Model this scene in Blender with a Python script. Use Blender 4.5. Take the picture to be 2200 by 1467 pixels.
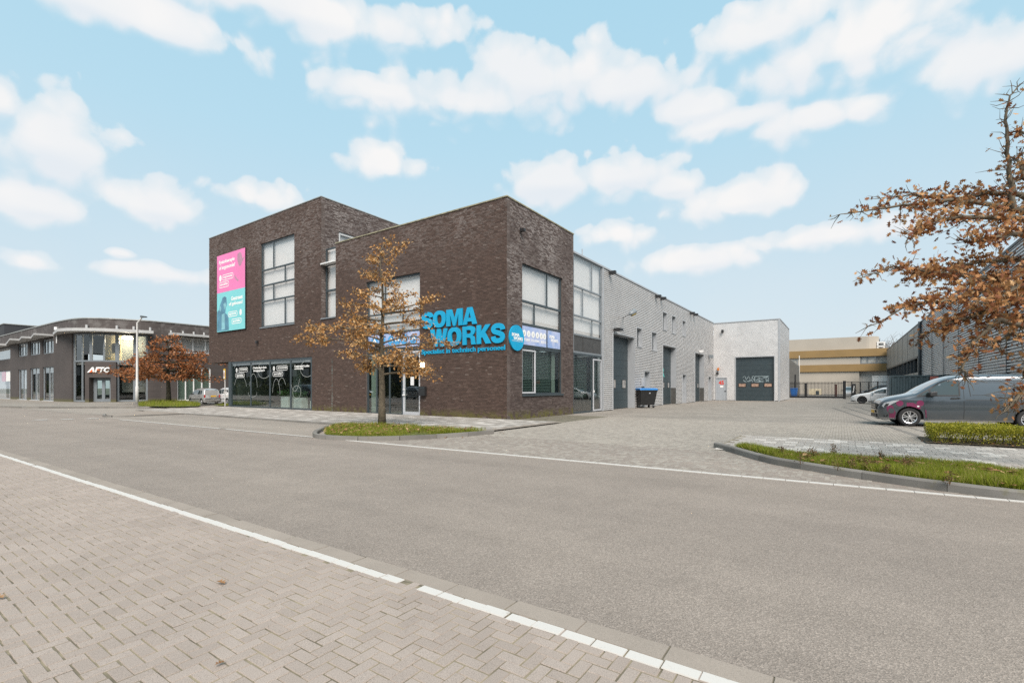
import bpy, bmesh, math, random
import numpy as np
from mathutils import Vector, Matrix, noise as mnoise
rnd = random.Random(7)
nrs = np.random.RandomState(11)
R = math.radians
sc = bpy.context.scene
col = sc.collection
for o in list(bpy.data.objects):
    bpy.data.objects.remove(o, do_unlink=True)

# ---------------------------------------------------------------- camera
EYE = 1.42                      # eye height, metres
FPX, CXP, HZP = 1030.0, 1100.0, 833.0   # focal length, centre column and horizon row of the 2200 px wide photograph
cam = bpy.data.objects.new('camera', bpy.data.cameras.new('camera'))
col.objects.link(cam)
cam.location = (0, 0, EYE)
cam.rotation_euler = (R(90), 0, 0)
cam.data.sensor_width = 36.0
cam.data.lens = 36.0 * FPX / 2200.0
cam.data.shift_y = (HZP - 733.5) / 2200.0
cam.data.clip_start = 0.05
cam.data.clip_end = 3000
sc.camera = cam

# ---------------------------------------------------------------- world, sun, exposure
SUN_EL, SUN_AZ = R(46), R(172)           # azimuth from +Y towards +X: a veiled sun behind the camera
w = bpy.data.worlds.new('World'); sc.world = w; w.use_nodes = True
sun = bpy.data.objects.new('sun', bpy.data.lights.new('sun', 'SUN'))
col.objects.link(sun)
sun.data.energy = 1.5
sun.data.angle = R(38)
sun.data.color = (1.0, 0.915, 0.84)
sdir = Vector((math.sin(SUN_AZ) * math.cos(SUN_EL), math.cos(SUN_AZ) * math.cos(SUN_EL), math.sin(SUN_EL)))
sun.rotation_euler = sdir.to_track_quat('Z', 'Y').to_euler()
sc.view_settings.view_transform = 'Standard'
sc.view_settings.look = 'None'
sc.view_settings.exposure = 1.95
sc.view_settings.gamma = 1.0
sc.view_settings.use_curve_mapping = False
sc.render.engine = 'CYCLES'
sc.cycles.use_denoising = False      # keeps the grain and the fine ribs crisp
sc.cycles.use_adaptive_sampling = False
sc.cycles.max_bounces = 6
sc.cycles.transparent_max_bounces = 12
sc.cycles.sample_clamp_indirect = 2.0


class NT:
    """small helper round a node tree"""
    def __init__(s, tree):
        s.t = tree; s.n = tree.nodes; s.l = tree.links
    def new(s, kind, **kw):
        n = s.n.new(kind)
        for k, v in kw.items(): setattr(n, k, v)
        return n
    def link(s, a, b): s.l.new(a, b)
    def put(s, sock, v):
        if isinstance(v, bpy.types.NodeSocket): s.l.new(v, sock)
        elif v is not None: sock.default_value = v
    def math(s, op, a, b=None, c=None, clamp=False):
        n = s.new('ShaderNodeMath', operation=op, use_clamp=clamp)
        s.put(n.inputs[0], a)
        if b is not None: s.put(n.inputs[1], b)
        if c is not None: s.put(n.inputs[2], c)
        return n.outputs[0]
    def vmath(s, op, a, b=None):
        n = s.new('ShaderNodeVectorMath', operation=op)
        s.put(n.inputs[0], a)
        if b is not None: s.put(n.inputs[1], b)
        return n.outputs['Value'] if op in ('LENGTH', 'DOT_PRODUCT') else n.outputs[0]
    def mix(s, fac, a, b, blend='MIX'):
        n = s.new('ShaderNodeMix', data_type='RGBA', blend_type=blend)
        s.put(n.inputs[0], fac); s.put(n.inputs[6], a); s.put(n.inputs[7], b)
        return n.outputs[2]
    def ramp(s, fac, pts, interp='LINEAR'):
        n = s.new('ShaderNodeValToRGB'); cr = n.color_ramp; cr.interpolation = interp
        while len(cr.elements) < len(pts): cr.elements.new(0.5)
        for e, (p, c) in zip(cr.elements, pts):
            e.position = p
            e.color = c if len(c) == 4 else (*c, 1)
        s.put(n.inputs[0], fac)
        return n.outputs[0]
    def step(s, v, a, b, to0=0.0, to1=1.0, smooth=True):
        n = s.new('ShaderNodeMapRange', interpolation_type='SMOOTHSTEP' if smooth else 'LINEAR')
        s.put(n.inputs[0], v); s.put(n.inputs[1], a); s.put(n.inputs[2], b); s.put(n.inputs[3], to0); s.put(n.inputs[4], to1)
        return n.outputs[0]
    def noise(s, vec, scale, detail=3.0, rough=0.55, dims='3D', dist=0.0):
        n = s.new('ShaderNodeTexNoise', noise_dimensions=dims)
        if vec is not None: s.put(n.inputs['Vector'], vec)
        n.inputs['Scale'].default_value = scale; n.inputs['Detail'].default_value = detail
        n.inputs['Roughness'].default_value = rough; n.inputs['Distortion'].default_value = dist
        return n.outputs[0]


def build_sky():
    nt = NT(w.node_tree); nt.n.clear()
    out = nt.new('ShaderNodeOutputWorld'); bg = nt.new('ShaderNodeBackground')
    bg.inputs['Strength'].default_value = 0.0525
    nt.link(bg.outputs[0], out.inputs['Surface'])
    sky = nt.new('ShaderNodeTexSky', sky_type='NISHITA')
    sky.sun_disc = False; sky.sun_elevation = SUN_EL; sky.sun_rotation = SUN_AZ
    sky.air_density = 1.0; sky.dust_density = 1.2; sky.ozone_density = 1.2
    D = nt.new('ShaderNodeTexCoord').outputs['Generated']
    sx = nt.new('ShaderNodeSeparateXYZ'); nt.put(sx.inputs[0], D)
    az = nt.math('ARCTAN2', sx.outputs[0], sx.outputs[1])
    el = nt.math('ARCSINE', sx.outputs[2])
    cb = nt.new('ShaderNodeCombineXYZ'); nt.put(cb.inputs[0], az); nt.put(cb.inputs[1], el)
    P = cb.outputs[0]
    # billows that fray the outlines: rounded cells and fine 3-D noise over the direction itself
    warp = nt.new('ShaderNodeTexNoise'); nt.put(warp.inputs['Vector'], D); warp.inputs['Scale'].default_value = 9.0; warp.inputs['Detail'].default_value = 3.0
    Dw = nt.vmath('ADD', D, nt.vmath('MULTIPLY', nt.vmath('SUBTRACT', warp.outputs['Color'], (0.5, 0.5, 0.5)), (0.07, 0.07, 0.07)))
    def puff(scale):
        v = nt.new('ShaderNodeTexVoronoi', feature='SMOOTH_F1'); nt.put(v.inputs['Vector'], Dw); v.inputs['Scale'].default_value = scale; v.inputs['Smoothness'].default_value = 0.35
        return nt.math('SUBTRACT', 0.48, v.outputs['Distance'])
    p1, p2 = puff(12.0), puff(30.0)
    n1 = nt.noise(D, 4.2, 7.0, 0.58)
    n2 = nt.noise(Dw, 30.0, 5.0, 0.6)
    fray = nt.math('ADD', nt.math('ADD', nt.math('MULTIPLY', nt.math('SUBTRACT', n1, 0.5), 1.2), nt.math('MULTIPLY', nt.math('SUBTRACT', n2, 0.5), 0.6)),
                   nt.math('ADD', nt.math('MULTIPLY', p1, 1.10), nt.math('MULTIPLY', p2, 0.75)))
    # fair-weather cumulus: (azimuth, elevation, half width, half height)
    def ae(px, py):
        x, y, z = (px - CXP) / FPX, 1.0, (HZP - py) / FPX
        return math.atan2(x, y), math.asin(z / math.sqrt(x * x + y * y + z * z))
    clouds = [(100, 290, 175, 125), (10, 215, 90, 90), (90, 440, 130, 60), (330, 440, 150, 62), (560, 425, 120, 48),
              (250, 20, 330, 70), (620, 10, 380, 75), (825, 355, 92, 52), (1000, 215, 300, 78), (1180, 165, 220, 105), (830, 195, 110, 55), (1330, 190, 160, 70),
              (1820, 95, 400, 115), (2150, 120, 260, 110), (1660, 60, 200, 90), (1500, 235, 130, 48), (1560, 262, 180, 40), (1750, 255, 210, 52),
              (1190, 385, 150, 66), (1330, 375, 150, 62), (1450, 400, 90, 40), (1580, 430, 190, 58), (1780, 505, 280, 36), (1330, 505, 90, 40),
              (1500, 560, 150, 38), (60, 565, 90, 32), (360, 590, 150, 30), (260, 545, 40, 14)]
    dmin = None
    hrel = None
    for (px, py, hx, hy) in clouds:
        a, e = ae(px, py); a2, _ = ae(px + hx, py); _, e2 = ae(px, py - hy)
        v = nt.vmath('MULTIPLY', nt.vmath('SUBTRACT', P, (a, e, 0)), (1 / abs(a2 - a), 1 / abs(e2 - e), 0))
        ln = nt.vmath('LENGTH', v); l2 = nt.vmath('LENGTH', nt.vmath('ADD', v, (0, 0.5, 0)))
        dmin = ln if dmin is None else nt.math('SMOOTH_MIN', dmin, ln, 0.28)
        hrel = l2 if hrel is None else nt.math('SMOOTH_MIN', hrel, l2, 0.28)
    placed = nt.math('SUBTRACT', 1.0, dmin)
    crest = nt.step(nt.math('SUBTRACT', hrel, dmin), -0.35, 0.30)      # 1 on the heaped tops, 0 under the flat bases
    # the same kind of field all round the sky, where no single cloud was measured
    cz = nt.math('ADD', nt.math('MAXIMUM', sx.outputs[2], 0.0), 0.10)
    pc = nt.new('ShaderNodeCombineXYZ')
    nt.put(pc.inputs[0], nt.math('DIVIDE', sx.outputs[0], cz)); nt.put(pc.inputs[1], nt.math('DIVIDE', sx.outputs[1], cz))
    nf = nt.noise(pc.outputs[0], 0.75, 4.0, 0.5)
    field = nt.step(nf, 0.40, 0.66, -0.75, 0.85, smooth=False)
    inview = nt.math('MULTIPLY', nt.step(nt.math('ABSOLUTE', az), 0.86, 1.10, 1.0, 0.0), nt.step(el, 0.72, 0.95, 1.0, 0.0))
    dens = nt.math('ADD', nt.math('MULTIPLY', placed, inview), nt.math('MULTIPLY', field, nt.math('SUBTRACT', 1.0, inview)))
    body = nt.math('ADD', dens, nt.math('MULTIPLY', fray, 0.75))
    mask = nt.step(body, -0.03, nt.step(crest, 0.0, 1.0, 0.60, 0.15, smooth=False))
    core = nt.step(body, 0.05, 0.62)
    # thin high veil near the horizon
    veil = nt.math('MULTIPLY', nt.step(el, 0.50, 0.02), nt.step(nt.noise(D, 3.0, 5.0, 0.6), 0.30, 0.70, 0.55, 1.0))
    # clear sky: the Nishita colour lifted by the thin bright haze of the day
    grad = nt.ramp(nt.step(el, 0.0, 0.75, smooth=False), [(0.0, (3.45, 3.95, 4.25)), (0.30, (3.05, 3.98, 4.48)), (0.60, (2.66, 3.98, 4.66)), (1.0, (2.25, 3.80, 4.66))])
    skyc = nt.mix(0.84, nt.mix(1.0, sky.outputs[0], (0.62, 0.62, 0.60, 1), 'MULTIPLY'), grad)
    skyc = nt.mix(nt.math('MULTIPLY', veil, 0.55), skyc, (3.75, 4.02, 4.20, 1))
    shade = nt.math('MULTIPLY', nt.step(nt.noise(D, 5.2, 4.0, 0.5), 0.38, 0.62), 0.45)
    shade = nt.math('ADD', shade, nt.math('MULTIPLY', nt.math('SUBTRACT', 1.0, crest), 0.55), clamp=True)
    lit = nt.mix(shade, (4.78, 4.66, 4.58, 1), (4.00, 4.20, 4.42, 1))
    edge = nt.mix(core, (3.65, 4.10, 4.38, 1), lit)
    full = nt.mix(nt.math('MULTIPLY', mask, 0.93), skyc, edge)
    nt.put(bg.inputs['Color'], full)
build_sky()

# ---------------------------------------------------------------- building axes: corner of the brick block, metres
O = Vector((-11 / FPX * 20.89, 20.89, 0.0))
_k = math.hypot(707, 1030)
DR = Vector((707 / _k, 1030 / _k, 0))          # along the courtyard front, away from the street
DL = Vector((-1030 / _k, 707 / _k, 0))         # along the street front, to the left
THETA = math.atan2(DR.y, DR.x)

def gy(py): return EYE * FPX / (py - HZP)
def G(px, py, z=0.0):
    """ground point seen at a pixel of the photograph (z: height of the ground there)"""
    Y = (EYE - z) * FPX / (py - HZP)
    return Vector(((px - CXP) / FPX * Y, Y, z))
def loc(p):
    """world -> building axes"""
    d = Vector((p[0], p[1], 0)) - O
    return Vector((d.dot(DR), d.dot(DL), p[2] if len(p) > 2 else 0))
def wor(x, y, z=0.0): return O + DR * x + DL * y + Vector((0, 0, z))

class Face:
    """an upright plane: s runs along it, z up, d outwards. Origin and axes in the parent's local frame (lo, ld, ln) and in the world."""
    def __init__(s, lo, ld, ln, base=None, dirx=None, diry=None, flip=False):
        s.lo = Vector(lo); s.ld = Vector(ld); s.ln = Vector(ln)
        dirx = dirx or DR; diry = diry or DL; base = base if base is not None else O
        s.wo = base + dirx * s.lo.x + diry * s.lo.y
        s.wd = dirx * s.ld.x + diry * s.ld.y
        s.flip = flip                     # True when s grows towards the viewer's left
    def s(self, px, d=0.0):
        a = (px - CXP) / FPX
        wn = self.wn(); ox, oy = self.wo.x + wn.x * d, self.wo.y + wn.y * d
        return (a * oy - ox) / (self.wd.x - a * self.wd.y)
    def wn(self):
        n = Vector((self.wd.y, -self.wd.x, 0))
        return -n if self.flip else n
    def depth(self, px, d=0.0): return self.wo.y + self.wn().y * d + self.wd.y * self.s(px, d)
    def z(self, px, py, d=0.0): return EYE - (py - HZP) / FPX * self.depth(px, d)
    def P(self, s, z, d=0.0): return self.lo + self.ld * s + self.ln * d + Vector((0, 0, z))

# ---------------------------------------------------------------- objects
def tag(o, label=None, cat=None, group=None, kind=None):
    if label: o['label'] = label
    if cat: o['category'] = cat
    if group: o['group'] = group
    if kind: o['kind'] = kind
    return o

def thing(name, label, cat, at=(0, 0, 0), rz=0.0, group=None):
    o = bpy.data.objects.new(name, None); col.objects.link(o)
    o.empty_display_size = 0.3
    o.location = at; o.rotation_euler = (0, 0, rz)
    return tag(o, label, cat, group)

def setting(name, at=(0, 0, 0), rz=0.0):
    o = bpy.data.objects.new(name, None); col.objects.link(o)
    o.location = at; o.rotation_euler = (0, 0, rz)
    return tag(o, kind='structure')

def mesh_obj(name, me, parent=None, mat=None):
    o = bpy.data.objects.new(name, me); col.objects.link(o)
    if mat is not None and not me.materials: me.materials.append(mat)
    if parent is not None: o.parent = parent
    return o

def arr_obj(name, V, F, mat, parent=None, smooth=False):
    me = bpy.data.meshes.new(name)
    me.from_pydata(np.asarray(V, float).tolist(), [], [list(map(int, f)) for f in F] if not isinstance(F, np.ndarray) else F.tolist())
    if smooth: me.polygons.foreach_set('use_smooth', [True] * len(me.polygons))
    me.update()
    return mesh_obj(name, me, parent, mat)

def copy_tree(o, parent=None):
    c = o.copy(); col.objects.link(c); c.parent = parent
    for ch in o.children: copy_tree(ch, c)
    return c

class MB:
    """collects simple solids and links them as one mesh"""
    def __init__(s): s.v = []; s.f = []
    def add(s, vs, fs):
        k = len(s.v); s.v += [tuple(p) for p in vs]; s.f += [tuple(i + k for i in f) for f in fs]; return s
    def hexa(s, p):      # 8 corners: 4 low ring, 4 high ring
        return s.add(p, [(3, 2, 1, 0), (4, 5, 6, 7), (0, 1, 5, 4), (1, 2, 6, 5), (2, 3, 7, 6), (3, 0, 4, 7)])
    def box(s, c, d, rz=0.0):
        ca, sa = math.cos(rz), math.sin(rz); p = []
        for z in (-1, 1):
            for x, y in ((-1, -1), (1, -1), (1, 1), (-1, 1)):
                X, Y = x * d[0] / 2, y * d[1] / 2
                p.append((c[0] + X * ca - Y * sa, c[1] + X * sa + Y * ca, c[2] + z * d[2] / 2))
        return s.hexa(p)
    def fbox(s, F, s0, s1, z0, z1, d0, d1):
        if s0 > s1: s0, s1 = s1, s0
        return s.hexa([F.P(s0, z0, d0), F.P(s1, z0, d0), F.P(s1, z0, d1), F.P(s0, z0, d1), F.P(s0, z1, d0), F.P(s1, z1, d0), F.P(s1, z1, d1), F.P(s0, z1, d1)])
    def fquad(s, F, s0, s1, z0, z1, d):
        return s.add([F.P(s0, z0, d), F.P(s1, z0, d), F.P(s1, z1, d), F.P(s0, z1, d)], [(0, 1, 2, 3)])
    def fpoly(s, F, pts, d0, d1):
        """solid plate with a polygonal outline given as (s, z)"""
        n = len(pts); k = len(s.v)
        s.v += [tuple(F.P(a, b, d0)) for a, b in pts] + [tuple(F.P(a, b, d1)) for a, b in pts]
        s.f += [tuple(k + i for i in range(n)), tuple(k + n + n - 1 - i for i in range(n))]
        s.f += [(k + i, k + (i + 1) % n, k + n + (i + 1) % n, k + n + i) for i in range(n)]
        return s
    def prism(s, poly, z0, z1):
        n = len(poly); k = len(s.v)
        s.v += [(p[0], p[1], z0) for p in poly] + [(p[0], p[1], z1) for p in poly]
        s.f += [tuple(k + n - 1 - i for i in range(n)), tuple(k + n + i for i in range(n))]
        s.f += [(k + i, k + (i + 1) % n, k + n + (i + 1) % n, k + n + i) for i in range(n)]
        return s
    def tube(s, pts, rad, n=8, cap=True):
        pts = [Vector(p) for p in pts]
        if not hasattr(rad, '__len__'): rad = [rad] * len(pts)
        k = len(s.v); up = Vector((0, 0, 1)); prev = None
        for i, p in enumerate(pts):
            t = (pts[min(i + 1, len(pts) - 1)] - pts[max(i - 1, 0)])
            t = t.normalized() if t.length > 1e-9 else Vector((0, 0, 1))
            if prev is None:
                a = t.cross(up)
                if a.length < 1e-3: a = t.cross(Vector((1, 0, 0)))
                a.normalize()
            else:
                a = prev - t * prev.dot(t)
                if a.length < 1e-6: a = t.orthogonal()
                a.normalize()
            prev = a; b = t.cross(a)
            for j in range(n):
                q = 2 * math.pi * j / n
                s.v.append(tuple(p + (a * math.cos(q) + b * math.sin(q)) * rad[i]))
        for i in range(len(pts) - 1):
            for j in range(n):
                s.f.append((k + i * n + j, k + i * n + (j + 1) % n, k + (i + 1) * n + (j + 1) % n, k + (i + 1) * n + j))
        if cap:
            s.f.append(tuple(k + n - 1 - j for j in range(n))); m = k + (len(pts) - 1) * n
            s.f.append(tuple(m + j for j in range(n)))
        return s
    def lathe(s, prof, n=24, M=None):
        """profile of (radius, height) turned round z, moved by M"""
        M = M or Matrix.Identity(4); k = len(s.v)
        for r, h in prof:
            for j in range(n):
                q = 2 * math.pi * j / n
                s.v.append(tuple(M @ Vector((r * math.cos(q), r * math.sin(q), h))))
        for i in range(len(prof) - 1):
            for j in range(n):
                s.f.append((k + i * n + j, k + i * n + (j + 1) % n, k + (i + 1) * n + (j + 1) % n, k + (i + 1) * n + j))
        return s
    def build(s, name, mat, parent=None, smooth=False, fix=True, bevel=0.0, label=None):
        me = bpy.data.meshes.new(name); me.from_pydata(s.v, [], s.f)
        if fix:
            bm = bmesh.new(); bm.from_mesh(me)
            bmesh.ops.recalc_face_normals(bm, faces=bm.faces); bm.to_mesh(me); bm.free()
        if smooth: me.polygons.foreach_set('use_smooth', [True] * len(me.polygons))
        me.update()
        o = mesh_obj(name, me, parent, mat)
        if bevel:
            m = o.modifiers.new('edge', 'BEVEL'); m.width = bevel; m.segments = 2; m.limit_method = 'ANGLE'
        if label: o['label'] = label
        return o

def text_raw(txt, bold=0.0, extrude=0.05, spacing=1.0, shear=0.0):
    cu = bpy.data.curves.new('lettering', 'FONT'); cu.body = txt; cu.offset = bold; cu.extrude = extrude
    cu.space_character = spacing; cu.shear = shear; cu.resolution_u = 3
    ob = bpy.data.objects.new('lettering', cu); col.objects.link(ob)
    dg = bpy.context.evaluated_depsgraph_get(); dg.update()
    me = bpy.data.meshes.new_from_object(ob.evaluated_get(dg))
    V = np.zeros(len(me.vertices) * 3); me.vertices.foreach_get('co', V); V = V.reshape(-1, 3)
    F = [tuple(p.vertices) for p in me.polygons]
    bpy.data.objects.remove(ob); bpy.data.curves.remove(cu); bpy.data.meshes.remove(me)
    return V, F

def text_on(F, txt, sl, sr, z0, z1, d, mat, name='lettering', parent=None, bold=0.0, thick=0.004, shear=0.0, spacing=1.0, label=None):
    """lettering fitted between sl (viewer's left) and sr, z0 and z1 on a face"""
    V, Q = text_raw(txt, bold, 0.05, spacing, shear)
    a, b = V.min(0), V.max(0)
    m = MB()
    m.v = [tuple(F.P(sl + (sr - sl) * (v[0] - a[0]) / (b[0] - a[0]), z0 + (z1 - z0) * (v[1] - a[1]) / (b[1] - a[1]), d + thick * (v[2] - a[2]) / (b[2] - a[2]))) for v in V]
    m.f = Q
    return m.build(name, mat, parent, label=label)

def inside(p, poly):
    x, y = p[0], p[1]; c = False; n = len(poly); j = n - 1
    for i in range(n):
        xi, yi, xj, yj = poly[i][0], poly[i][1], poly[j][0], poly[j][1]
        if (yi > y) != (yj > y) and x < (xj - xi) * (y - yi) / (yj - yi) + xi: c = not c
        j = i
    return c

def cut(ivals, holes):
    """intervals minus holes"""
    for a, b in holes:
        out = []
        for x, y in ivals:
            if b <= x or a >= y: out.append((x, y)); continue
            if a > x: out.append((x, a))
            if b < y: out.append((b, y))
        ivals = out
    return ivals

def scatter(tv, tf, pos, rot, scl):
    """numpy copies of one small template: tv (n,3), tf list of faces; pos (N,3), rot (N,3,3), scl (N,)"""
    tv = np.asarray(tv, float); N = len(pos); n = len(tv)
    V = np.einsum('nij,kj->nki', rot, tv) * np.asarray(scl)[:, None, None] + np.asarray(pos)[:, None, :]
    F = []
    byl = {}
    for f in tf: byl.setdefault(len(f), []).append(f)
    base = (np.arange(N) * n)[:, None, None]
    faces = []
    for L, fs in byl.items():
        faces += (np.asarray(fs)[None] + base).reshape(-1, L).tolist()
    return V.reshape(-1, 3), faces

def rand_rot(N, tilt=None, rs=nrs):
    """random rotations; with tilt, only lean that far (radians) off upright"""
    if tilt is None:
        q = rs.normal(size=(N, 4)); q /= np.linalg.norm(q, axis=1)[:, None]
        a, b, c, d = q.T
        M = np.stack([1 - 2 * (c * c + d * d), 2 * (b * c - a * d), 2 * (b * d + a * c), 2 * (b * c + a * d), 1 - 2 * (b * b + d * d), 2 * (c * d - a * b),
                      2 * (b * d - a * c), 2 * (c * d + a * b), 1 - 2 * (b * b + c * c)], -1)
        return M.reshape(N, 3, 3)
    y = rs.uniform(0, 2 * np.pi, N); t = rs.normal(0, tilt, N); u = rs.uniform(0, 2 * np.pi, N)
    def rz(a):
        M = np.zeros((N, 3, 3)); M[:, 0, 0] = np.cos(a); M[:, 0, 1] = -np.sin(a); M[:, 1, 0] = np.sin(a); M[:, 1, 1] = np.cos(a); M[:, 2, 2] = 1; return M
    X = np.zeros((N, 3, 3)); X[:, 0, 0] = 1; X[:, 1, 1] = np.cos(t); X[:, 1, 2] = -np.sin(t); X[:, 2, 1] = np.sin(t); X[:, 2, 2] = np.cos(t)
    return rz(u) @ X @ rz(y)

# ---------------------------------------------------------------- materials
def mat_new(name):
    m = bpy.data.materials.new(name); m.use_nodes = True
    nt = NT(m.node_tree); nt.n.clear()
    out = nt.new('ShaderNodeOutputMaterial'); b = nt.new('ShaderNodeBsdfPrincipled')
    nt.link(b.outputs[0], out.inputs['Surface'])
    return m, nt, b, out

def c4(c): return (c[0], c[1], c[2], 1.0)
def grey(v): return (v, v, v)

def pm(name, c, rough=0.6, metal=0.0, var=0.10, vscale=3.0, bump=0.0, bscale=40.0, coat=0.0, spec=0.5, per_obj=0.0, dirt=0.0, emit=None):
    """a plain coloured material with a little uneven wear"""
    m, nt, b, out = mat_new(name)
    P = nt.new('ShaderNodeTexCoord').outputs['Object']
    n = nt.noise(P, vscale, 4.0, 0.6)
    lo = tuple(x * (1 - var) for x in c); hi = tuple(min(1, x * (1 + var)) for x in c)
    cc = nt.mix(nt.step(n, 0.3, 0.7), c4(lo), c4(hi))
    if per_obj:
        oi = nt.new('ShaderNodeObjectInfo').outputs['Random']
        k = nt.step(oi, 0, 1, 1 - per_obj, 1 + per_obj, smooth=False)
        cc = nt.mix(1.0, cc, nt.ramp(oi, [(0, grey(1 - per_obj)), (1, grey(1.0))]), 'MULTIPLY')
    if dirt:
        dn = nt.step(nt.noise(P, vscale * 2.7, 6.0, 0.65), 0.52, 0.72)
        cc = nt.mix(nt.math('MULTIPLY', dn, dirt), cc, c4((0.10, 0.085, 0.065)))
    nt.put(b.inputs['Base Color'], cc)
    nt.put(b.inputs['Roughness'], nt.step(nt.noise(P, vscale * 4, 3), 0.3, 0.7, max(0.0, rough * 0.88), min(1, rough * 1.12)))
    b.inputs['Metallic'].default_value = metal
    b.inputs['Specular IOR Level'].default_value = spec
    b.inputs['Coat Weight'].default_value = coat; b.inputs['Coat Roughness'].default_value = 0.04
    if bump:
        bp = nt.new('ShaderNodeBump'); bp.inputs['Strength'].default_value = bump; bp.inputs['Distance'].default_value = 0.01
        nt.put(bp.inputs['Height'], nt.noise(P, bscale, 4.0, 0.6)); nt.put(b.inputs['Normal'], bp.outputs[0])
    if emit:
        b.inputs['Emission Color'].default_value = c4(emit[0]); b.inputs['Emission Strength'].default_value = emit[1]
    return m

def glass_mat(name, tint=(0.75, 0.85, 0.82), base=0.10, ior=1.55, wave=0.0):
    m = bpy.data.materials.new(name); m.use_nodes = True
    nt = NT(m.node_tree); nt.n.clear()
    out = nt.new('ShaderNodeOutputMaterial')
    tr = nt.new('ShaderNodeBsdfTransparent'); tr.inputs[0].default_value = c4(tint)
    gl = nt.new('ShaderNodeBsdfGlossy'); gl.inputs['Color'].default_value = (0.95, 0.97, 0.98, 1); gl.inputs['Roughness'].default_value = 0.015
    lw = nt.new('ShaderNodeLayerWeight'); lw.inputs[0].default_value = 0.5
    r0 = ((ior - 1) / (ior + 1)) ** 2 * 1.8 + base
    fac = nt.math('ADD', r0, nt.math('MULTIPLY', nt.math('POWER', lw.outputs['Facing'], 3.6), 1 - r0), clamp=True)
    if wave:
        P = nt.new('ShaderNodeTexCoord').outputs['Object']
        bp = nt.new('ShaderNodeBump'); bp.inputs['Strength'].default_value = wave; bp.inputs['Distance'].default_value = 0.02
        nt.put(bp.inputs['Height'], nt.noise(P, 0.9, 2.0)); nt.put(gl.inputs['Normal'], bp.outputs[0])
    mx = nt.new('ShaderNodeMixShader'); nt.put(mx.inputs[0], fac); nt.link(tr.outputs[0], mx.inputs[1]); nt.link(gl.outputs[0], mx.inputs[2])
    nt.link(mx.outputs[0], out.inputs['Surface'])
    return m

def island_rand(nt):
    a = nt.new('ShaderNodeNewGeometry').outputs['Random Per Island']
    o = nt.new('ShaderNodeObjectInfo').outputs['Random']
    return nt.math('FRACT', nt.math('ADD', a, nt.math('MULTIPLY', o, 7.31)))

def brick_mat(name, ramp, bloom=None, moss=0.0, rough=0.8, ztop=9.4):
    """fired brick; each piece its own tone. bloom: white efflorescence patches high on the wall, moss: green strip at the foot"""
    m, nt, b, out = mat_new(name)
    P = nt.new('ShaderNodeTexCoord').outputs['Object']
    pos = nt.new('ShaderNodeNewGeometry').outputs['Position']
    sp = nt.new('ShaderNodeSeparateXYZ'); nt.put(sp.inputs[0], pos)
    r = island_rand(nt)
    cc = nt.ramp(r, ramp)
    n = nt.noise(pos, 0.55, 4.0, 0.6)
    cc = nt.mix(1.0, cc, nt.ramp(n, [(0.30, grey(0.90)), (0.70, grey(1.0))]), 'MULTIPLY')
    fine = nt.noise(pos, 85.0, 2.0)
    cc = nt.mix(0.5, cc, nt.ramp(fine, [(0.3, grey(0.75)), (0.7, grey(1.0))]), 'MULTIPLY')
    if bloom:
        amount, zlo, zhi = bloom
        bl = nt.math('MULTIPLY', nt.step(sp.outputs[2], zlo, zhi), nt.step(nt.noise(pos, 0.42, 4.0, 0.6), 0.22, 0.70))
        bl = nt.math('MULTIPLY', bl, nt.step(nt.math('FRACT', nt.math('MULTIPLY', r, 13.7)), 0.15, 0.8))
        bl = nt.math('MULTIPLY', bl, nt.step(nt.noise(pos, 22.0, 3.0), 0.30, 0.62))
        cc = nt.mix(nt.math('MULTIPLY', bl, amount), cc, (0.50, 0.46, 0.44, 1))
        # single pale bricks all over
        pl = nt.math('GREATER_THAN', nt.math('FRACT', nt.math('MULTIPLY', r, 41.3)), 0.982)
        cc = nt.mix(nt.math('MULTIPLY', pl, 0.25), cc, (0.30, 0.26, 0.23, 1))
    if moss:
        ms = nt.math('MULTIPLY', nt.step(sp.outputs[2], 0.50, 0.06), nt.step(nt.noise(pos, 3.2, 4.0, 0.65), 0.38, 0.60))
        cc = nt.mix(nt.math('MULTIPLY', ms, moss), cc, (0.115, 0.105, 0.022, 1))
    nt.put(b.inputs['Base Color'], cc); b.inputs['Roughness'].default_value = rough
    bp = nt.new('ShaderNodeBump'); bp.inputs['Strength'].default_value = 0.5; bp.inputs['Distance'].default_value = 0.004
    nt.put(bp.inputs['Height'], nt.noise(pos, 60.0, 4.0)); nt.put(b.inputs['Normal'], bp.outputs[0])
    return m

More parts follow.
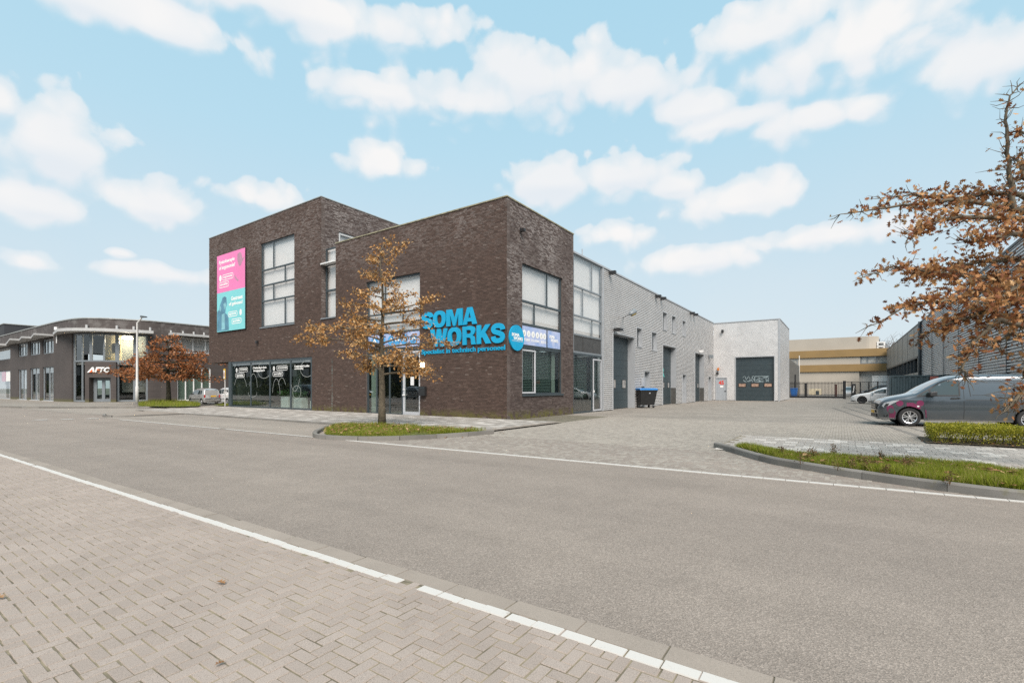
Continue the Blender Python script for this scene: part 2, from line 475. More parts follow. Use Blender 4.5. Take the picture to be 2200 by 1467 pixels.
def paver_mat(name, ramp, grain=0.35, big=0.15, moss=0.0):
    """pressed concrete paving: exposed grain, each stone its own tone"""
    m, nt, b, out = mat_new(name)
    pos = nt.new('ShaderNodeNewGeometry').outputs['Position']
    r = island_rand(nt)
    cc = nt.ramp(r, ramp)
    cc = nt.mix(1.0, cc, nt.ramp(nt.noise(pos, 1.1, 4.0, 0.6), [(0.3, grey(1 - big)), (0.7, grey(1.0))]), 'MULTIPLY')
    g1 = nt.noise(pos, 190.0, 4.0, 0.75); g2 = nt.noise(pos, 330.0, 2.0, 0.6)
    gg = nt.math('ADD', nt.math('MULTIPLY', g1, 0.6), nt.math('MULTIPLY', g2, 0.4))
    cc = nt.mix(1.0, cc, nt.ramp(gg, [(0.36, grey(1 - grain)), (0.47, grey(0.93)), (0.56, grey(1.02)), (0.66, grey(1.38))]), 'MULTIPLY')
    if moss:
        cc = nt.mix(nt.math('MULTIPLY', nt.step(nt.noise(pos, 2.3, 5.0, 0.7), 0.56, 0.72), moss), cc, (0.14, 0.13, 0.06, 1))
    nt.put(b.inputs['Base Color'], cc); b.inputs['Roughness'].default_value = 0.9; b.inputs['Specular IOR Level'].default_value = 0.15
    bp = nt.new('ShaderNodeBump'); bp.inputs['Strength'].default_value = 0.35; bp.inputs['Distance'].default_value = 0.003
    nt.put(bp.inputs['Height'], g1); nt.put(b.inputs['Normal'], bp.outputs[0])
    return m

# ================================================================ GROUND
def asphalt_mat(name, base, warm=1.0):
    m, nt, b, out = mat_new(name)
    pos = nt.new('ShaderNodeNewGeometry').outputs['Position']
    v = nt.new('ShaderNodeTexVoronoi'); nt.put(v.inputs['Vector'], pos); v.inputs['Scale'].default_value = 140.0
    stone = nt.new('ShaderNodeSeparateColor'); nt.put(stone.inputs[0], v.outputs['Color'])
    n1 = nt.noise(pos, 260.0, 2.0, 0.6)
    big = nt.noise(pos, 0.35, 5.0, 0.6); mid = nt.noise(pos, 2.2, 4.0, 0.65)
    k = nt.math('ADD', nt.math('MULTIPLY', stone.outputs[0], 0.55), nt.math('MULTIPLY', n1, 0.45))
    c = nt.ramp(k, [(0.18, tuple(x * 0.66 for x in base)), (0.42, tuple(x * 0.92 for x in base)), (0.62, tuple(x * 1.06 for x in base)), (0.84, tuple(min(1, x * 1.6) for x in base))])
    c = nt.mix(1.0, c, nt.ramp(big, [(0.32, (0.86, 0.86, 0.87)), (0.68, grey(1.0))]), 'MULTIPLY')
    c = nt.mix(1.0, c, nt.ramp(mid, [(0.30, grey(0.90)), (0.70, grey(1.0))]), 'MULTIPLY')
    mp = nt.new('ShaderNodeMapping'); nt.put(mp.inputs[0], pos); mp.inputs['Rotation'].default_value = (0, 0, -THETA)
    lanes = nt.noise(nt.vmath('MULTIPLY', mp.outputs[0], (1.0, 0.03, 1.0)), 0.9, 3.0, 0.5)
    c = nt.mix(1.0, c, nt.ramp(lanes, [(0.36, (0.91, 0.91, 0.91)), (0.60, grey(1.02))]), 'MULTIPLY')
    spots = nt.step(nt.noise(pos, 1.7, 3.0, 0.7), 0.66, 0.76)
    c = nt.mix(nt.math('MULTIPLY', spots, 0.22), c, c4(tuple(x * 0.55 for x in base)))
    nt.put(b.inputs['Base Color'], c); b.inputs['Roughness'].default_value = 0.88; b.inputs['Specular IOR Level'].default_value = 0.2
    bp = nt.new('ShaderNodeBump'); bp.inputs['Strength'].default_value = 0.7; bp.inputs['Distance'].default_value = 0.004
    nt.put(bp.inputs['Height'], nt.math('ADD', v.outputs['Distance'], nt.math('MULTIPLY', n1, 0.5))); nt.put(b.inputs['Normal'], bp.outputs[0])
    return m

def farpave_mat(name, c, sx=0.213, sy=0.107):
    """small paving seen from far off: rows of stones along the building axes"""
    m, nt, b, out = mat_new(name)
    pos = nt.new('ShaderNodeNewGeometry').outputs['Position']
    mp = nt.new('ShaderNodeMapping'); nt.put(mp.inputs[0], pos); mp.inputs['Rotation'].default_value = (0, 0, -THETA)
    br = nt.new('ShaderNodeTexBrick'); nt.put(br.inputs['Vector'], mp.outputs[0])
    br.inputs['Scale'].default_value = 1.0; br.inputs['Brick Width'].default_value = sx; br.inputs['Row Height'].default_value = sy
    br.inputs['Mortar Size'].default_value = 0.005; br.inputs['Mortar Smooth'].default_value = 0.3
    br.inputs['Color1'].default_value = c4(c); br.inputs['Color2'].default_value = c4(tuple(x * 0.80 for x in c)); br.inputs['Mortar'].default_value = c4(tuple(x * 0.50 for x in c))
    n = nt.noise(pos, 0.5, 5.0, 0.6)
    cc = nt.mix(1.0, br.outputs[0], nt.ramp(n, [(0.32, grey(0.82)), (0.68, grey(1.05))]), 'MULTIPLY')
    cc = nt.mix(1.0, cc, nt.ramp(nt.noise(pos, 60.0, 3.0, 0.6), [(0.32, grey(0.86)), (0.68, grey(1.08))]), 'MULTIPLY')
    nt.put(b.inputs['Base Color'], cc); b.inputs['Roughness'].default_value = 0.9; b.inputs['Specular IOR Level'].default_value = 0.15
    return m

M_asph = asphalt_mat('asphalt', (0.262, 0.226, 0.194))
M_asph2 = asphalt_mat('bay asphalt', (0.292, 0.260, 0.224))
M_land = pm('distant land', (0.10, 0.10, 0.075), 0.95, var=0.3, vscale=0.02)
M_yard = farpave_mat('yard paving', (0.292, 0.264, 0.230))
M_strip = farpave_mat('strip paving', (0.290, 0.262, 0.238))
M_joint = pm('sand joints', (0.125, 0.112, 0.080), 0.95, var=0.35, vscale=5.0)
M_jointg = pm('mossy joints', (0.172, 0.146, 0.098), 0.95, var=0.45, vscale=4.0)
M_paver = paver_mat('concrete pavers', [(0, (0.310, 0.264, 0.230)), (0.5, (0.330, 0.282, 0.246)), (1, (0.350, 0.300, 0.263))], grain=0.60)
M_yardpv = paver_mat('yard pavers', [(0, (0.245, 0.221, 0.194)), (0.45, (0.285, 0.259, 0.226)), (1, (0.33, 0.303, 0.264))], grain=0.25, big=0.12)
M_tile = paver_mat('pavement tiles', [(0, (0.265, 0.245, 0.222)), (0.55, (0.315, 0.292, 0.265)), (0.76, (0.34, 0.318, 0.29)), (0.82, (0.44, 0.415, 0.38)), (1, (0.48, 0.45, 0.415))], grain=0.15, big=0.14, moss=0.25)
M_kerb = paver_mat('kerb concrete', [(0, (0.185, 0.175, 0.160)), (1, (0.24, 0.228, 0.21))], grain=0.2, big=0.25, moss=0.5)
M_gut = paver_mat('gutter concrete', [(0, (0.285, 0.248, 0.212)), (1, (0.315, 0.275, 0.236))], grain=0.40, big=0.2)
def linepaint():
    m, nt, b, out = mat_new('road line paint')
    pos = nt.new('ShaderNodeNewGeometry').outputs['Position']
    wear = nt.step(nt.noise(pos, 14.0, 6.0, 0.7), 0.60, 0.70)
    chip = nt.step(nt.noise(pos, 120.0, 3.0, 0.7), 0.60, 0.72)
    f = nt.math('MAXIMUM', nt.math('MULTIPLY', wear, 0.6), nt.math('MULTIPLY', chip, 0.45))
    cc = nt.mix(f, (0.47, 0.455, 0.425, 1), (0.28, 0.25, 0.22, 1))
    nt.put(b.inputs['Base Color'], cc); b.inputs['Roughness'].default_value = 0.7
    return m
M_line = linepaint()

def lsheet(name, poly, z, mat, kind='structure'):
    """flat sheet, outline in building axes"""
    m = MB(); m.v = [tuple(wor(x, y, z)) for x, y in poly]; m.f = [tuple(range(len(poly)))]
    o = m.build(name, mat, fix=False)
    me = o.data
    if me.polygons[0].normal.z < 0: me.flip_normals()
    return tag(o, kind=kind)

gm = MB(); gm.v = [(-900, -300, -0.02), (900, -300, -0.02), (900, 1400, -0.02), (-900, 1400, -0.02)]; gm.f = [(0, 1, 2, 3)]
tag(gm.build('ground', M_land, fix=False), kind='structure')

NEAR = lambda y: -14.63 - 0.0165 * (y + 11.2)
FAR = lambda y: -8.74 - 0.0275 * (y + 8.0)             # the white line along the far side of the carriageway
road = lsheet('road', [(NEAR(-70) + .20, -70), (-5.7, -70), (-5.7, 17.4), (-6.5, 30.6), (-9.4, 38.2), (-9.4, 160), (NEAR(160) + .20, 160)], 0.0, M_asph)
lsheet('side_street', [(-7.6, 17.0), (70, 17.0), (70, 48.0), (4.0, 48), (4.0, 34.0), (-0.6, 29.5), (-5.0, 30.6), (-9.0, 37.5), (-9.0, 22.0)], 0.004, M_asph2)
lsheet('parking_bay', [(FAR(0.2) + 0.06, 0.2), (-5.8, 0.2), (-5.8, 17.2), (FAR(17) + 0.06, 17.2)], 0.005, M_asph2)
lsheet('parking_strip_bed', [(NEAR(-45) + .26, -45), (NEAR(120) + .26, 120), (-30, 120), (-30, -45)], -0.012, M_strip)
lsheet('courtyard', [(-8.6, -45), (-8.6, 0.2), (-2.0, 0.2), (-2.0, 0.6), (70, 0.6), (70, -45)], -0.006, M_yard)
lsheet('office_forecourt', [(-9.3, 38.4), (-6.2, 30.8), (-3.8, 27.6), (-0.4, 28.8), (4.0, 34.0), (4.0, 46), (20, 60), (20, 160), (-9.3, 160)], 0.02, M_yard)
lsheet('back_yard', [(62, -60), (62, 90), (130, 90), (130, -60)], 0.0, M_yard)

# ---------------------------------------------------------------- paving, stone by stone
def paver_proto(l, w_, c=0.005, h=0.007):
    a, b = l / 2, w_ / 2; i, j = a - c, b - c
    V = [(-a, -b, -h), (a, -b, -h), (a, b, -h), (-a, b, -h), (-i, -j, 0), (i, -j, 0), (i, j, 0), (-i, j, 0)]
    Fq = [(4, 5, 6, 7), (0, 1, 5, 4), (1, 2, 6, 5), (2, 3, 7, 6), (3, 0, 4, 7)]
    return np.array(V), Fq

def pave(parent, name, cells, l, w_, top, mat, bed=None, many=300, jitter=0.0015, tilt=0.004, stuff_name=None, c=0.005, h=0.007):
    """cells: (x, y, turned) in building axes; the nearest become single pieces, the rest one joined part"""
    tv, tf = paver_proto(l, w_, c, h)
    pts = []
    for x, y, t in cells:
        p = wor(x, y, top)
        vis = abs((p.x) / max(p.y, 0.05)) < 1.10 and p.y > 0.4 and (EYE - top) * FPX / max(p.y, 0.05) < 690
        pts.append((0 if vis else 1, p.x ** 2 + p.y ** 2, p, t))
    order = sorted(range(len(pts)), key=lambda i: pts[i][:2])
    me = bpy.data.meshes.new(name); me.from_pydata(tv.tolist(), [], tf); me.materials.append(mat); me.update()
    for i in order[:many]:
        _, _, p, t = pts[i]
        o = bpy.data.objects.new(name, me); col.objects.link(o); o.parent = parent
        o.location = (p.x + rnd.gauss(0, jitter), p.y + rnd.gauss(0, jitter), p.z + rnd.gauss(0, 0.0012))
        o.rotation_euler = (rnd.gauss(0, tilt), rnd.gauss(0, tilt), THETA + (math.pi / 2 if t else 0) + rnd.gauss(0, 0.006))
    rest = order[many:]
    if rest:
        N = len(rest)
        pos = np.array([tuple(pts[i][2]) for i in rest]); pos[:, :2] += nrs.normal(0, jitter, (N, 2)); pos[:, 2] += nrs.normal(0, 0.0012, N)
        ang = np.array([THETA + (math.pi / 2 if pts[i][3] else 0) for i in rest]) + nrs.normal(0, 0.006, N)
        M = np.zeros((N, 3, 3)); M[:, 0, 0] = np.cos(ang); M[:, 0, 1] = -np.sin(ang); M[:, 1, 0] = np.sin(ang); M[:, 1, 1] = np.cos(ang); M[:, 2, 2] = 1
        tx, ty = nrs.normal(0, tilt, N), nrs.normal(0, tilt, N)
        M[:, 2, 0] = tx; M[:, 2, 1] = ty
        V, Fq = scatter(tv, tf, pos, M, np.ones(N))
        o = arr_obj(stuff_name or name + '_field', V, Fq, mat, parent); o['kind'] = 'stuff'

def herring(x0, x1, y0, y1, u, keep):
    """90 degree herringbone of 2:1 stones, module u, in building axes"""
    out = []
    nx, ny = int((x1 - x0) / u) + 2, int((y1 - y0) / u) + 2
    for i in range(-1, nx):
        for j in range(-1, ny):
            k = (i - j) % 4
            if k == 0: c = (x0 + (i + 1) * u, y0 + (j + 0.5) * u, False)
            elif k == 3: c = (x0 + (i + 0.5) * u, y0 + (j + 1) * u, True)
            else: continue
            if keep(c[0], c[1]): out.append(c)
    return out

# foreground parking strip: herringbone up to the soldier of white line stones
strip = setting('parking_strip')
U = 0.0765
NEAR = lambda y: -14.63 - 0.0165 * (y + 11.2)          # centre of the white stones
def keep_strip(x, y):
    p = wor(x, y)
    return x < NEAR(y) - 0.0 and p.y > 1.2 and p.y < 15 and p.x > -1.35 * p.y - 0.8 and p.x < 2.6
lsheet('paver_joints', [(NEAR(-16) + .05, -16), (NEAR(12) + .05, 12), (-22, 12), (-22, -16)], -0.0052, M_jointg)
pave(strip, 'paver', herring(-24.0, -14.50, -16, 10, U, keep_strip), 2 * U - 0.0065, U - 0.0065, 0.0, M_paver, stuff_name='paver_field', c=0.004, h=0.006)
# white painted stones along the strip, with the grey gutter stones beside them
line = setting('white_line')
cells = [(NEAR(y), y, True) for y in np.arange(-14.0, 9.5, 0.190) if abs(y + 9.42) > 0.07]
pave(line, 'painted_stone', cells, 0.183, 0.080, 0.004, M_line, many=120, stuff_name='painted_stone_row', jitter=0.0025, c=0.003)
lsheet('white_line_far', [(NEAR(9.5) - .04, 9.5), (NEAR(9.5) + .04, 9.5), (NEAR(60) + .04, 60), (NEAR(60) - .04, 60)], 0.004, M_line)
gut = setting('gutter')
cells = [(NEAR(y) + .125, y, True) for y in np.arange(-14.0, 20.0, 0.503)]
pave(gut, 'gutter_stone', cells, 0.500, 0.158, 0.002, M_gut, many=100, stuff_name='gutter_stone_row', c=0.004, h=0.02)
lsheet('gutter_joints', [(NEAR(-20) + .03, -20), (NEAR(30) + .03, 30), (NEAR(30) + .23, 30), (NEAR(-20) + .23, -20)], -0.003, M_joint)

# far side line: a painted sheet on the carriageway edge, made of stones where it passes the yard
far = setting('edge_line')
ys = np.arange(-14.2, -1.0, 0.305)
for k, y in enumerate(ys):
    m = MB().box((0, 0, 0), (0.098, 0.296, 0.012))
    o = m.build('painted_stone', M_line, far)
    p = wor(FAR(y), y, 0.004); o.location = p; o.rotation_euler = (0, 0, THETA - 0.0275 * -1)
m = MB()
for a, b in ((-1.0, 5.4), (5.75, 14.6)):
    q = [(FAR(a) - .05, a), (FAR(a) + .05, a), (FAR(b) + .05, b), (FAR(b) - .05, b)]
    k = len(m.v); m.v += [tuple(wor(x, y, 0.009)) for x, y in q]; m.f.append((k, k + 1, k + 2, k + 3))
m.build('painted_band', M_line, far, fix=False)
# broken line across the side street mouth
dash = setting('broken_line')
for a, b in (((74, 902.3), (103, 901.8)), ((131, 901), (159, 900.5)), ((185, 899.6), (212, 899.1))):
    p, q = G(*a), G(*b); t = (q - p).normalized(); n = Vector((-t.y, t.x, 0)) * 0.17
    m = MB(); m.v = [tuple(v + Vector((0, 0, 0.012))) for v in (p - n, q - n, q + n, p + n)]; m.f = [(0, 1, 2, 3)]
    m.build('dash', M_line, dash, fix=False)

# yard entrance: small paving, row by row
ISL_C = [(-8.83, 0.55), (-9.03, 0.05), (-8.98, -0.6), (-8.70, -1.37), (-8.22, -1.95), (-7.5, -2.42), (-6.5, -2.80), (-5.25, -3.05), (-5.35, -2.3), (-5.55, -0.5), (-5.62, 1.3), (-6.0, 2.4), (-6.6, 2.75), (-7.2, 2.45), (-8.2, 1.35)]
ISL_R = [(-4.95, -9.55), (-5.6, -9.95), (-6.3, -10.4), (-7.05, -10.95), (-7.75, -12.0), (-8.2, -12.85), (-8.47, -13.6), (-8.66, -14.6), (-8.75, -16.0), (-8.8, -22), (-6.4, -22), (-6.3, -16), (-6.1, -13.8), (-5.95, -12.6), (-6.05, -11.9), (-6.0, -11.2), (-5.6, -10.3)]
YARD_N = lambda x, y: x > FAR(y) + 0.12 and x < 5.2 and not inside((x, y), ISL_C) and not inside((x, y), ISL_R) and not (x > -6.25 and x < -1.55 and y < -9.65 - max(0, -5.1 - x) * .6) and not (y > -2.6 and x > -5.75) and wor(x, y).x < 1.15 * wor(x, y).y and y < 0.2 and not (x > -0.15 and y > -0.15)
apron = setting('entrance_apron')
lsheet('apron_joints', [(FAR(-15) + 0.06, -15), (FAR(0) + 0.06, 0.0), (-5.5, 0.0), (-5.5, -0.1), (5.2, -0.1), (5.2, -15)], -0.0045, M_joint)
pave(apron, 'yard_paver', herring(-9.1, 5.2, -15, 0.2, U, YARD_N), 2 * U - 0.005, U - 0.005, 0.0, M_yardpv, stuff_name='yard_paver_field')

# pavements: 30 x 30 tiles
walk = setting('pavement')
def keep_walk(x, y):
    return -5.72 < x < -0.1 and -2.6 < y < 24.6 and not inside((x, y), ISL_C)
cells = [(x + 0.0, y + (0.15 if i % 2 else 0), False) for i, x in enumerate(np.arange(-5.6, -0.1, 0.3)) for y in np.arange(-2.6, 25.0, 0.3) if keep_walk(x, y)]
lsheet('pavement_bed', [(-5.6, -2.75), (0.0, -2.75), (0.0, 27), (-2.0, 27.5), (-4.0, 25.0), (-7.9, 19.6), (-8.6, 18.6), (-8.75, 17.2), (-5.75, 17.2), (-5.75, 2.7), (-5.5, 1.2)], 0.048, M_gut)
pave(walk, 'tile', cells, 0.290, 0.290, 0.058, M_tile, stuff_name='tile_field', c=0.003)
M_tile2 = paver_mat('pale pavement tiles', [(0, (0.335, 0.305, 0.275)), (0.50, (0.375, 0.345, 0.312)), (0.68, (0.40, 0.37, 0.335)), (0.74, (0.52, 0.485, 0.44)), (1, (0.56, 0.52, 0.475))], grain=0.12, big=0.10, moss=0.15)
walk2 = setting('side_pavement')
cells = [(x, y + (0.15 if i % 2 else 0), False) for i, x in enumerate(np.arange(-6.15, -1.5, 0.3)) for y in np.arange(-24, -9.6, 0.3) if not inside((x, y), ISL_R) and not (x < -5.0 and y > -9.65 + (x + 5.0) * .6) and wor(x, y).x < 1.2 * wor(x, y).y]
lsheet('side_pavement_bed', [(-6.0, -10.3), (-5.0, -9.55), (-1.55, -9.55), (-1.55, -40), (-6.35, -40)], 0.012, M_jointg)
pave(walk2, 'tile', cells, 0.291, 0.291, 0.022, M_tile2, stuff_name='tile_field', c=0.003)
# flush band of longer stones along the yard's own parking places
drain = setting('yard_channel')
M_dark = pm('worn channel stones', (0.155, 0.142, 0.125), 0.9, var=0.25, vscale=6)
for (a, b, wd) in (((1790, 876), (1994, 944), 0.16), ((1812, 874), (2010, 935), 0.10), ((1837, 873), (2010, 923), 0.10)):
    p, q = G(*a), G(*b); t = (q - p).normalized(); n = Vector((-t.y, t.x, 0)) * wd / 2; Lh = (q - p).length
    k = 0; s = 0.0
    while s < Lh:
        e = min(Lh, s + 0.6)
        mm = MB(); mm.v = [tuple(v + Vector((0, 0, 0.004))) for v in (p + t * (s + .01) - n, p + t * (e - .01) - n, p + t * (e - .01) + n, p + t * (s + .01) + n)]; mm.f = [(0, 1, 2, 3)]
        mm.build('channel_stone', M_dark, drain, fix=False); s = e

# ---------------------------------------------------------------- kerbs
def kerb(name, pts, top, wd=0.13, piece=1.0, foot=-0.02, flat_ends=False):
    """kerb stones along a line in building axes; the line is the street-side foot, stones lie to the left of it"""
    root = setting(name)
    P = [Vector((x, y)) for x, y in pts]
    dense = [P[0]]
    for a, b in zip(P, P[1:]):
        n = max(1, int((b - a).length / 0.05))
        dense += [a.lerp(b, i / n) for i in range(1, n + 1)]
    for _ in range(30):
        dense = [dense[0]] + [(dense[i - 1] + dense[i] * 2 + dense[i + 1]) / 4 for i in range(1, len(dense) - 1)] + [dense[-1]]
    acc = 0; cur = [dense[0]]; segs = []
    for a, b in zip(dense, dense[1:]):
        acc += (b - a).length; cur.append(b)
        if acc > piece: segs.append(cur); cur = [b]; acc = 0
    if len(cur) > 3: segs.append(cur)
    for sg in segs:
        sg = [sg[0]] + sg[2:-2:3] + [sg[-1]] if len(sg) > 6 else sg
        # 5 mm joint
        d0 = (sg[1] - sg[0]).normalized(); d1 = (sg[-1] - sg[-2]).normalized()
        sg = [sg[0] + d0 * 0.004] + sg[1:-1] + [sg[-1] - d1 * 0.004]
        ring = []
        for i, p in enumerate(sg):
            t = (sg[min(i + 1, len(sg) - 1)] - sg[max(0, i - 1)]).normalized(); n = Vector((-t.y, t.x))
            zt = top + 0.0
            prof = [(0.0, foot), (0.006, zt - 0.022), (0.024, zt), (wd, zt), (wd, foot)]
            ring.append([tuple(wor(p.x + n.x * o_, p.y + n.y * o_, z)) for o_, z in prof])
        m = MB(); k = 5
        for r in ring: m.v += r
        for i in range(len(ring) - 1):
            for j in range(k - 1): m.f.append((i * k + j, i * k + j + 1, (i + 1) * k + j + 1, (i + 1) * k + j))
        m.f.append((0, 1, 2, 3, 4)); e = (len(ring) - 1) * k; m.f.append((e + 4, e + 3, e + 2, e + 1, e))
        m.build('kerb_stone', M_kerb, root)
    return root

kerb('bay_kerb', [(-8.5, 19.4), (-8.75, 18.6), (-9.0, 17.6), (-8.9, 16.95), (-8.3, 16.75), (-5.75, 16.95), (-5.78, 16.0), (-5.78, 2.75)][::-1], 0.075)
kerb('tree_island_kerb', [(-5.85, 2.70), (-6.6, 2.78), (-7.2, 2.48), (-8.2, 1.38), (-8.83, 0.55), (-9.03, 0.05), (-8.98, -0.6), (-8.70, -1.37), (-8.22, -1.95), (-7.5, -2.42), (-6.5, -2.80), (-5.2, -3.07)][::-1], 0.115)
kerb('verge_kerb', [(-4.98, -9.50), (-5.6, -9.95), (-6.3, -10.4), (-7.05, -10.95), (-7.75, -12.0), (-8.2, -12.85), (-8.47, -13.6), (-8.66, -14.6), (-8.75, -16.0), (-8.8, -22)], 0.125)
kerb('corner_kerb', [(-9.4, 90), (-9.43, 60), (-9.43, 38.4), (-8.6, 34.6), (-7.4, 32.2), (-6.13, 30.75), (-4.9, 29.0), (-3.75, 28.0), (-2.2, 28.0), (-0.6, 28.7), (2.0, 31.0), (4.0, 34.2)][::-1], 0.12, piece=1.6)

# ---------------------------------------------------------------- grass
def leafy(name, ramp, rough=0.6, trans=0.25):
    m, nt, b, out = mat_new(name)
    r = island_rand(nt)
    nt.put(b.inputs['Base Color'], nt.ramp(r, ramp)); b.inputs['Roughness'].default_value = rough
    b.inputs['Specular IOR Level'].default_value = 0.25
    if trans:
        tl = nt.new('ShaderNodeBsdfTranslucent'); nt.put(tl.inputs[0], nt.ramp(r, ramp))
        mx = nt.new('ShaderNodeMixShader'); mx.inputs[0].default_value = trans
        nt.link(b.outputs[0], mx.inputs[1]); nt.link(tl.outputs[0], mx.inputs[2]); nt.link(mx.outputs[0], out.inputs['Surface'])
    return m
M_soil = pm('soil', (0.060, 0.048, 0.028), 0.95, var=0.4, vscale=6, bump=0.6, bscale=25)
M_turf = pm('turf floor', (0.075, 0.085, 0.022), 0.95, var=0.45, vscale=5, bump=0.8, bscale=40)
M_grass = leafy('grass blades', [(0, (0.135, 0.175, 0.012)), (0.40, (0.215, 0.265, 0.020)), (0.70, (0.285, 0.310, 0.034)), (0.86, (0.32, 0.285, 0.080)), (1, (0.38, 0.29, 0.14))], 0.55, 0.45)
M_dead = leafy('fallen leaves', [(0, (0.12, 0.055, 0.024)), (0.5, (0.24, 0.125, 0.055)), (1, (0.40, 0.27, 0.15))], 0.8, 0.1)
M_weed = leafy('dry weeds', [(0, (0.10, 0.055, 0.030)), (0.5, (0.15, 0.085, 0.04)), (0.7, (0.12, 0.12, 0.03)), (1, (0.19, 0.15, 0.07))], 0.8, 0.2)

BLADE_V = [(-0.022, 0, 0), (0.022, 0, 0), (-0.017, 0.03, 0.5), (0.017, 0.03, 0.5), (0, 0.16, 1.0)]
BLADE_F = [(0, 1, 3, 2), (2, 3, 4)]
OAK_V = [(0, 0, 0), (0.05, 0.14, 0.01), (0.26, 0.20, 0.05), (0.10, 0.32, 0.01), (0.40, 0.46, 0.08), (0.12, 0.56, 0.0), (0.32, 0.78, 0.05), (0.10, 0.80, 0.0), (0.0, 1.05, -0.06),
         (-0.10, 0.80, 0.0), (-0.32, 0.78, 0.05), (-0.12, 0.56, 0.0), (-0.40, 0.46, 0.08), (-0.10, 0.32, 0.01), (-0.26, 0.20, 0.05), (-0.05, 0.14, 0.01)]
OAK_F = [(0, 1, 15), (1, 2, 3), (1, 3, 13, 15), (3, 4, 5), (3, 5, 11, 13), (5, 6, 7), (5, 7, 9, 11), (7, 8, 9), (9, 10, 11), (11, 12, 13), (13, 14, 15)]

def pts_in(poly, n, margin=0.0):
    P = np.array(poly); lo, hi = P.min(0), P.max(0); out = []
    while len(out) < n:
        q = (rnd.uniform(lo[0], hi[0]), rnd.uniform(lo[1], hi[1]))
        if inside(q, poly): out.append(q)
    return out

def lawn(name, poly, z, n, h, tuft=0.0, view=True):
    base = lsheet(name + '_soil' if not name.endswith('grass') else name.replace('grass', 'turf'), poly, z, M_turf)
    pts = []
    while len(pts) < n:
        for q in pts_in(poly, 4000):
            p = wor(q[0], q[1], z)
            if view and (p.x > 1.18 * p.y or p.y < 2): continue
            d = mnoise.noise(Vector((p.x * 1.3, p.y * 1.3, 0)))
            if d < -0.28 and rnd.random() < 0.6: continue
            pts.append((p.x, p.y, p.z, d))
            if len(pts) >= n: break
    A = np.array(pts)
    N = len(A)
    sc_ = h * (0.75 + 0.55 * A[:, 3]) * nrs.uniform(0.55, 1.35, N)
    V, Fq = scatter(BLADE_V, BLADE_F, A[:, :3], rand_rot(N, 0.42), np.maximum(sc_, 0.02))
    o = arr_obj(name, V, Fq, M_grass); o['kind'] = 'stuff'
    return o
def shrink(poly, t):
    c = Vector((sum(p[0] for p in poly) / len(poly), sum(p[1] for p in poly) / len(poly)))
    return [((p[0] - c.x) * t + c.x, (p[1] - c.y) * t + c.y) for p in poly]
ISL_Ci = [(-8.62, 0.5), (-8.85, 0.05), (-8.82, -0.5), (-8.56, -1.25), (-8.1, -1.82), (-7.4, -2.27), (-6.45, -2.62), (-5.25, -2.92), (-5.38, -2.3), (-5.58, -0.5), (-5.66, 1.3), (-6.05, 2.3), (-6.55, 2.6), (-7.1, 2.35), (-8.05, 1.25)]
ISL_Ri = [(-5.35, -10.0), (-6.2, -10.5), (-6.95, -11.06), (-7.6, -12.05), (-8.03, -12.9), (-8.30, -13.65), (-8.5, -14.6), (-8.6, -16.0), (-8.65, -20), (-6.4, -20), (-6.32, -16), (-6.12, -13.8), (-5.97, -12.6), (-6.07, -11.9), (-6.0, -11.2), (-5.6, -10.4)]
lawn('grass', ISL_Ci, 0.09, 26000, 0.15)
lawn('grass', ISL_Ri, 0.10, 62000, 0.135)
lawn('grass', [tuple(loc(G(px, py, 0.12)))[:2] for px, py in ((296, 866.5), (330, 863.5), (395, 863.5), (432, 870), (425, 872.5), (380, 874), (298, 872.5))], 0.125, 7000, 0.30, view=False)
lawn('grass', [(0.6, 27.0), (2.6, 27.0), (3.2, 28.9), (0.6, 28.6)], 0.05, 1500, 0.2, view=False)

def litter(name, poly, z, n, size, flat=0.35):
    Pq = pts_in(poly, n)
    P = np.array([tuple(wor(a, b, z)) for a, b in Pq]); N = len(P)
    P[:, 2] += nrs.uniform(0.0, 0.03, N)
    V, Fq = scatter(OAK_V, OAK_F, P, rand_rot(N, flat), nrs.uniform(0.6, 1.2, N) * size)
    o = arr_obj(name, V, Fq, M_dead); o['kind'] = 'stuff'; return o
litter('leaf_litter', ISL_Ci, 0.17, 520, 0.11)
litter('leaf_litter', ISL_Ri, 0.16, 800, 0.10)
litter('leaf_litter', [(-1.0, -13.9), (0.1, -13.6), (0.1, -20), (-1.0, -20)], 0.03, 240, 0.08)
litter('leaf_litter', [(-8.5, -1.2), (-7.6, -2.9), (-4.5, -3.6), (-4.5, -3.0), (-7.4, -2.45), (-8.6, -1.5)], 0.012, 14, 0.09)

# single leaves lying on the strip in the foreground
leaf_me = bpy.data.meshes.new('fallen_leaf'); leaf_me.from_pydata(OAK_V, [], OAK_F); leaf_me.materials.append(M_dead); leaf_me.update()
for (px, py, s_, rz, lab) in ((484, 1257, 0.085, 1.2, 'tan oak leaf curled on the paving, farther from the white line'), (485, 1424, 0.055, 2.6, 'dark brown crumpled leaf lying on the paving near the lower picture edge'), (8, 1288, 0.085, 1.4, 'pale tan leaf on the paving at the left picture edge')):
    o = bpy.data.objects.new('fallen_leaf', leaf_me); col.objects.link(o)
    p = G(px, py); o.location = (p.x, p.y, 0.012); o.scale = (s_, s_, s_ * 1.6); o.rotation_euler = (0.18, 0.1, rz)
    tag(o, lab, 'leaf', 'leaves fallen on the paving')

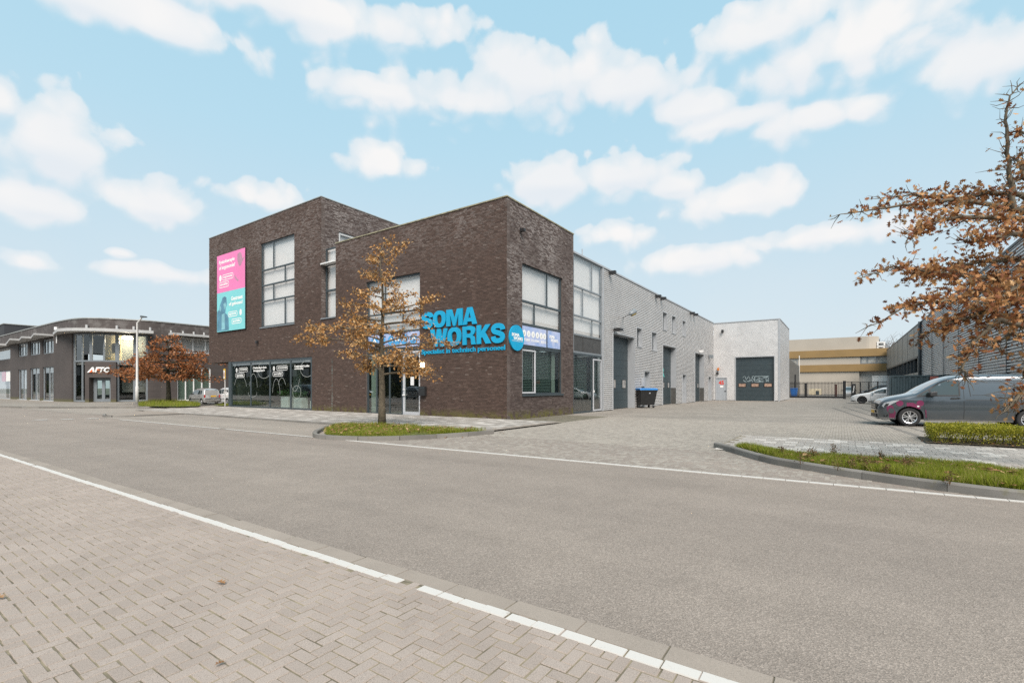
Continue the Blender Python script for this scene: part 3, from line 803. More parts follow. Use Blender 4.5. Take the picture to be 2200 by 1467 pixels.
# dry weed stems standing in the verge
def weeds(name, spots, h):
    m = MB(); lv = []
    for (x, y) in spots:
        p = wor(x, y, 0.1)
        for k in range(rnd.randint(3, 6)):
            t = Vector((rnd.gauss(0, 0.12), rnd.gauss(0, 0.12), 1)) * h * rnd.uniform(0.5, 1.1)
            m.tube([p, p + t * 0.5 + Vector((rnd.gauss(0, .01), rnd.gauss(0, .01), 0)), p + t], [0.003, 0.002, 0.001], 4, cap=False)
            for j in range(16):
                lv.append(tuple(p + t * rnd.uniform(0.25, 1.0) + Vector((rnd.gauss(0, .03), rnd.gauss(0, .03), 0))))
    P = np.array(lv); N = len(P)
    V, Fq = scatter(OAK_V, OAK_F, P, rand_rot(N), nrs.uniform(0.5, 1.2, N) * 0.035)
    k = len(m.v); m.v += V.tolist(); m.f += [tuple(i + k for i in f) for f in Fq]
    o = m.build(name, M_weed, fix=False); o['kind'] = 'stuff'
weeds('weeds', [tuple(loc(G(px, py, 0.1)))[:2] for px, py in ((1735, 990), (1748, 985), (1800, 1012), (1830, 1008), (1860, 1012), (1880, 1005), (1905, 1020), (1945, 1005), (1950, 1010), (1955, 1015), (1680, 980), (1720, 998), (2040, 1042), (1850, 1000), (1890, 990), (1790, 978))], 0.22)

# ================================================================ BRICK OFFICE BUILDING (corner O)
BR_RAMP = [(0, (0.060, 0.036, 0.027)), (0.25, (0.072, 0.044, 0.033)), (0.55, (0.082, 0.050, 0.038)), (0.80, (0.092, 0.057, 0.044)), (1, (0.112, 0.072, 0.057))]
M_brickL = brick_mat('street front brick', BR_RAMP, bloom=(0.30, 6.6, 9.6), moss=0.85)
M_brickR = brick_mat('yard front brick', [(0, (0.056, 0.038, 0.033)), (0.3, (0.078, 0.055, 0.048)), (0.7, (0.098, 0.072, 0.063)), (1, (0.130, 0.100, 0.090))], bloom=(0.62, 2.2, 7.6), moss=0.95)
M_mortar = pm('mortar', (0.088, 0.070, 0.062), 0.95, var=0.2, vscale=2.0, bump=0.3, bscale=80)
M_frame = pm('slate grey window frames', (0.042, 0.055, 0.062), 0.38, var=0.06, spec=0.5)
M_framel = pm('mid grey window frames', (0.165, 0.185, 0.200), 0.35, var=0.06, spec=0.5)
M_white = pm('white lacquer', (0.66, 0.66, 0.65), 0.4, var=0.04)
M_cope = pm('mossy coping', (0.245, 0.225, 0.150), 0.8, var=0.35, vscale=4.0)
M_coped = pm('aluminium coping', (0.33, 0.33, 0.31), 0.5, var=0.15, metal=0.4)
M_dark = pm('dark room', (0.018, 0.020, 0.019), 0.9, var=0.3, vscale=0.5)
M_blind = pm('roller blind', (0.62, 0.605, 0.59), 0.85, var=0.03, vscale=0.6)
M_room = pm('room wall', (0.28, 0.30, 0.27), 0.9, var=0.12, vscale=0.5)
M_roomf = pm('room floor', (0.26, 0.245, 0.20), 0.6, var=0.2, vscale=0.7)
M_roof = pm('roof felt', (0.10, 0.10, 0.10), 0.9)
M_glass = glass_mat('window glass', (0.965, 0.97, 0.965), 0.03, 1.45, 0.02)
M_glassd = glass_mat('shop glass', (0.66, 0.76, 0.72), 0.10, 1.55, 0.03)
M_black = pm('black plastic', (0.018, 0.018, 0.019), 0.45, var=0.1)

FL = Face((0, 0, 0), (0, 1, 0), (-1, 0, 0), flip=True)
FR = Face((0, 0, 0), (1, 0, 0), (0, -1, 0))

def holed_wall(F, s0, s1, z0, z1, holes, d0, d1, name, mat, parent):
    S = sorted({s0, s1} | {min(max(v, s0), s1) for h in holes for v in h[:2]}); Z = sorted({z0, z1} | {min(max(v, z0), z1) for h in holes for v in h[2:]})
    m = MB()
    for a, b in zip(S, S[1:]):
        if b - a < 1e-4: continue
        run = None
        for c, e in zip(Z, Z[1:]):
            if e - c < 1e-4: continue
            cs, cz = (a + b) / 2, (c + e) / 2
            if any(h[0] < cs < h[1] and h[2] < cz < h[3] for h in holes):
                if run: m.fbox(F, a, b, run[0], run[1], d0, d1); run = None
            else: run = (run[0] if run else c, e)
        if run: m.fbox(F, a, b, run[0], run[1], d0, d1)
    return m.build(name, mat, parent)

def bricks(F, s0, s1, z0, z1, holes, zstart=0.0, bh=0.050, ch=0.0625):
    rows = []
    k0 = int(math.floor((z0 - zstart) / ch))
    z = zstart + k0 * ch
    while z < z1 - 0.01:
        a, b = max(z + 0.006, z0), min(z + ch - 0.006, z1)
        if b - a > 0.015:
            iv = cut([(s0, s1)], [(h[0], h[1]) for h in holes if h[2] < b - 0.012 and h[3] > a + 0.012])
            for x, y in iv:
                s = x - rnd.uniform(0, 0.21)
                while s < y:
                    l = 0.21 if rnd.random() < 0.72 else 0.10
                    p, q = max(s, x), min(s + l, y)
                    if q - p > 0.03: rows.append((p, q, a, b))
                    s += l + 0.011
        z += ch
    return rows

def brick_field(F, rows, mat, parent, name='brickwork', dlo=-0.014):
    if not rows: return
    A = np.array(rows); N = len(A)
    lo, ld, ln = (np.array(v) for v in (F.lo, F.ld, F.ln)); up = np.array((0, 0, 1.0))
    dj = nrs.normal(0, 0.0014, N)
    V = np.zeros((N, 8, 3))
    for k, (i, j, d) in enumerate(((0, 2, 0), (1, 2, 0), (1, 3, 0), (0, 3, 0), (0, 2, 1), (1, 2, 1), (1, 3, 1), (0, 3, 1))):
        dd = np.full(N, dlo) if d == 0 else dj
        V[:, k] = lo + A[:, i:i + 1] * ld + A[:, j:j + 1] * up + dd[:, None] * ln
    q = np.array([(4, 5, 6, 7), (0, 1, 5, 4), (1, 2, 6, 5), (2, 3, 7, 6), (3, 0, 4, 7)])
    if F.flip: q = q[:, ::-1]
    Fq = (q[None] + (np.arange(N) * 8)[:, None, None]).reshape(-1, 4)
    o = arr_obj(name, V.reshape(-1, 3), Fq, mat, parent); o['kind'] = 'stuff'; return o

def brick_pieces(F, rows, mat, parent):
    """full-length bricks nearest the camera as single parts"""
    me = bpy.data.meshes.new('brick')
    b = MB(); G0 = Face((0, 0, 0), F.ld, F.ln, flip=F.flip); b.fbox(G0, -0.105, 0.105, -0.0252, 0.0252, -0.014, 0.001)
    me.from_pydata(b.v, [], b.f); bm = bmesh.new(); bm.from_mesh(me); bmesh.ops.recalc_face_normals(bm, faces=bm.faces); bm.to_mesh(me); bm.free()
    me.materials.append(mat)
    for p, q, a, c in rows:
        o = bpy.data.objects.new('brick', me); col.objects.link(o); o.parent = parent
        o.location = F.P((p + q) / 2, (a + c) / 2, rnd.gauss(0, 0.0012))

def glazing(F, s0, s1, z0, z1, rows, parent, fm=None, gm=None, d=-0.10, fw=0.06, name='window', blind=None, bars=True, tw=None):
    """frame with transoms and mullions > panes. rows: [(z low, z high, [s of mullions])]"""
    fm = fm or M_frame; gm = gm or M_glass
    if s0 > s1: s0, s1 = s1, s0
    m = MB(); e = 0.0
    m.fbox(F, s0, s0 + fw, z0, z1, d - 0.04, d + 0.03); m.fbox(F, s1 - fw, s1, z0, z1, d - 0.04, d + 0.03)
    m.fbox(F, s0 + fw, s1 - fw, z0, z0 + fw, d - 0.04, d + 0.03); m.fbox(F, s0 + fw, s1 - fw, z1 - fw, z1, d - 0.04, d + 0.03)
    tw = tw or fw * 0.9
    for k, (a, b, ms) in enumerate(rows):
        if a > z0 + fw: m.fbox(F, s0 + fw, s1 - fw, a - tw / 2, a + tw / 2, d - 0.04, d + 0.055)
        for x in ms: m.fbox(F, x - fw * 0.4, x + fw * 0.4, a + tw / 2, b - tw / 2, d - 0.035, d + 0.025)
    fr = m.build(name, fm, parent)
    for a, b, ms in rows:
        xs = [s0 + fw * .5] + sorted(ms) + [s1 - fw * .5]
        for x, y in zip(xs, xs[1:]):
            g = MB(); g.fquad(F, x, y, a, b, d + rnd.uniform(-0.002, 0.002)); g.build('pane', gm, fr, fix=False)
    if blind: MB().fquad(F, s0 - 0.02, s1 + 0.22, z0 - 0.02, z1 + 0.02, d - 0.15).build('blind', blind, fr, fix=False)
    return fr

bld = thing('brick_office_building', 'dark brown brick office building with two cubes and tall grid windows on the street corner', 'building', O, THETA)
ZT = FL.z(1089, 422.6); ZH = FR.z(1295.5, 571.5)
sB1 = FL.s(721); sW0 = FL.s(690); sW1 = FL.s(449.3)
ZW = FL.z(690, 423); ZSOF = FL.z(560, 773)
sE = FR.s(1232)
# openings, street front
ent = (FL.s(902), FL.s(786), 0.0, FL.z(850, 594.5))
slot = (sB1, sW0 - 0.28, FL.z(700, 683.5), 99)
wwin = (FL.s(632.2), FL.s(559.8), FL.z(632, 694.5), FL.z(632, 501.5))
shop = (FL.s(670), FL.s(491.5), 0.0, FL.z(620, 769.5))
holesB = [ent]
holesW = [wwin, (sB1, sW0, FL.z(700, 683.5), 99), (shop[0], shop[1], -1, shop[3]), (shop[1] - .01, sW1 + 1, -1, shop[3])]
blockL = bricks(FL, 0.006, sB1, 0.0, ZT, holesB)
wingL = bricks(FL, sB1, sW1, 0.0, ZW, holesW + [(sB1, sW0, FL.z(700, 683.5), 99)])
rwin = (FR.s(1122), FR.s(1208.8), FR.z(1122, 848), FR.z(1122, 564))
blockR = bricks(FR, 0.006, sE, 0.0, ZT, [rwin])
FW = Face((0, sW0, 0), (1, 0, 0), (0, -1, 0))
ret = (FW.s(728), FW.s(728) + 3.2, FW.z(728, 560), FW.z(728, 497.5))
wingR = bricks(FW, 0.006, 15.0, 8.6, ZW, [(ret[0], ret[1], 9.0, ret[3])])
slotR = bricks(FW, 0.006, 0.42, slot[2], 8.6, [])
def near(rows, F, n):
    c = [r for r in rows if r[1] - r[0] > 0.208 and 0.25 < r[2] < 2.6]
    c.sort(key=lambda r: (F.wo + F.wd * r[0]).length + abs(r[2] - 1.4) * 0.25)
    return set(c[:n])
nl, nr = near(blockL, FL, 150), near(blockR, FR, 150)
brick_pieces(FL, nl, M_brickL, bld); brick_pieces(FR, nr, M_brickR, bld)
brick_field(FL, [r for r in blockL if r not in nl] + wingL, M_brickL, bld)
brick_field(FR, [r for r in blockR if r not in nr], M_brickR, bld)
brick_field(FW, wingR + slotR, M_brickR, bld)
holed_wall(FL, 0.0, sB1, 0.0, ZT, holesB, -0.26, -0.010, 'wall', M_mortar, bld)
holed_wall(FL, sB1, sW1, 0.0, ZW, holesW, -0.26, -0.010, 'wall', M_mortar, bld)
holed_wall(FR, 0.010, sE, 0.0, ZT, [rwin], -0.26, -0.010, 'wall', M_mortar, bld)
holed_wall(FW, 0.010, 15.0, slot[2], ZW, [(ret[0], ret[1], 9.0, ret[3])], -0.26, -0.010, 'wall', M_mortar, bld)
# hidden sides and roofs that close the volumes
m = MB(); m.box((7.5, sW1 - 0.13, (ZW + ZSOF) / 2), (14.9, 0.24, ZW - ZSOF)); m.box((15.1, (sW0 + sW1) / 2, ZW / 2), (0.2, sW1 - sW0 - 0.3, ZW)); m.box((sE - .1, 5.9, ZT - 0.6), (0.2, 11.8, 1.2)); m.box((3.3, sB1 - 0.1, (ZT + slot[2]) / 2 + 1.0), (5.9, 0.18, ZT - slot[2] - 2.0))
m.build('rear_wall', M_mortar, bld)
m = MB(); m.box((3.2, sB1 / 2, ZT - 0.35), (sE - 0.5, sB1 - 0.5, 0.1)); m.box((7.5, (sW0 + sW1) / 2, ZW - 0.35), (14.8, sW1 - sW0 - .5, 0.1)); m.build('roof', M_roof, bld)
m = MB(); m.fbox(FL, shop[1] - .1, sW1 - .01, ZSOF + 0.09, ZSOF + 0.11, -9.0, -0.012); m.build('soffit', M_white, bld)
# copings
m = MB(); m.fbox(FL, -0.035, sB1, ZT, ZT + 0.055, -0.30, 0.035); m.fbox(FR, 0.30, sE + 0.02, ZT, ZT + 0.055, -0.30, 0.035); m.build('coping', M_cope, bld)
m = MB(); m.fbox(FL, sW0 - 0.03, sW1, ZW, ZW + 0.05, -0.30, 0.03); m.fbox(FW, 0.30, 15.0, ZW, ZW + 0.05, -0.30, 0.03); m.build('coping', M_coped, bld)

# wing window: four uneven rows
zr = [FL.z(632, v) for v in (693.4, 634.5, 598.6, 563.5, 502.0)]
glazing(FL, wwin[0], wwin[1], wwin[2], wwin[3], [(zr[0], zr[1], [FL.s(609.5)]), (zr[1], zr[2], [FL.s(584.9)]), (zr[2], zr[3], [FL.s(609.5)]), (zr[3], zr[4], [FL.s(584.9)])], bld, blind=M_blind, fw=0.10)
m = MB(); m.fbox(FL, wwin[0] - .05, wwin[1] + .05, wwin[2] - 0.06, wwin[2] + 0.01, -0.2, 0.05); m.build('window_sill', M_framel, bld)
# slot between the two cubes
FS = Face((0.32, 0, 0), (0, 1, 0), (-1, 0, 0), flip=True)
zs = [slot[2], FL.z(705, 621.5), FL.z(705, 565), FL.z(705, 529)]
sl = glazing(FS, sB1 + 0.01, sW0 - 0.02, zs[0], zs[3], [(zs[0], zs[1], []), (zs[1], zs[2], []), (zs[2], zs[3], [])], bld, d=0.0, fw=0.09, blind=M_blind, tw=0.12)
m = MB(); m.fbox(FS, sB1 + .02, sW0 - .03, zs[2] - 0.02, zs[2] + 0.05, 0.02, 0.40); m.build('canopy', M_white, bld)
m = MB(); m.fbox(FL, sB1 + 0.0, sW0 - .02, slot[2] - 0.05, slot[2] + 0.02, -0.34, 0.06); m.build('window_sill', M_framel, bld)
# window high in the wing's yard side
zb = FW.z(728, 497.5)
glazing(FW, ret[0], ret[1], 9.0, ret[3], [(9.0, ret[3], [])], bld, fm=M_white, blind=M_blind, fw=0.14)

# shop front of the wing
zt = shop[3]
mul = [FL.s(537.3), FL.s(578.4), FL.s(623)]
glazing(FL, shop[0], shop[1], 0.0, zt, [(0.0, zt, mul)], bld, gm=M_glassd, d=-0.06, fw=0.16, name='shop_front')
m = MB(); m.fbox(FL, shop[1] - 0.30, shop[1] + 0.02, 0.0, zt - 0.01, -0.34, 0.012); m.build('corner_post', M_frame, bld)
# shop room
m = MB(); x1 = 5.2
m.add([(0.1, shop[0] - 2, 0.02), (x1, shop[0] - 2, 0.02), (x1, shop[1], 0.02), (0.1, shop[1], 0.02)], [(0, 1, 2, 3)]); m.build('room_floor', M_roomf, bld, fix=False)
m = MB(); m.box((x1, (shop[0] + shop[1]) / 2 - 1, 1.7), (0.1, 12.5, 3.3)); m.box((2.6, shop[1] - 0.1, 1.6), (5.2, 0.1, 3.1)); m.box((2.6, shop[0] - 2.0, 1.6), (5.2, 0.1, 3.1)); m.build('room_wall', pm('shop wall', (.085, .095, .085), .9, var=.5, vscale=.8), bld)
m = MB(); m.box((2.7, (shop[0] + shop[1]) / 2 - 1, zt + 0.12), (5.3, 12.4, 0.1)); m.build('room_ceiling', M_room, bld)
m = MB()
for a, w_, xx in ((553, 0.95, 2.2), (514, 0.55, 3.2), (604, 0.9, 2.8), (646, 0.35, 1.9)):
    m.box((xx, FL.s(a) - xx * 0.55, 1.5), (0.08, w_, 2.9))
m.build('room_panel', M_room, bld)

# things standing in the shop
M_plant = pm('pot plant leaves', (.05, .11, .025), .6, var=.3)
for k, (px, xx, h_) in enumerate(((601, 1.1, .75), (566, 1.3, .8), (640, 1.0, .6))):
    pl = thing('planter', ('white square planter with a green plant behind the third shop pane', 'white square planter with a green plant behind the second shop pane', 'low white planter with a green plant behind the fourth shop pane')[k], 'planter', wor(xx, FL.s(px) - xx * .55, 0), THETA, 'planters inside the shop')
    m = MB(); m.box((0, 0, h_ / 2 + .02), (.5, .9, h_)); m.build('pot', M_white, pl, bevel=.02)
    Pp = nrs.normal(0, 1, (150, 3)) * (.18, .32, .12) + (0, 0, h_ + .2); V, Fq = scatter([(0, 0, 0), (.25, .5, .05), (0, 1, 0), (-.25, .5, .05)], [(0, 1, 2, 3)], Pp, rand_rot(150), nrs.uniform(.12, .28, 150)); o = arr_obj('leaves', V, Fq, M_plant, pl); o['kind'] = 'stuff'
ds = thing('display_stand', 'teal framed display board standing behind the last shop pane', 'display stand', wor(.9, FL.s(660) - .3, 0), THETA)
M_tealf = pm('teal frame', (.01, .17, .24), .5)
m = MB(); m.box((0, .55, 1.0), (.12, .10, 2.0)); m.box((0, -.55, 1.0), (.12, .10, 2.0)); m.box((0, 0, 1.95), (.12, 1.0, .25)); m.build('frame', M_tealf, ds)
m = MB(); m.box((.0, 0, 1.45), (.05, .98, .55)); m.build('board', M_white, ds)
# prints on the shop glass
M_print = pm('white window print', (0.74, 0.74, 0.72), 0.6, var=0.02)
def ringline(F, cs, cz, rs, rz_, a0, a1, wd, d, n=40):
    m = MB(); k = 0
    for i in range(n):
        q0, q1 = a0 + (a1 - a0) * i / n, a0 + (a1 - a0) * (i + 1) / n
        pts = [(cs + (rs + o_) * math.cos(q), cz + (rz_ + o_) * math.sin(q)) for q, o_ in ((q0, 0), (q1, 0), (q1, wd), (q0, wd))]
        k = len(m.v); m.v += [tuple(F.P(a, b, d)) for a, b in pts]; m.f.append((k, k + 1, k + 2, k + 3))
    return m
def pill(F, sl_, sr_, z0, z1, wd, d):
    """rounded outline"""
    r = abs(z1 - z0) * 0.42; sg = 1 if sr_ > sl_ else -1
    pts = []
    for cx_, cz_, a in ((sr_ - sg * r, z1 - r, 0), (sl_ + sg * r, z1 - r, 90), (sl_ + sg * r, z0 + r, 180), (sr_ - sg * r, z0 + r, 270)):
        for k in range(7): pts.append((cx_ + sg * r * math.cos(R(a + 15 * k)), cz_ + r * math.sin(R(a + 15 * k)), math.cos(R(a + 15 * k)) * sg, math.sin(R(a + 15 * k))))
    m = MB(); n = len(pts)
    for p in pts: m.v.append(tuple(F.P(p[0], p[1], d))); m.v.append(tuple(F.P(p[0] - p[2] * wd, p[1] - p[3] * wd, d)))
    for i in range(n): j = (i + 1) % n; m.f.append((2 * i, 2 * j, 2 * j + 1, 2 * i + 1))
    return m
def emblem(F, s, z, r, d):
    """small round figure mark with a raised V"""
    m = MB(); n = 20
    k = len(m.v); m.v += [tuple(F.P(s + r * 0.75 * math.cos(6.2832 * i / n), z + r * math.sin(6.2832 * i / n), d)) for i in range(n)]; m.f.append(tuple(range(k, k + n)))
    return m
prints = thing('window_print', 'white lettering and thin line drawings stuck on the large shop window under the wing', 'window lettering', O, THETA)
dp = -0.045
def px_text(F, txt, l, r, top, bot, d, mat, parent, bold=0.02, **kw):
    c = (l + r) / 2
    return text_on(F, txt, F.s(l), F.s(r), F.z(c, bot), F.z(c, top), d, mat, 'lettering', parent, bold, 0.003, **kw)
px_text(FL, 'ergonomie', 513.5, 529, 791, 797, dp, M_print, prints); pill(FL, FL.s(511.5), FL.s(531), FL.z(521, 799), FL.z(521, 789.5), 0.03, dp).build('outline', M_print, prints, fix=False)
px_text(FL, 'specialist', 507, 521.5, 803.5, 809.5, dp, M_print, prints); pill(FL, FL.s(504.5), FL.s(523.8), FL.z(514, 811), FL.z(514, 801.5), 0.03, dp).build('outline', M_print, prints, fix=False)
px_text(FL, 'Deskundig in fysio', 543, 571, 787, 793, dp, M_print, prints, bold=0.03); px_text(FL, 'bewegingsexpert', 543, 567, 793.5, 799, dp, M_print, prints, bold=0.03)
px_text(FL, 'ergonomie', 595, 615, 787, 793.5, dp, M_print, prints); pill(FL, FL.s(592.5), FL.s(616.5), FL.z(604, 795.5), FL.z(604, 785), 0.03, dp).build('outline', M_print, prints, fix=False)
px_text(FL, 'specialist', 587, 604, 800, 806.5, dp, M_print, prints); pill(FL, FL.s(584.5), FL.s(606.5), FL.z(595, 808.5), FL.z(595, 798), 0.03, dp).build('outline', M_print, prints, fix=False)
px_text(FL, 'Comfortabel & online', 631, 663, 783.5, 788.5, dp, M_print, prints, bold=0.03); px_text(FL, 'werkhouding', 631, 650, 789.5, 794.5, dp, M_print, prints, bold=0.03)
for (px, py) in ((507, 795), (587, 791.5)):
    emblem(FL, FL.s(px), FL.z(px, py), 0.15, dp).build('emblem', M_print, prints, fix=False)
    m = MB(); s_, z_ = FL.s(px), FL.z(px, py); m.fpoly(FL, [(s_ - .035, z_ + .04), (s_ + .035, z_ + .04), (s_, z_ - .10)], dp + .002, dp + .004); m.build('mark', M_frame, prints)
M_printl = pm('pale line print', (0.36, 0.38, 0.36), 0.6, var=0.02)
for (px, py, rx, rz_, a0, a1) in ((566, 795, 14, 17, 0, 360), (658, 792, 14, 17, 0, 360), (636, 842, 8.5, 13.5, 0, 360), (521, 800, 20, 30, 20, 170), (632, 800, 10, 40, 200, 340), (592, 850, 8, 36, 10, 175), (543, 835, 8, 32, 10, 175), (515, 835, 13, 28, 15, 170), (541, 844, 9, 8, 170, 370), (604, 842, 9, 30, 30, 150)):
    cs, cz = FL.s(px), FL.z(px, py); sc1 = abs(FL.s(px + 1) - cs)
    ringline(FL, cs, cz, rx * sc1, rz_ / FPX * FL.depth(px), R(a0), R(a1), 0.022, dp - 0.001).build('drawn_line', M_printl, prints, fix=False)

# ---- entrance in the corner cube
es0, es1, ez1 = ent[0], ent[1], ent[3]
zd = FL.z(880, 751.5); zsg0, zsg1 = FL.z(880, 746.0), FL.z(880, 709.5)
zt1 = FL.z(880, 667.0)
zt2 = FL.z(880, 690)
door_s1 = FL.s(863)
glazing(FL, es0, es1, zd, ez1, [(zsg0, zsg1, [FL.s(826)]), (zsg1, zt2, [FL.s(826)]), (zt2, zt1, [FL.s(862.5)]), (zt1, ez1, [FL.s(824)])], bld, fw=0.09, blind=M_blind, d=-0.12)
glazing(FL, door_s1, es1, 0.0, zd, [(0.0, zd, [FL.s(806), FL.s(834)])], bld, gm=M_glassd, fw=0.10, d=-0.12)
m = MB(); m.fbox(FL, FL.s(804), FL.s(793), 0.1, zd - .1, -0.2, -0.16); m.build('pale_panel', M_room, bld)
dr = MB(); a, b = es0 + 0.03, door_s1 - 0.02; fw = 0.11
dr.fbox(FL, a, a + fw, 0.03, zd - .05, -0.16, -0.07); dr.fbox(FL, b - fw, b, 0.03, zd - .05, -0.16, -0.07); dr.fbox(FL, a + fw, b - fw, 0.03, 0.03 + fw * 1.6, -0.16, -0.07); dr.fbox(FL, a + fw, b - fw, zd - .05 - fw, zd - .05, -0.16, -0.07)
door = dr.build('door', pm('silver aluminium door', (0.44, 0.45, 0.47), 0.35, var=0.05), bld)
MB().fquad(FL, a + fw * .5, b - fw * .5, 0.1, zd - .1, -0.11).build('pane', M_glassd, door, fix=False)
m = MB(); m.fbox(FL, b - 0.16, b - 0.02, 1.02, 1.09, -0.07, 0.0); m.fbox(FL, b - 0.11, b - 0.03, 1.30, 1.36, -0.07, -0.03); m.build('handle', M_white, door)
m = MB(); m.fbox(FL, FL.s(886), FL.s(879), 1.55, 1.98, -0.105, -0.095); m.build('notice', M_white, door)
m = MB()
for z_ in (0.35, 0.62, 1.5, 1.8, 2.9, 3.1): m.fbox(FL, a - 0.05, a + 0.02, z_, z_ + 0.12, -0.07, -0.02)
m.build('hinge', M_white, door)
# lobby behind
m = MB(); m.add([(0.15, es0 - 1, 0.02), (5, es0 - 1, 0.02), (5, es1 + 1, 0.02), (0.15, es1 + 1, 0.02)], [(0, 1, 2, 3)]); m.build('room_floor', M_roomf, bld, fix=False)
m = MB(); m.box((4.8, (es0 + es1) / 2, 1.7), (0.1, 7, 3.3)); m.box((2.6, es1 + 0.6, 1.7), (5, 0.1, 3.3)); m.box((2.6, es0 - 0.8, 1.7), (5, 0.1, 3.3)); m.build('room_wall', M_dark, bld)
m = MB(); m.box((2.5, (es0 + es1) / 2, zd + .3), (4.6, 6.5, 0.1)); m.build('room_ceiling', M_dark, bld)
m = MB()
for px in (836, 856): m.box((1.6, FL.s(px) - 0.9, 1.75), (0.08, 0.09, 3.4))
m.build('post', M_room, bld)

# picture band over the entrance
def band_mat():
    m, nt, b, out = mat_new('blue picture print')
    pos = nt.new('ShaderNodeNewGeometry').outputs['Position']
    n = nt.noise(pos, 1.6, 4.0, 0.55); sp = nt.new('ShaderNodeSeparateXYZ'); nt.put(sp.inputs[0], pos)
    cc = nt.mix(nt.step(n, 0.3, 0.7), (0.22, 0.33, 0.58, 1), (0.46, 0.50, 0.66, 1))
    nt.put(b.inputs['Base Color'], cc); b.inputs['Roughness'].default_value = 0.4
    return m
M_band = band_mat(); M_blue = pm('sign blue', (0.010, 0.330, 0.640), 0.45, var=0.04); M_blue2 = pm('icon blue', (0.06, 0.30, 0.58), 0.5, var=0.05)
bandL = thing('picture_band', 'blue picture panel with round white icons above the glass entrance door, behind the oak', 'sign', O, THETA)
m = MB(); m.fbox(FL, es0 + .1, es1 - .1, zsg0 + .05, zsg1 - .05, -0.115, -0.085); m.build('panel', M_band, bandL)
def disc(F, s, z, r, d, n=24):
    m = MB(); m.v = [tuple(F.P(s + r * math.cos(6.28318 * i / n), z + r * math.sin(6.28318 * i / n), d)) for i in range(n)]; m.f = [tuple(range(n))]; return m
for px in (802, 818, 838, 851, 866, 886):
    s_ = FL.s(px); z_ = (zsg0 + zsg1) / 2; disc(FL, s_, z_, 0.27, -0.080).build('icon_disc', M_blue2, bandL, fix=False)
    m = MB(); m.fpoly(FL, [(s_ - .16, z_ - .02), (s_ - .10, z_ - .08), (s_, z_ + .05), (s_ + .10, z_ - .08), (s_ + .16, z_ - .02), (s_, z_ + .16)], -0.079, -0.072); m.build('icon', M_print, bandL)

# wall lamp, house number and letter box beside the door
lampW = thing('wall_lamp', 'small square wall lamp glowing warm white beside the entrance door', 'lamp', O, THETA)
ls, lz = FL.s(909.5), FL.z(909.5, 784)
m = MB(); m.fbox(FL, ls - .11, ls + .11, lz - .12, lz + .12, 0.0, 0.05); m.build('back_plate', M_white, lampW)
m = MB(); m.fbox(FL, ls - .10, ls + .10, lz - .11, lz + .11, 0.05, 0.14); m.build('lamp_shade', pm('lit lamp glass', (0.9, 0.8, 0.6), 0.4, var=0.0, emit=((1.0, 0.72, 0.36), 5.0)), lampW)
m = MB(); m.fbox(FL, ls - .105, ls + .105, lz - .19, lz - .125, 0.0, 0.13); m.build('foot', pm('brass', (0.30, 0.17, 0.05), 0.4, metal=0.6), lampW)
num = thing('house_number', 'white house number fixed on the brick below the glowing lamp', 'number', O, THETA)
px_text(FL, '45E', 904, 916, 795.5, 803.5, 0.0, M_print, num, bold=0.015)
mbx = thing('letter_box', 'black letter box on the brick wall to the side of the glass door', 'letter box', O, THETA)
m = MB(); m.fbox(FL, FL.s(917), FL.s(904), FL.z(910, 850), FL.z(910, 830), 0.0, 0.16); m.build('box', M_black, mbx, bevel=0.008)
m = MB(); m.fbox(FL, FL.s(916.5), FL.s(904.5), FL.z(910, 833.4), FL.z(910, 832.4), 0.160, 0.168); m.build('flap', M_frame, mbx)


# block capitals drawn as outlines (unit box): outer ring, then holes
def _ell(cx, cy, rx, ry, n=36, p=2.35):
    out = []
    for i in range(n):
        q = 2 * math.pi * i / n; c, s = math.cos(q), math.sin(q)
        out.append((cx + rx * math.copysign(abs(c) ** (2 / p), c), cy + ry * math.copysign(abs(s) ** (2 / p), s)))
    return out
def _spline(P, n=5):
    out = []
    for i in range(len(P) - 1):
        a, b, c, d = P[max(i - 1, 0)], P[i], P[i + 1], P[min(i + 2, len(P) - 1)]
        for k in range(n):
            t = k / n
            out.append(tuple(0.5 * ((2 * b[j]) + (-a[j] + c[j]) * t + (2 * a[j] - 5 * b[j] + 4 * c[j] - d[j]) * t * t + (-a[j] + 3 * b[j] - 3 * c[j] + d[j]) * t ** 3) for j in (0, 1)))
    return out + [P[-1]]
def _strip(P, hx, hy):
    L, Rr = [], []
    for i, p in enumerate(P):
        a, b = P[max(i - 1, 0)], P[min(i + 1, len(P) - 1)]; tx, ty = b[0] - a[0], b[1] - a[1]; l = math.hypot(tx, ty); nx, ny = -ty / l, tx / l
        L.append((p[0] + nx * hx, p[1] + ny * hy)); Rr.append((p[0] - nx * hx, p[1] - ny * hy))
    return L + Rr[::-1]
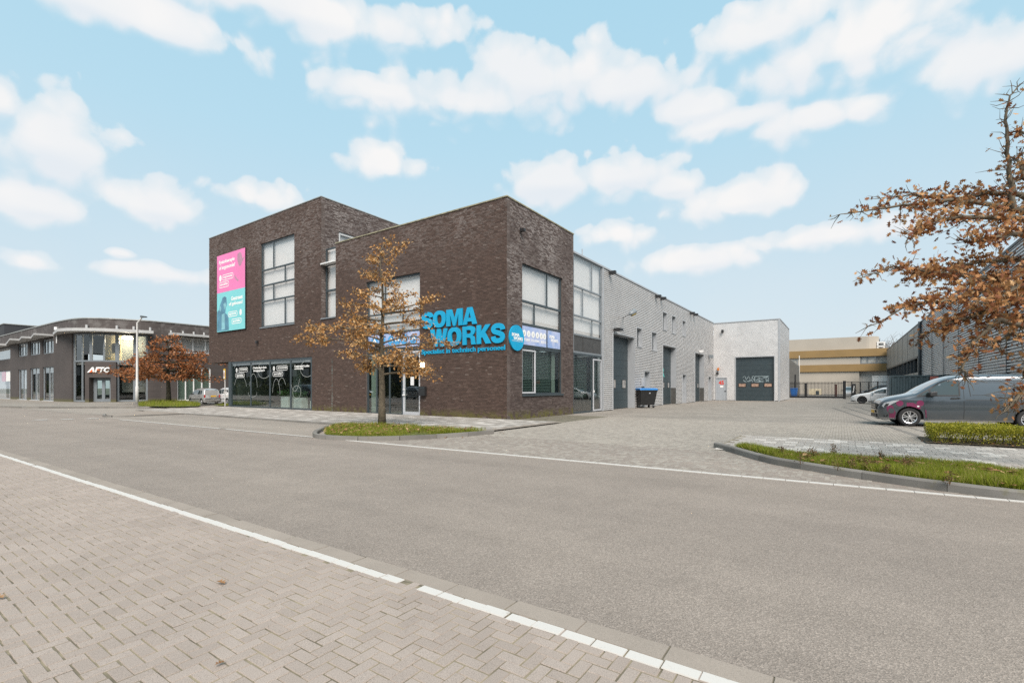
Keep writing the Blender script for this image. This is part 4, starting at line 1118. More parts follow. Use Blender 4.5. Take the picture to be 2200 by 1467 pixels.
GLYPH = {
    'O': [_ell(.5, .5, .5, .5), _ell(.5, .5, .20, .27)],
    'M': [[(0, 0), (0, 1), (.33, 1), (.5, .42), (.67, 1), (1, 1), (1, 0), (.76, 0), (.76, .70), (.57, 0), (.43, 0), (.24, .70), (.24, 0)]],
    'A': [[(0, 0), (.33, 1), (.67, 1), (1, 0), (.70, 0), (.655, .17), (.345, .17), (.30, 0)], [(.405, .38), (.595, .38), (.5, .74)]],
    'W': [[(0, 1), (.20, 0), (.42, 0), (.5, .55), (.58, 0), (.80, 0), (1, 1), (.78, 1), (.685, .40), (.60, 1), (.40, 1), (.315, .40), (.22, 1)]],
    'R': [[(0, 0), (0, 1), (.56, 1), (.74, .985), (.88, .93), (.95, .84), (.965, .73), (.94, .62), (.87, .535), (.76, .48), (.87, .43), (.93, .34), (.95, .15), (.985, .05), (1, 0), (.69, 0), (.665, .10), (.65, .27), (.60, .355), (.50, .385), (.30, .385), (.30, 0)],
          [(.30, .585), (.30, .795), (.52, .795), (.62, .775), (.665, .69), (.62, .605), (.52, .585)]],
    'K': [[(0, 0), (0, 1), (.30, 1), (.30, .62), (.62, 1), (.98, 1), (.60, .58), (1, 0), (.64, 0), (.40, .375), (.30, .265), (.30, 0)]],
    'S': [_strip(_spline([(.845, .66), (.82, .755), (.72, .845), (.5, .878), (.30, .85), (.185, .77), (.165, .69), (.23, .60), (.40, .548), (.60, .495), (.77, .42), (.835, .31), (.80, .20), (.70, .145), (.5, .122), (.29, .15), (.18, .24), (.155, .345)]), .155, .124)],
}
def block_letter(F, ch, sl, sr, z0, z1, d, thick, mat, name, parent):
    from mathutils.geometry import tessellate_polygon
    rings = GLYPH[ch]; pts = [p for r in rings for p in r]
    u0, u1 = min(p[0] for p in pts), max(p[0] for p in pts); v0, v1 = min(p[1] for p in pts), max(p[1] for p in pts)
    tri = tessellate_polygon([[Vector((p[0], p[1], 0)) for p in r] for r in rings])
    m = MB(); n = len(pts)
    q = [(sl + (sr - sl) * (p[0] - u0) / (u1 - u0), z0 + (z1 - z0) * (p[1] - v0) / (v1 - v0)) for p in pts]
    for dd in (d, d + thick): m.v += [tuple(F.P(a, b, dd)) for a, b in q]
    m.f += [tuple(t) for t in tri] + [tuple(i + n for i in t[::-1]) for t in tri]
    k = 0
    for r in rings:
        L = len(r); m.f += [(k + i, k + (i + 1) % L, k + (i + 1) % L + n, k + i + n) for i in range(L)]; k += L
    return m.build(name, mat, parent)

# ---- big blue letters
M_let = pm('bright blue letters', (0.004, 0.300, 0.520), 0.40, var=0.06, vscale=1.0)
sign = thing('company_letters', 'large bright blue raised letters SOMA WORKS with slogan on the brick street front', 'sign', O, THETA)
za0, za1 = FL.z(1018, 696.5), FL.z(1018, 659.5); zw0, zw1 = FL.z(1050, 738.0), FL.z(1050, 697.0)
for ch, l, r in (('S', 908, 932), ('O', 932.5, 959.5), ('M', 961, 995.5), ('A', 996, 1026)):
    e = 0.012 if ch in 'SO' else 0
    block_letter(FL, ch, FL.s(l), FL.s(r), za0 - e, za1 + e, 0.02, 0.06, M_let, 'letter', sign)
for ch, l, r in (('W', 926.4, 963.5), ('O', 963.5, 992.5), ('R', 995.8, 1023.5), ('K', 1026, 1056.5), ('S', 1057, 1086)):
    e = 0.012 if ch in 'SO' else 0
    block_letter(FL, ch, FL.s(l), FL.s(r), zw0 - e, zw1 + e, 0.02, 0.06, M_let, 'letter', sign)
_words = (('Specialist', 906.5, 955.5, 0.0, 1.0), ('in', 959.5, 967.5, 0.22, 0.97), ('technisch', 972, 1022.5, 0.22, 1.0), ('personeel', 1027.5, 1086, 0.0, 1.0))
_z0, _z1 = FL.z(1060, 756.3), FL.z(1060, 742.0)
for t_, l, r, v0, v1 in _words: text_on(FL, t_, FL.s(l), FL.s(r), _z0 + (_z1 - _z0) * v0, _z0 + (_z1 - _z0) * v1, 0.01, M_let, 'slogan_word', sign, 0.018, 0.03)

# ---- round sign on the yard front
rs = thing('round_sign', 'round bright blue sign with white SOMA WORKS lettering beside the yard window', 'sign', O, THETA)
cs, cz = FR.s(1107.5), FR.z(1107.5, 726); rr = 27.5 / FPX * FR.depth(1107.5)
m = MB(); n = 40
for d_ in (0.02, 0.09): m.v += [tuple(FR.P(cs + rr * math.cos(6.28318 * i / n), cz + rr * math.sin(6.28318 * i / n), d_)) for i in range(n)]
m.f = [tuple(range(n)), tuple(range(n, 2 * n))] + [(i, (i + 1) % n, n + (i + 1) % n, n + i) for i in range(n)]
m.build('disc', M_let, rs)
text_on(FR, 'SOMA', FR.s(1096), FR.s(1112.5), cz + 0.06, cz + 0.20, 0.092, M_print, 'lettering', rs, 0.05, 0.004)
text_on(FR, 'WORKS', FR.s(1099.5), FR.s(1119.5), cz - 0.10, cz + 0.045, 0.092, M_print, 'lettering', rs, 0.05, 0.004)
for t_, l, r in (('Specialist', 1096.5, 1102.7), ('in', 1103.3, 1104.6), ('technisch', 1105.2, 1111.6), ('personeel', 1112.2, 1119.5)): text_on(FR, t_, FR.s(l), FR.s(r), cz - 0.165, cz - 0.125, 0.092, M_print, 'slogan_word', rs, 0.0, 0.003)

# ---- yard window
r0, r1, rz0, rz1 = rwin
zq = [FR.z(1123, v) for v in (842, 743, 739, 694.3, 645, 565)]
def zR(px, py): return FR.z(px, py)
zA, zB, zC = zR(1123, 742), zR(1123, 694.5), zR(1123, 645)
glazing(FR, r0, r1, zA, rz1, [(zA, zB, [FR.s(1178)]), (zB, zC, [FR.s(1152)]), (zC, rz1, [FR.s(1179)])], bld, blind=M_blind, fw=0.09, d=-0.12, tw=0.10)
glazing(FR, r0, r1, rz0, zA - 0.02, [(rz0, zA - 0.02, [FR.s(1152.5)])], bld, gm=M_glassd, fw=0.08, d=-0.12)
a, b = r0 + 0.01, FR.s(1152.5); m = MB(); fw = 0.07; za, zb_ = rz0 + 0.06, zA - 0.16
m.fbox(FR, a, a + fw, za, zb_, -0.09, -0.04); m.fbox(FR, b - fw, b, za, zb_, -0.09, -0.04); m.fbox(FR, a + fw, b - fw, za, za + fw, -0.09, -0.04); m.fbox(FR, a + fw, b - fw, zb_ - fw, zb_, -0.09, -0.04)
m.build('casement', bpy.data.materials['silver aluminium door'], bld)
m = MB(); m.fbox(FR, r0 - .02, r1 + .02, rz0 - 0.07, rz0 + 0.015, -0.2, 0.06); m.build('window_sill', M_frame, bld)
# venetian blind and room behind the lower window
m = MB(); z_ = rz0 + 0.12
while z_ < zA - 0.1: m.fbox(FR, r0 + .1, r1 - 0.75, z_, z_ + 0.035, -0.32, -0.30); z_ += 0.075
vb = m.build('venetian_blind', pm('grey blind slats', (0.16, 0.20, 0.18), 0.6, var=0.05), bld)
m = MB(); m.fbox(FR, r1 - 0.62, r1 - 0.30, rz0, zA, -0.34, -0.30); m.build('curtain', M_room, bld)
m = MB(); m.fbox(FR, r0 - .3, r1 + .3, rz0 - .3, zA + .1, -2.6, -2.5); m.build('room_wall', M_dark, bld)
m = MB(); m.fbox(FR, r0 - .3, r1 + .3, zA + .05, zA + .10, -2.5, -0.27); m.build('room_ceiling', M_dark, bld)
# picture band in that window
bandR = thing('picture_band', 'blue picture panel with six white round icons and lettering inside the yard window grid', 'sign', O, THETA)
zp0, zp1 = zA + 0.07, zB - 0.07
m = MB(); m.fbox(FR, r0 + .10, FR.s(1177), zp0, zp1, -0.115, -0.085); m.fbox(FR, FR.s(1180.5), r1 - .12, zp0, zp1, -0.115, -0.085); m.build('panel', M_band, bandR)
zm = zp0 + (zp1 - zp0) * 0.60
for px in (1129.5, 1139, 1148.5, 1157.5, 1165.8, 1173):
    s_ = FR.s(px); disc(FR, s_, zm, 0.155, -0.080).build('icon_disc', M_print, bandR, fix=False)
    m = MB(); m.fpoly(FR, [(s_ - .05, zm - .08), (s_ + .04, zm - .06), (s_ + .05, zm + .02), (s_ + .01, zm + .09), (s_ - .03, zm + .05)], -0.079, -0.075); m.build('icon', pm('icon grey', (0.45, 0.47, 0.45), 0.6), bandR)
zl0, zl1 = zp0 + (zp1 - zp0) * 0.20, zp0 + (zp1 - zp0) * 0.34
for t_, l, r in (('INTERIM', 1126.5, 1141.5), ('DETACHERING', 1145, 1162), ('SELECTIE', 1165, 1176)):
    text_on(FR, t_, FR.s(l), FR.s(r), zl0, zl1, -0.083, M_print, 'lettering', bandR, 0.02, 0.004)
text_on(FR, 'SOMA', FR.s(1183), FR.s(1195), zm - 0.03, zm + 0.13, -0.083, M_print, 'lettering', bandR, 0.04, 0.004)
text_on(FR, 'WORKS', FR.s(1186), FR.s(1202), zm - 0.21, zm - 0.05, -0.083, M_print, 'lettering', bandR, 0.04, 0.004)

# ---- banner on the wing
M_pink = pm('pink print', (0.74, 0.190, 0.410), 0.55, var=0.06, vscale=0.5); M_teal = pm('teal print', (0.190, 0.545, 0.565), 0.55, var=0.06, vscale=0.5)
ban = thing('advertising_banner', 'tall banner half pink half teal with white lettering high on the brick wing', 'banner', O, THETA)
b0, b1 = FL.s(530), FL.s(469.5); bz0, bz1, bzm = FL.z(500, 710.3), FL.z(500, 542), FL.z(500, 624.6)
m = MB(); m.fbox(FL, b0, b1, bz0, bz1, 0.02, 0.10); m.build('backing', M_black, ban)
m = MB(); m.fbox(FL, b0 + .02, b1 - .01, bzm, bz1 - .01, 0.10, 0.108); m.build('pink_half', M_pink, ban)
m = MB(); m.fbox(FL, b0 + .02, b1 - .01, bz0 + .01, bzm, 0.10, 0.108); m.build('teal_half', M_teal, ban)
W_, H1, H2 = b1 - b0, bz1 - bzm, bzm - bz0
def bx(u): return b1 - u * W_          # u from the viewer's left
def bt(txt, u0, u1, v0, v1, base, Hh, **kw): text_on(FL, txt, bx(u0), bx(u1), base + v0 * Hh, base + v1 * Hh, 0.1085, M_print, 'lettering', ban, 0.035, 0.004, **kw)
bt('Fysiotherapie', 0.08, 0.64, 0.735, 0.855, bzm, H1); bt('of ergonomie?', 0.08, 0.66, 0.58, 0.71, bzm, H1)
bt('ergonomie', 0.24, 0.56, 0.345, 0.425, bzm, H1); bt('specialist', 0.12, 0.40, 0.165, 0.245, bzm, H1)
pill(FL, bx(0.20), bx(0.60), bzm + .31 * H1, bzm + .46 * H1, 0.05, 0.1095).build('outline', M_print, ban, fix=False); pill(FL, bx(0.08), bx(0.44), bzm + .125 * H1, bzm + .28 * H1, 0.05, 0.1095).build('outline', M_print, ban, fix=False)
emblem(FL, bx(0.13), bzm + .385 * H1, 0.24, 0.1095).build('emblem', M_print, ban, fix=False)
bt('Gestresst', 0.52, 0.92, 0.745, 0.845, bz0, H2); bt('of gefocust?', 0.44, 0.92, 0.60, 0.71, bz0, H2)
bt('ergonomie', 0.44, 0.70, 0.375, 0.445, bz0, H2); bt('specialist', 0.58, 0.84, 0.185, 0.255, bz0, H2)
pill(FL, bx(0.41), bx(0.74), bz0 + .345 * H2, bz0 + .475 * H2, 0.05, 0.1095).build('outline', M_print, ban, fix=False); pill(FL, bx(0.54), bx(0.88), bz0 + .155 * H2, bz0 + .285 * H2, 0.05, 0.1095).build('outline', M_print, ban, fix=False)
emblem(FL, bx(0.85), bz0 + .42 * H2, 0.22, 0.1095).build('emblem', M_print, ban, fix=False)
M_sh1 = pm('printed grey figure', (0.42, 0.22, 0.30), 0.6, var=0.1); M_sh2 = pm('printed blue figure', (0.085, 0.215, 0.30), 0.6, var=0.2, vscale=1.2); M_sh3 = pm('printed light figure', (0.20, 0.42, 0.47), 0.6, var=0.15)
def shape(pts, base, Hh, mat, d0=0.108, d1=0.1092):
    m = MB(); m.fpoly(FL, [(bx(u), base + v * Hh) for u, v in pts], d0, d1); m.build('printed_figure', mat, ban)
shape([(0.74, 0.88), (0.80, 0.93), (0.87, 0.90), (0.90, 0.80), (0.91, 0.74), (0.97, 0.78), (0.98, 0.76), (0.90, 0.66), (0.86, 0.58), (0.80, 0.57), (0.76, 0.66), (0.73, 0.76)], bzm, H1, M_sh1)
shape([(0.66, 0.37), (0.72, 0.28), (0.80, 0.21), (0.74, 0.20), (0.67, 0.27), (0.63, 0.36)], bzm, H1, M_sh1)
shape([(0.01, 0.02), (0.01, 0.52), (0.08, 0.58), (0.12, 0.70), (0.17, 0.78), (0.20, 0.86), (0.28, 0.89), (0.35, 0.85), (0.36, 0.76), (0.37, 0.66), (0.33, 0.60), (0.31, 0.46), (0.38, 0.42), (0.43, 0.33), (0.44, 0.02)], bz0, H2, M_sh2)
shape([(0.24, 0.70), (0.31, 0.73), (0.35, 0.66), (0.31, 0.58), (0.27, 0.56)], bz0, H2, M_sh3, 0.1092, 0.1100)
shape([(0.17, 0.05), (0.18, 0.44), (0.28, 0.46), (0.30, 0.05)], bz0, H2, M_sh3, 0.1092, 0.1100)
shape([(0.09, 0.56), (0.13, 0.68), (0.16, 0.60), (0.13, 0.52)], bz0, H2, M_sh3, 0.1092, 0.1100)

# small fittings on the brick
def wall_box(name, F, px, py, w_, h_, dp_, lab, cat, mat=None, group=None):
    t = thing(name, lab, cat, O, THETA, group); s_, z_ = F.s(px), F.z(px, py)
    m = MB(); m.fbox(F, s_ - w_ / 2, s_ + w_ / 2, z_ - h_ / 2, z_ + h_ / 2, 0.05, 0.05 + dp_); m.build('housing', mat or M_black, t, bevel=0.01)
    m = MB(); m.fbox(F, s_ - .025, s_ + .025, z_ - .02, z_ + h_ / 2 + .05, 0.0, 0.05); m.build('bracket', mat or M_black, t)
    return t
wall_box('security_camera', FR, 1117, 496, 0.14, 0.14, 0.22, 'small black camera high on the brick yard front', 'camera', group='cameras on the facades')
wall_box('wall_sensor', FL, 555, 735.5, 0.16, 0.18, 0.12, 'tiny black sensor on the brick wing above the shop window', 'sensor')

# ================================================================ METAL CLAD HALL behind the brick corner
M_steel = pm('silver corrugated steel', (0.56, 0.555, 0.55), 0.42, var=0.05, vscale=0.6, metal=0.15, dirt=0.10)
M_steeld = pm('shaded corrugated steel', (0.30, 0.305, 0.315), 0.40, var=0.05, vscale=0.6, metal=0.35)
M_trim = pm('grey steel trim', (0.36, 0.375, 0.39), 0.4, var=0.05, metal=0.2)
M_door = pm('slate overhead door', (0.030, 0.045, 0.052), 0.45, var=0.08, vscale=0.8, dirt=0.12)
M_doorg = pm('light grey door', (0.30, 0.325, 0.35), 0.45, var=0.05)
M_kick = pm('stainless kick plate', (0.16, 0.155, 0.145), 0.30, var=0.2, vscale=1.0, metal=0.6)
M_panel = pm('dark mesh panel', (0.052, 0.050, 0.048), 0.5, var=0.15, vscale=4.0)

def corr_wall(F, s0, s1, z0, z1, holes, pitch, dep, name, mat, parent):
    m = MB(); z = z0
    prof = [(0, 0.0), (0.46, 0.0), (0.52, -dep), (0.94, -dep), (1.0, 0.0)]
    while z < z1 - 0.02:
        p = min(pitch, z1 - z)
        iv = cut([(s0, s1)], [(h[0], h[1]) for h in holes if h[2] < z + p * 0.6 and h[3] > z + p * 0.4])
        for a, b in iv:
            k = len(m.v)
            for t, d in prof: m.v += [tuple(F.P(a, z + t * p, d)), tuple(F.P(b, z + t * p, d))]
            for i in range(4): m.f.append((k + 2 * i, k + 2 * i + 1, k + 2 * i + 3, k + 2 * i + 2))
        z += pitch
    o = m.build(name, mat, parent, fix=False)
    if F.flip: o.data.flip_normals()
    return o

def depth_for(F, s_edge, px):
    """how far back a plane lies whose edge s_edge is seen at column px"""
    lo, hi = 0.0, 3.0
    for _ in range(40):
        md = (lo + hi) / 2
        if F.s(px, -md) < s_edge: lo = md
        else: hi = md
    return lo

hall = thing('metal_clad_hall', 'long silver corrugated steel hall with tall slate overhead doors along the yard', 'hall', O, THETA)
sG1 = FR.s(1294.5); sI = FR.s(1533)
FX = Face((sI, 0, 0), (0, -1, 0), (-1, 0, 0)); sX = FX.s(1675.4)
FY = Face((sI, -sX, 0), (1, 0, 0), (0, -1, 0)); sY = FY.s(1695)
ZX = ZH - 0.06
# glazed link between brick and steel
g0, g1 = sE + 0.02, sG1 - 0.05
zl = [FR.z(1233, v) for v in (757, 717, 676, 613, 546)]
lk = glazing(FR, g0, g1, zl[0], ZH - 0.08, [(zl[1], zl[2], [FR.s(1273.5)]), (zl[2], zl[3], [FR.s(1253.5)]), (zl[3], ZH - .12, [FR.s(1273)])], hall, fm=M_framel, blind=M_blind, d=-0.06, fw=0.10)
m = MB(); m.fbox(FR, g0 + .1, FR.s(1254) - .03, zl[0] + .04, zl[1] - .06, -0.10, -0.05); m.fbox(FR, FR.s(1254) + .03, g1 - .1, zl[0] + .04, zl[1] - .06, -0.10, -0.05); m.build('panel', M_panel, hall)
lw = glazing(FR, g0, g1, 0.0, zl[0], [(0.0, zl[0], [FR.s(1273.5)])], hall, gm=M_glassd, d=-0.06, fw=0.10)
a, b = FR.s(1275), FR.s(1292.5); m = MB(); fw = 0.08; zt_ = zl[0] - 0.22
m.fbox(FR, a, a + fw, 0.06, zt_, -0.04, 0.0); m.fbox(FR, b - fw, b, 0.06, zt_, -0.04, 0.0); m.fbox(FR, a + fw, b - fw, 0.06, 0.06 + fw, -0.04, 0.0); m.fbox(FR, a + fw, b - fw, zt_ - fw, zt_, -0.04, 0.0)
sdr = m.build('side_door', bpy.data.materials['silver aluminium door'], hall); m = MB(); m.fbox(FR, a + .02, a + .06, 1.15, 1.28, 0.0, 0.05); m.build('handle', M_white, sdr)
m = MB(); z_ = 0.9
while z_ < zl[0] - 0.15: m.fbox(FR, g0 + .1, g0 + 2.2, z_, z_ + 0.03, -0.30, -0.285); m.fbox(FR, g0 + 2.7, g1 - .1, z_, z_ + 0.03, -0.30, -0.285); z_ += 0.09
m.build('venetian_blind', bpy.data.materials['grey blind slats'], hall)
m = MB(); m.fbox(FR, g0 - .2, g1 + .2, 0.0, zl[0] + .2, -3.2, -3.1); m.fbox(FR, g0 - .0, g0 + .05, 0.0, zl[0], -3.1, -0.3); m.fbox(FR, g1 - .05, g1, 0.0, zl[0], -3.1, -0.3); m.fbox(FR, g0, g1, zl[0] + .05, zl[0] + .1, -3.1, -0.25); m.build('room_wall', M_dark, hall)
m = MB(); m.fbox(FR, g0 + .9, g0 + 2.1, 0, 1.5, -1.6, -1.5); m.build('room_panel', M_room, hall)
# overhead doors: (opening left, right, door right edge, top px at left, kick plate)
doors = [(1317, 1362.5, 1348.6, 715.4, False), (1423.8, 1451.5, 1441.0, 740.6, True), (1493, 1511.8, 1502.5, 757.7, True)]
smalls = [(1384, 1395.8, 1391, 798.0), (1466.2, 1473.6, 1471, 805.0), (1522, 1527.7, 1526, 809.5)]
wins = [(1367.6, 1378.4, 704.0, 744.0), (1400, 1410.4, 713.4, 752.0), (1423.6, 1432.4, 670.0, 707.5), (1443.2, 1451.2, 678.3, 715.0), (1466, 1472.4, 688.4, 720.4)]
holes = []
for l, r, dr_, tp, kick in doors: holes.append((FR.s(l), FR.s(r), -1, FR.z(l, tp)))
for l, r, dr_, tp in smalls: holes.append((FR.s(l), FR.s(r), -1, FR.z(l, tp)))
for l, r, t_, b_ in wins: holes.append((FR.s(l), FR.s(r), FR.z(l, b_), FR.z(l, t_)))
corr_wall(FR, sG1 + 0.10, sI, 0.05, ZH - 0.12, holes, 0.121, 0.07, 'steel_cladding', M_steel, hall)
m = MB(); m.fbox(FR, sG1 - 0.02, sG1 + 0.11, 0.02, ZH, -0.1, 0.03); m.fbox(FR, g0 - .02, sI, ZH - 0.10, ZH, -0.35, 0.045); m.build('edge_trim', M_trim, hall)

def overhead_door(F, s0, s1, z0, z1, d, name='overhead_door', panes=(), ch=0.55):
    m = MB(); z = z0
    while z < z1 - 0.02:
        t = min(z + ch, z1); m.fbox(F, s0, s1, z + 0.008, t - 0.008, d - 0.05, d); z += ch
    m.fbox(F, s0, s1, z0, z1, d - 0.06, d - 0.012)
    o = m.build(name, M_door, hall)
    for a, b, c, e in panes:
        q = MB(); q.fbox(F, a - .04, b + .04, c - .04, e + .04, d + 0.001, d + 0.02); q.build('pane_frame', M_black, o)
        q = MB(); q.fbox(F, a, b, c, e, d + 0.02, d + 0.026); q.build('pane', M_pane, o)
    return o
M_pane = pm('cloudy plastic pane', (0.26, 0.25, 0.24), 0.2, var=0.3, vscale=4)
M_panew = pm('warm plastic pane', (0.30, 0.20, 0.15), 0.25, var=0.35, vscale=5)
for k, (l, r, dr_, tp, kick) in enumerate(doors):
    s0, s1, zt_ = FR.s(l), FR.s(r), FR.z(l, tp); dd = max(0.25, depth_for(FR, s1, dr_))
    w_ = s1 - s0; zc = FR.z(1332, 822.5) if k == 0 else 1.55
    pn = [(s0 + w_ * f - 0.18, s0 + w_ * f + 0.18, 1.45, 1.85) for f in ((0.42, 0.80) if k < 2 else (0.8,))] if k else [(s0 + w_ * f - 0.28, s0 + w_ * f + 0.28, 1.42, 1.95) for f in (0.33, 0.80)]
    overhead_door(FR, s0, s1, 0.02, zt_, -dd, panes=pn)
    m = MB(); m.fbox(FR, s1, s1 + 0.06, 0.0, zt_ + .05, -dd, 0.035); m.fbox(FR, s0 - 0.06, s0, 0.0, zt_ + .05, -dd, 0.035); m.fbox(FR, s0, s1, zt_, zt_ + 0.06, -dd, 0.035); m.build('door_reveal', M_trim, hall)
    if kick: m = MB(); m.fbox(FR, s1 - 0.012, s1 - 0.002, 0.02, 1.42, -dd + .02, 0.03); m.build('kick_plate', M_kick, hall)
    if k == 1:      # turquoise sticker letters on the second door
        text_on(FR, 'R', s0 + 0.9, s0 + 1.9, 2.35, 3.15, -dd + .003, pm('turquoise print', (0.08, 0.42, 0.38), 0.5), 'sticker', hall, 0.02, 0.004)
        text_on(FR, 'I', s0 + 1.1, s0 + 1.45, 1.75, 2.3, -dd + .003, bpy.data.materials['turquoise print'], 'sticker', hall, 0.02, 0.004)
for l, r, dr_, tp in smalls:
    s0, s1, zt_ = FR.s(l), FR.s(r), FR.z(l, tp); dd = 0.3
    m = MB(); m.fbox(FR, s0, s1, 0.02, zt_, -dd - .05, -dd); o = m.build('door', M_doorg, hall)
    m = MB(); m.fbox(FR, s1 - .18, s1 - .08, 1.0, 1.06, -dd, -dd + .06); m.build('handle', M_black, o)
    m = MB(); m.fbox(FR, s1, s1 + 0.05, 0.0, zt_ + .04, -dd, 0.03); m.fbox(FR, s0 - 0.05, s0, 0.0, zt_ + .04, -dd, 0.03); m.fbox(FR, s0, s1, zt_, zt_ + 0.05, -dd, 0.03); m.build('door_frame', M_trim, hall)
for l, r, t_, b_ in wins:
    s0, s1, z0, z1 = FR.s(l), FR.s(r), FR.z(l, b_), FR.z(l, t_)
    glazing(FR, s0, s1, z0, z1, [(z0, z1, [])], hall, fm=M_trim, d=-0.20, fw=0.08, blind=M_dark)
    m = MB(); m.fbox(FR, s1, s1 + 0.05, z0 - .05, z1 + .05, -0.24, 0.03); m.fbox(FR, s0 - 0.05, s0, z0 - .05, z1 + .05, -0.24, 0.03); m.fbox(FR, s0, s1, z1, z1 + 0.05, -0.24, 0.03); m.fbox(FR, s0, s1, z0 - .05, z0, -0.24, 0.04); m.build('window_reveal', M_trim, hall)
# far wing, square to the yard
bd = (FX.s(1580.7), FX.s(1663), -1, FX.z(1660, 765.7)); pd = (FX.s(1537), FX.s(1562.5), -1, FX.z(1550, 810.5))
corr_wall(FX, 0.0, sX - 0.12, 0.05, ZX - 0.12, [bd, pd], 0.121, 0.018, 'steel_cladding', M_steel, hall)
corr_wall(FY, 0.12, sY, 0.05, ZX - 0.12, [], 0.121, 0.018, 'steel_cladding', M_steel, hall)
m = MB(); m.fbox(FX, sX - 0.14, sX + 0.03, 0.0, ZX, -0.1, 0.03); m.fbox(FX, 0, sX, ZX - 0.10, ZX, -0.3, 0.04); m.fbox(FY, 0.13, sY, ZX - 0.10, ZX, -0.3, 0.04); m.fbox(FY, sY - .1, sY, 0.0, ZX - 0.1, -0.1, 0.03); m.build('edge_trim', M_trim, hall)
w_ = bd[1] - bd[0]; zp = 1.62
dr2 = overhead_door(FX, bd[0], bd[1], 0.02, bd[3], -0.15, panes=[])
for f in (0.17, 0.51, 0.845):
    q = MB(); q.fbox(FX, bd[0] + w_ * f - .42, bd[0] + w_ * f + .42, 1.48, 1.95, -0.149, -0.13); q.build('pane_frame', M_black, dr2)
    q = MB(); q.fbox(FX, bd[0] + w_ * f - .34, bd[0] + w_ * f + .34, 1.55, 1.88, -0.13, -0.124); q.build('pane', M_panew, dr2)
m = MB(); m.fbox(FX, bd[0] - .08, bd[0], 0, bd[3] + .08, -.2, .035); m.fbox(FX, bd[1], bd[1] + .08, 0, bd[3] + .08, -.2, .035); m.fbox(FX, bd[0], bd[1], bd[3], bd[3] + .08, -.2, .035); m.build('door_reveal', M_trim, hall)
m = MB(); m.fbox(FX, pd[0], pd[0] + .1, 0, pd[3], -.1, .035); m.fbox(FX, pd[1] - .1, pd[1], 0, pd[3], -.1, .035); m.fbox(FX, pd[0] + .1, pd[1] - .1, pd[3] - .1, pd[3], -.1, .035); m.build('door_frame', M_trim, hall)
m = MB(); m.fbox(FX, pd[0] + .1, pd[1] - .1, 0.02, pd[3] - .1, -.1, -.02); pdo = m.build('door', M_doorg, hall)
text_on(FX, '45', FX.s(1543.8), FX.s(1555.2), FX.z(1550, 826.5), FX.z(1550, 817.5), -.018, pm('red print', (0.55, 0.045, 0.03), 0.5), 'lettering', pdo, 0.045, 0.004)
m = MB(); m.fbox(FX, FX.s(1547), FX.s(1554), FX.z(1550, 832), FX.z(1550, 828.3), -.019, -.015); m.build('notice', M_print, pdo)
m = MB(); m.fbox(FX, pd[1] - .28, pd[1] - .16, 1.02, 1.10, -.02, .03); m.build('handle', M_black, pdo)
# worn white sprayed panel on the big door: scattered strokes
m = MB(); rg = random.Random(3)
z0_, z1_ = FX.z(1620, 820.5), FX.z(1620, 807.5); l_, r_ = FX.s(1595.5), FX.s(1652)
W2 = r_ - l_; H2_ = z1_ - z0_
def stroke(u0, v0, u1, v1, wd=0.035):
    a = Vector((l_ + u0 * W2, z0_ + v0 * H2_)); b = Vector((l_ + u1 * W2, z0_ + v1 * H2_)); t = (b - a).normalized() * 0.01; n = Vector((-t.y, t.x)).normalized() * wd
    k = len(m.v); m.v += [tuple(FX.P(p.x, p.y, -0.148)) for p in (a - n, b - n, b + n, a + n)]; m.f.append((k, k + 1, k + 2, k + 3))
for seg in ((0, .75, .03, .95), (.03, .95, .10, .97), (.02, .35, .08, .1), (.08, .1, .13, .03), (.09, .98, .12, .55), (.13, .35, .22, .95), (.22, .95, .27, .6), (.16, .15, .25, .12), (.27, .1, .28, .5), (.30, .2, .36, .4), (.35, .85, .42, .98),
            (.34, .55, .38, .70), (.42, .6, .43, .3), (.36, .05, .40, .2), (.47, .92, .90, .98), (.46, .95, .46, .05), (.46, .04, .80, .03), (.50, .3, .66, .28), (.55, .5, .70, .55), (.60, .72, .78, .40), (.62, .18, .80, .2), (.70, .9, .99, .93),
            (.76, .72, .92, .70), (.86, .5, .93, .3), (.97, .05, .97, .72), (.88, .1, .96, .22), (.82, .85, .96, .8)):
    stroke(*seg)
m.build('sprayed_strokes', pm('worn white spray', (0.20, 0.25, 0.265), 0.7, var=0.4, vscale=3), hall, fix=False)
# roof and back of the hall
m = MB(); m.box((sG1 / 2 + sI / 2, 15, ZH - 0.45), (sI - sG1 + 8, 29.4, 0.1)); m.box(((sI + FY.s(1695) / 2), -sX / 2 + .2, ZX - 0.45), (sY - .3, sX - .6, 0.1)); m.build('roof', M_roof, hall)
m = MB(); m.box((sI + sY - 0.1, 14 - sX / 2, ZX / 2), (0.1, 28 + sX, ZX - .4)); m.build('rear_wall', M_steeld, hall)
m = MB(); m.fbox(FR, 1378 and FR.s(1378), FR.s(1382.6), FR.z(1380, 830), FR.z(1380, 811), 0.0, 0.22); m.build('meter_box', M_trim, hall)
m = MB(); m.tube([FR.P(FR.s(1261), ZH, -.3), FR.P(FR.s(1261), ZH + .55, -.3)], 0.03, 6); m.build('vent_pipe', M_trim, hall)

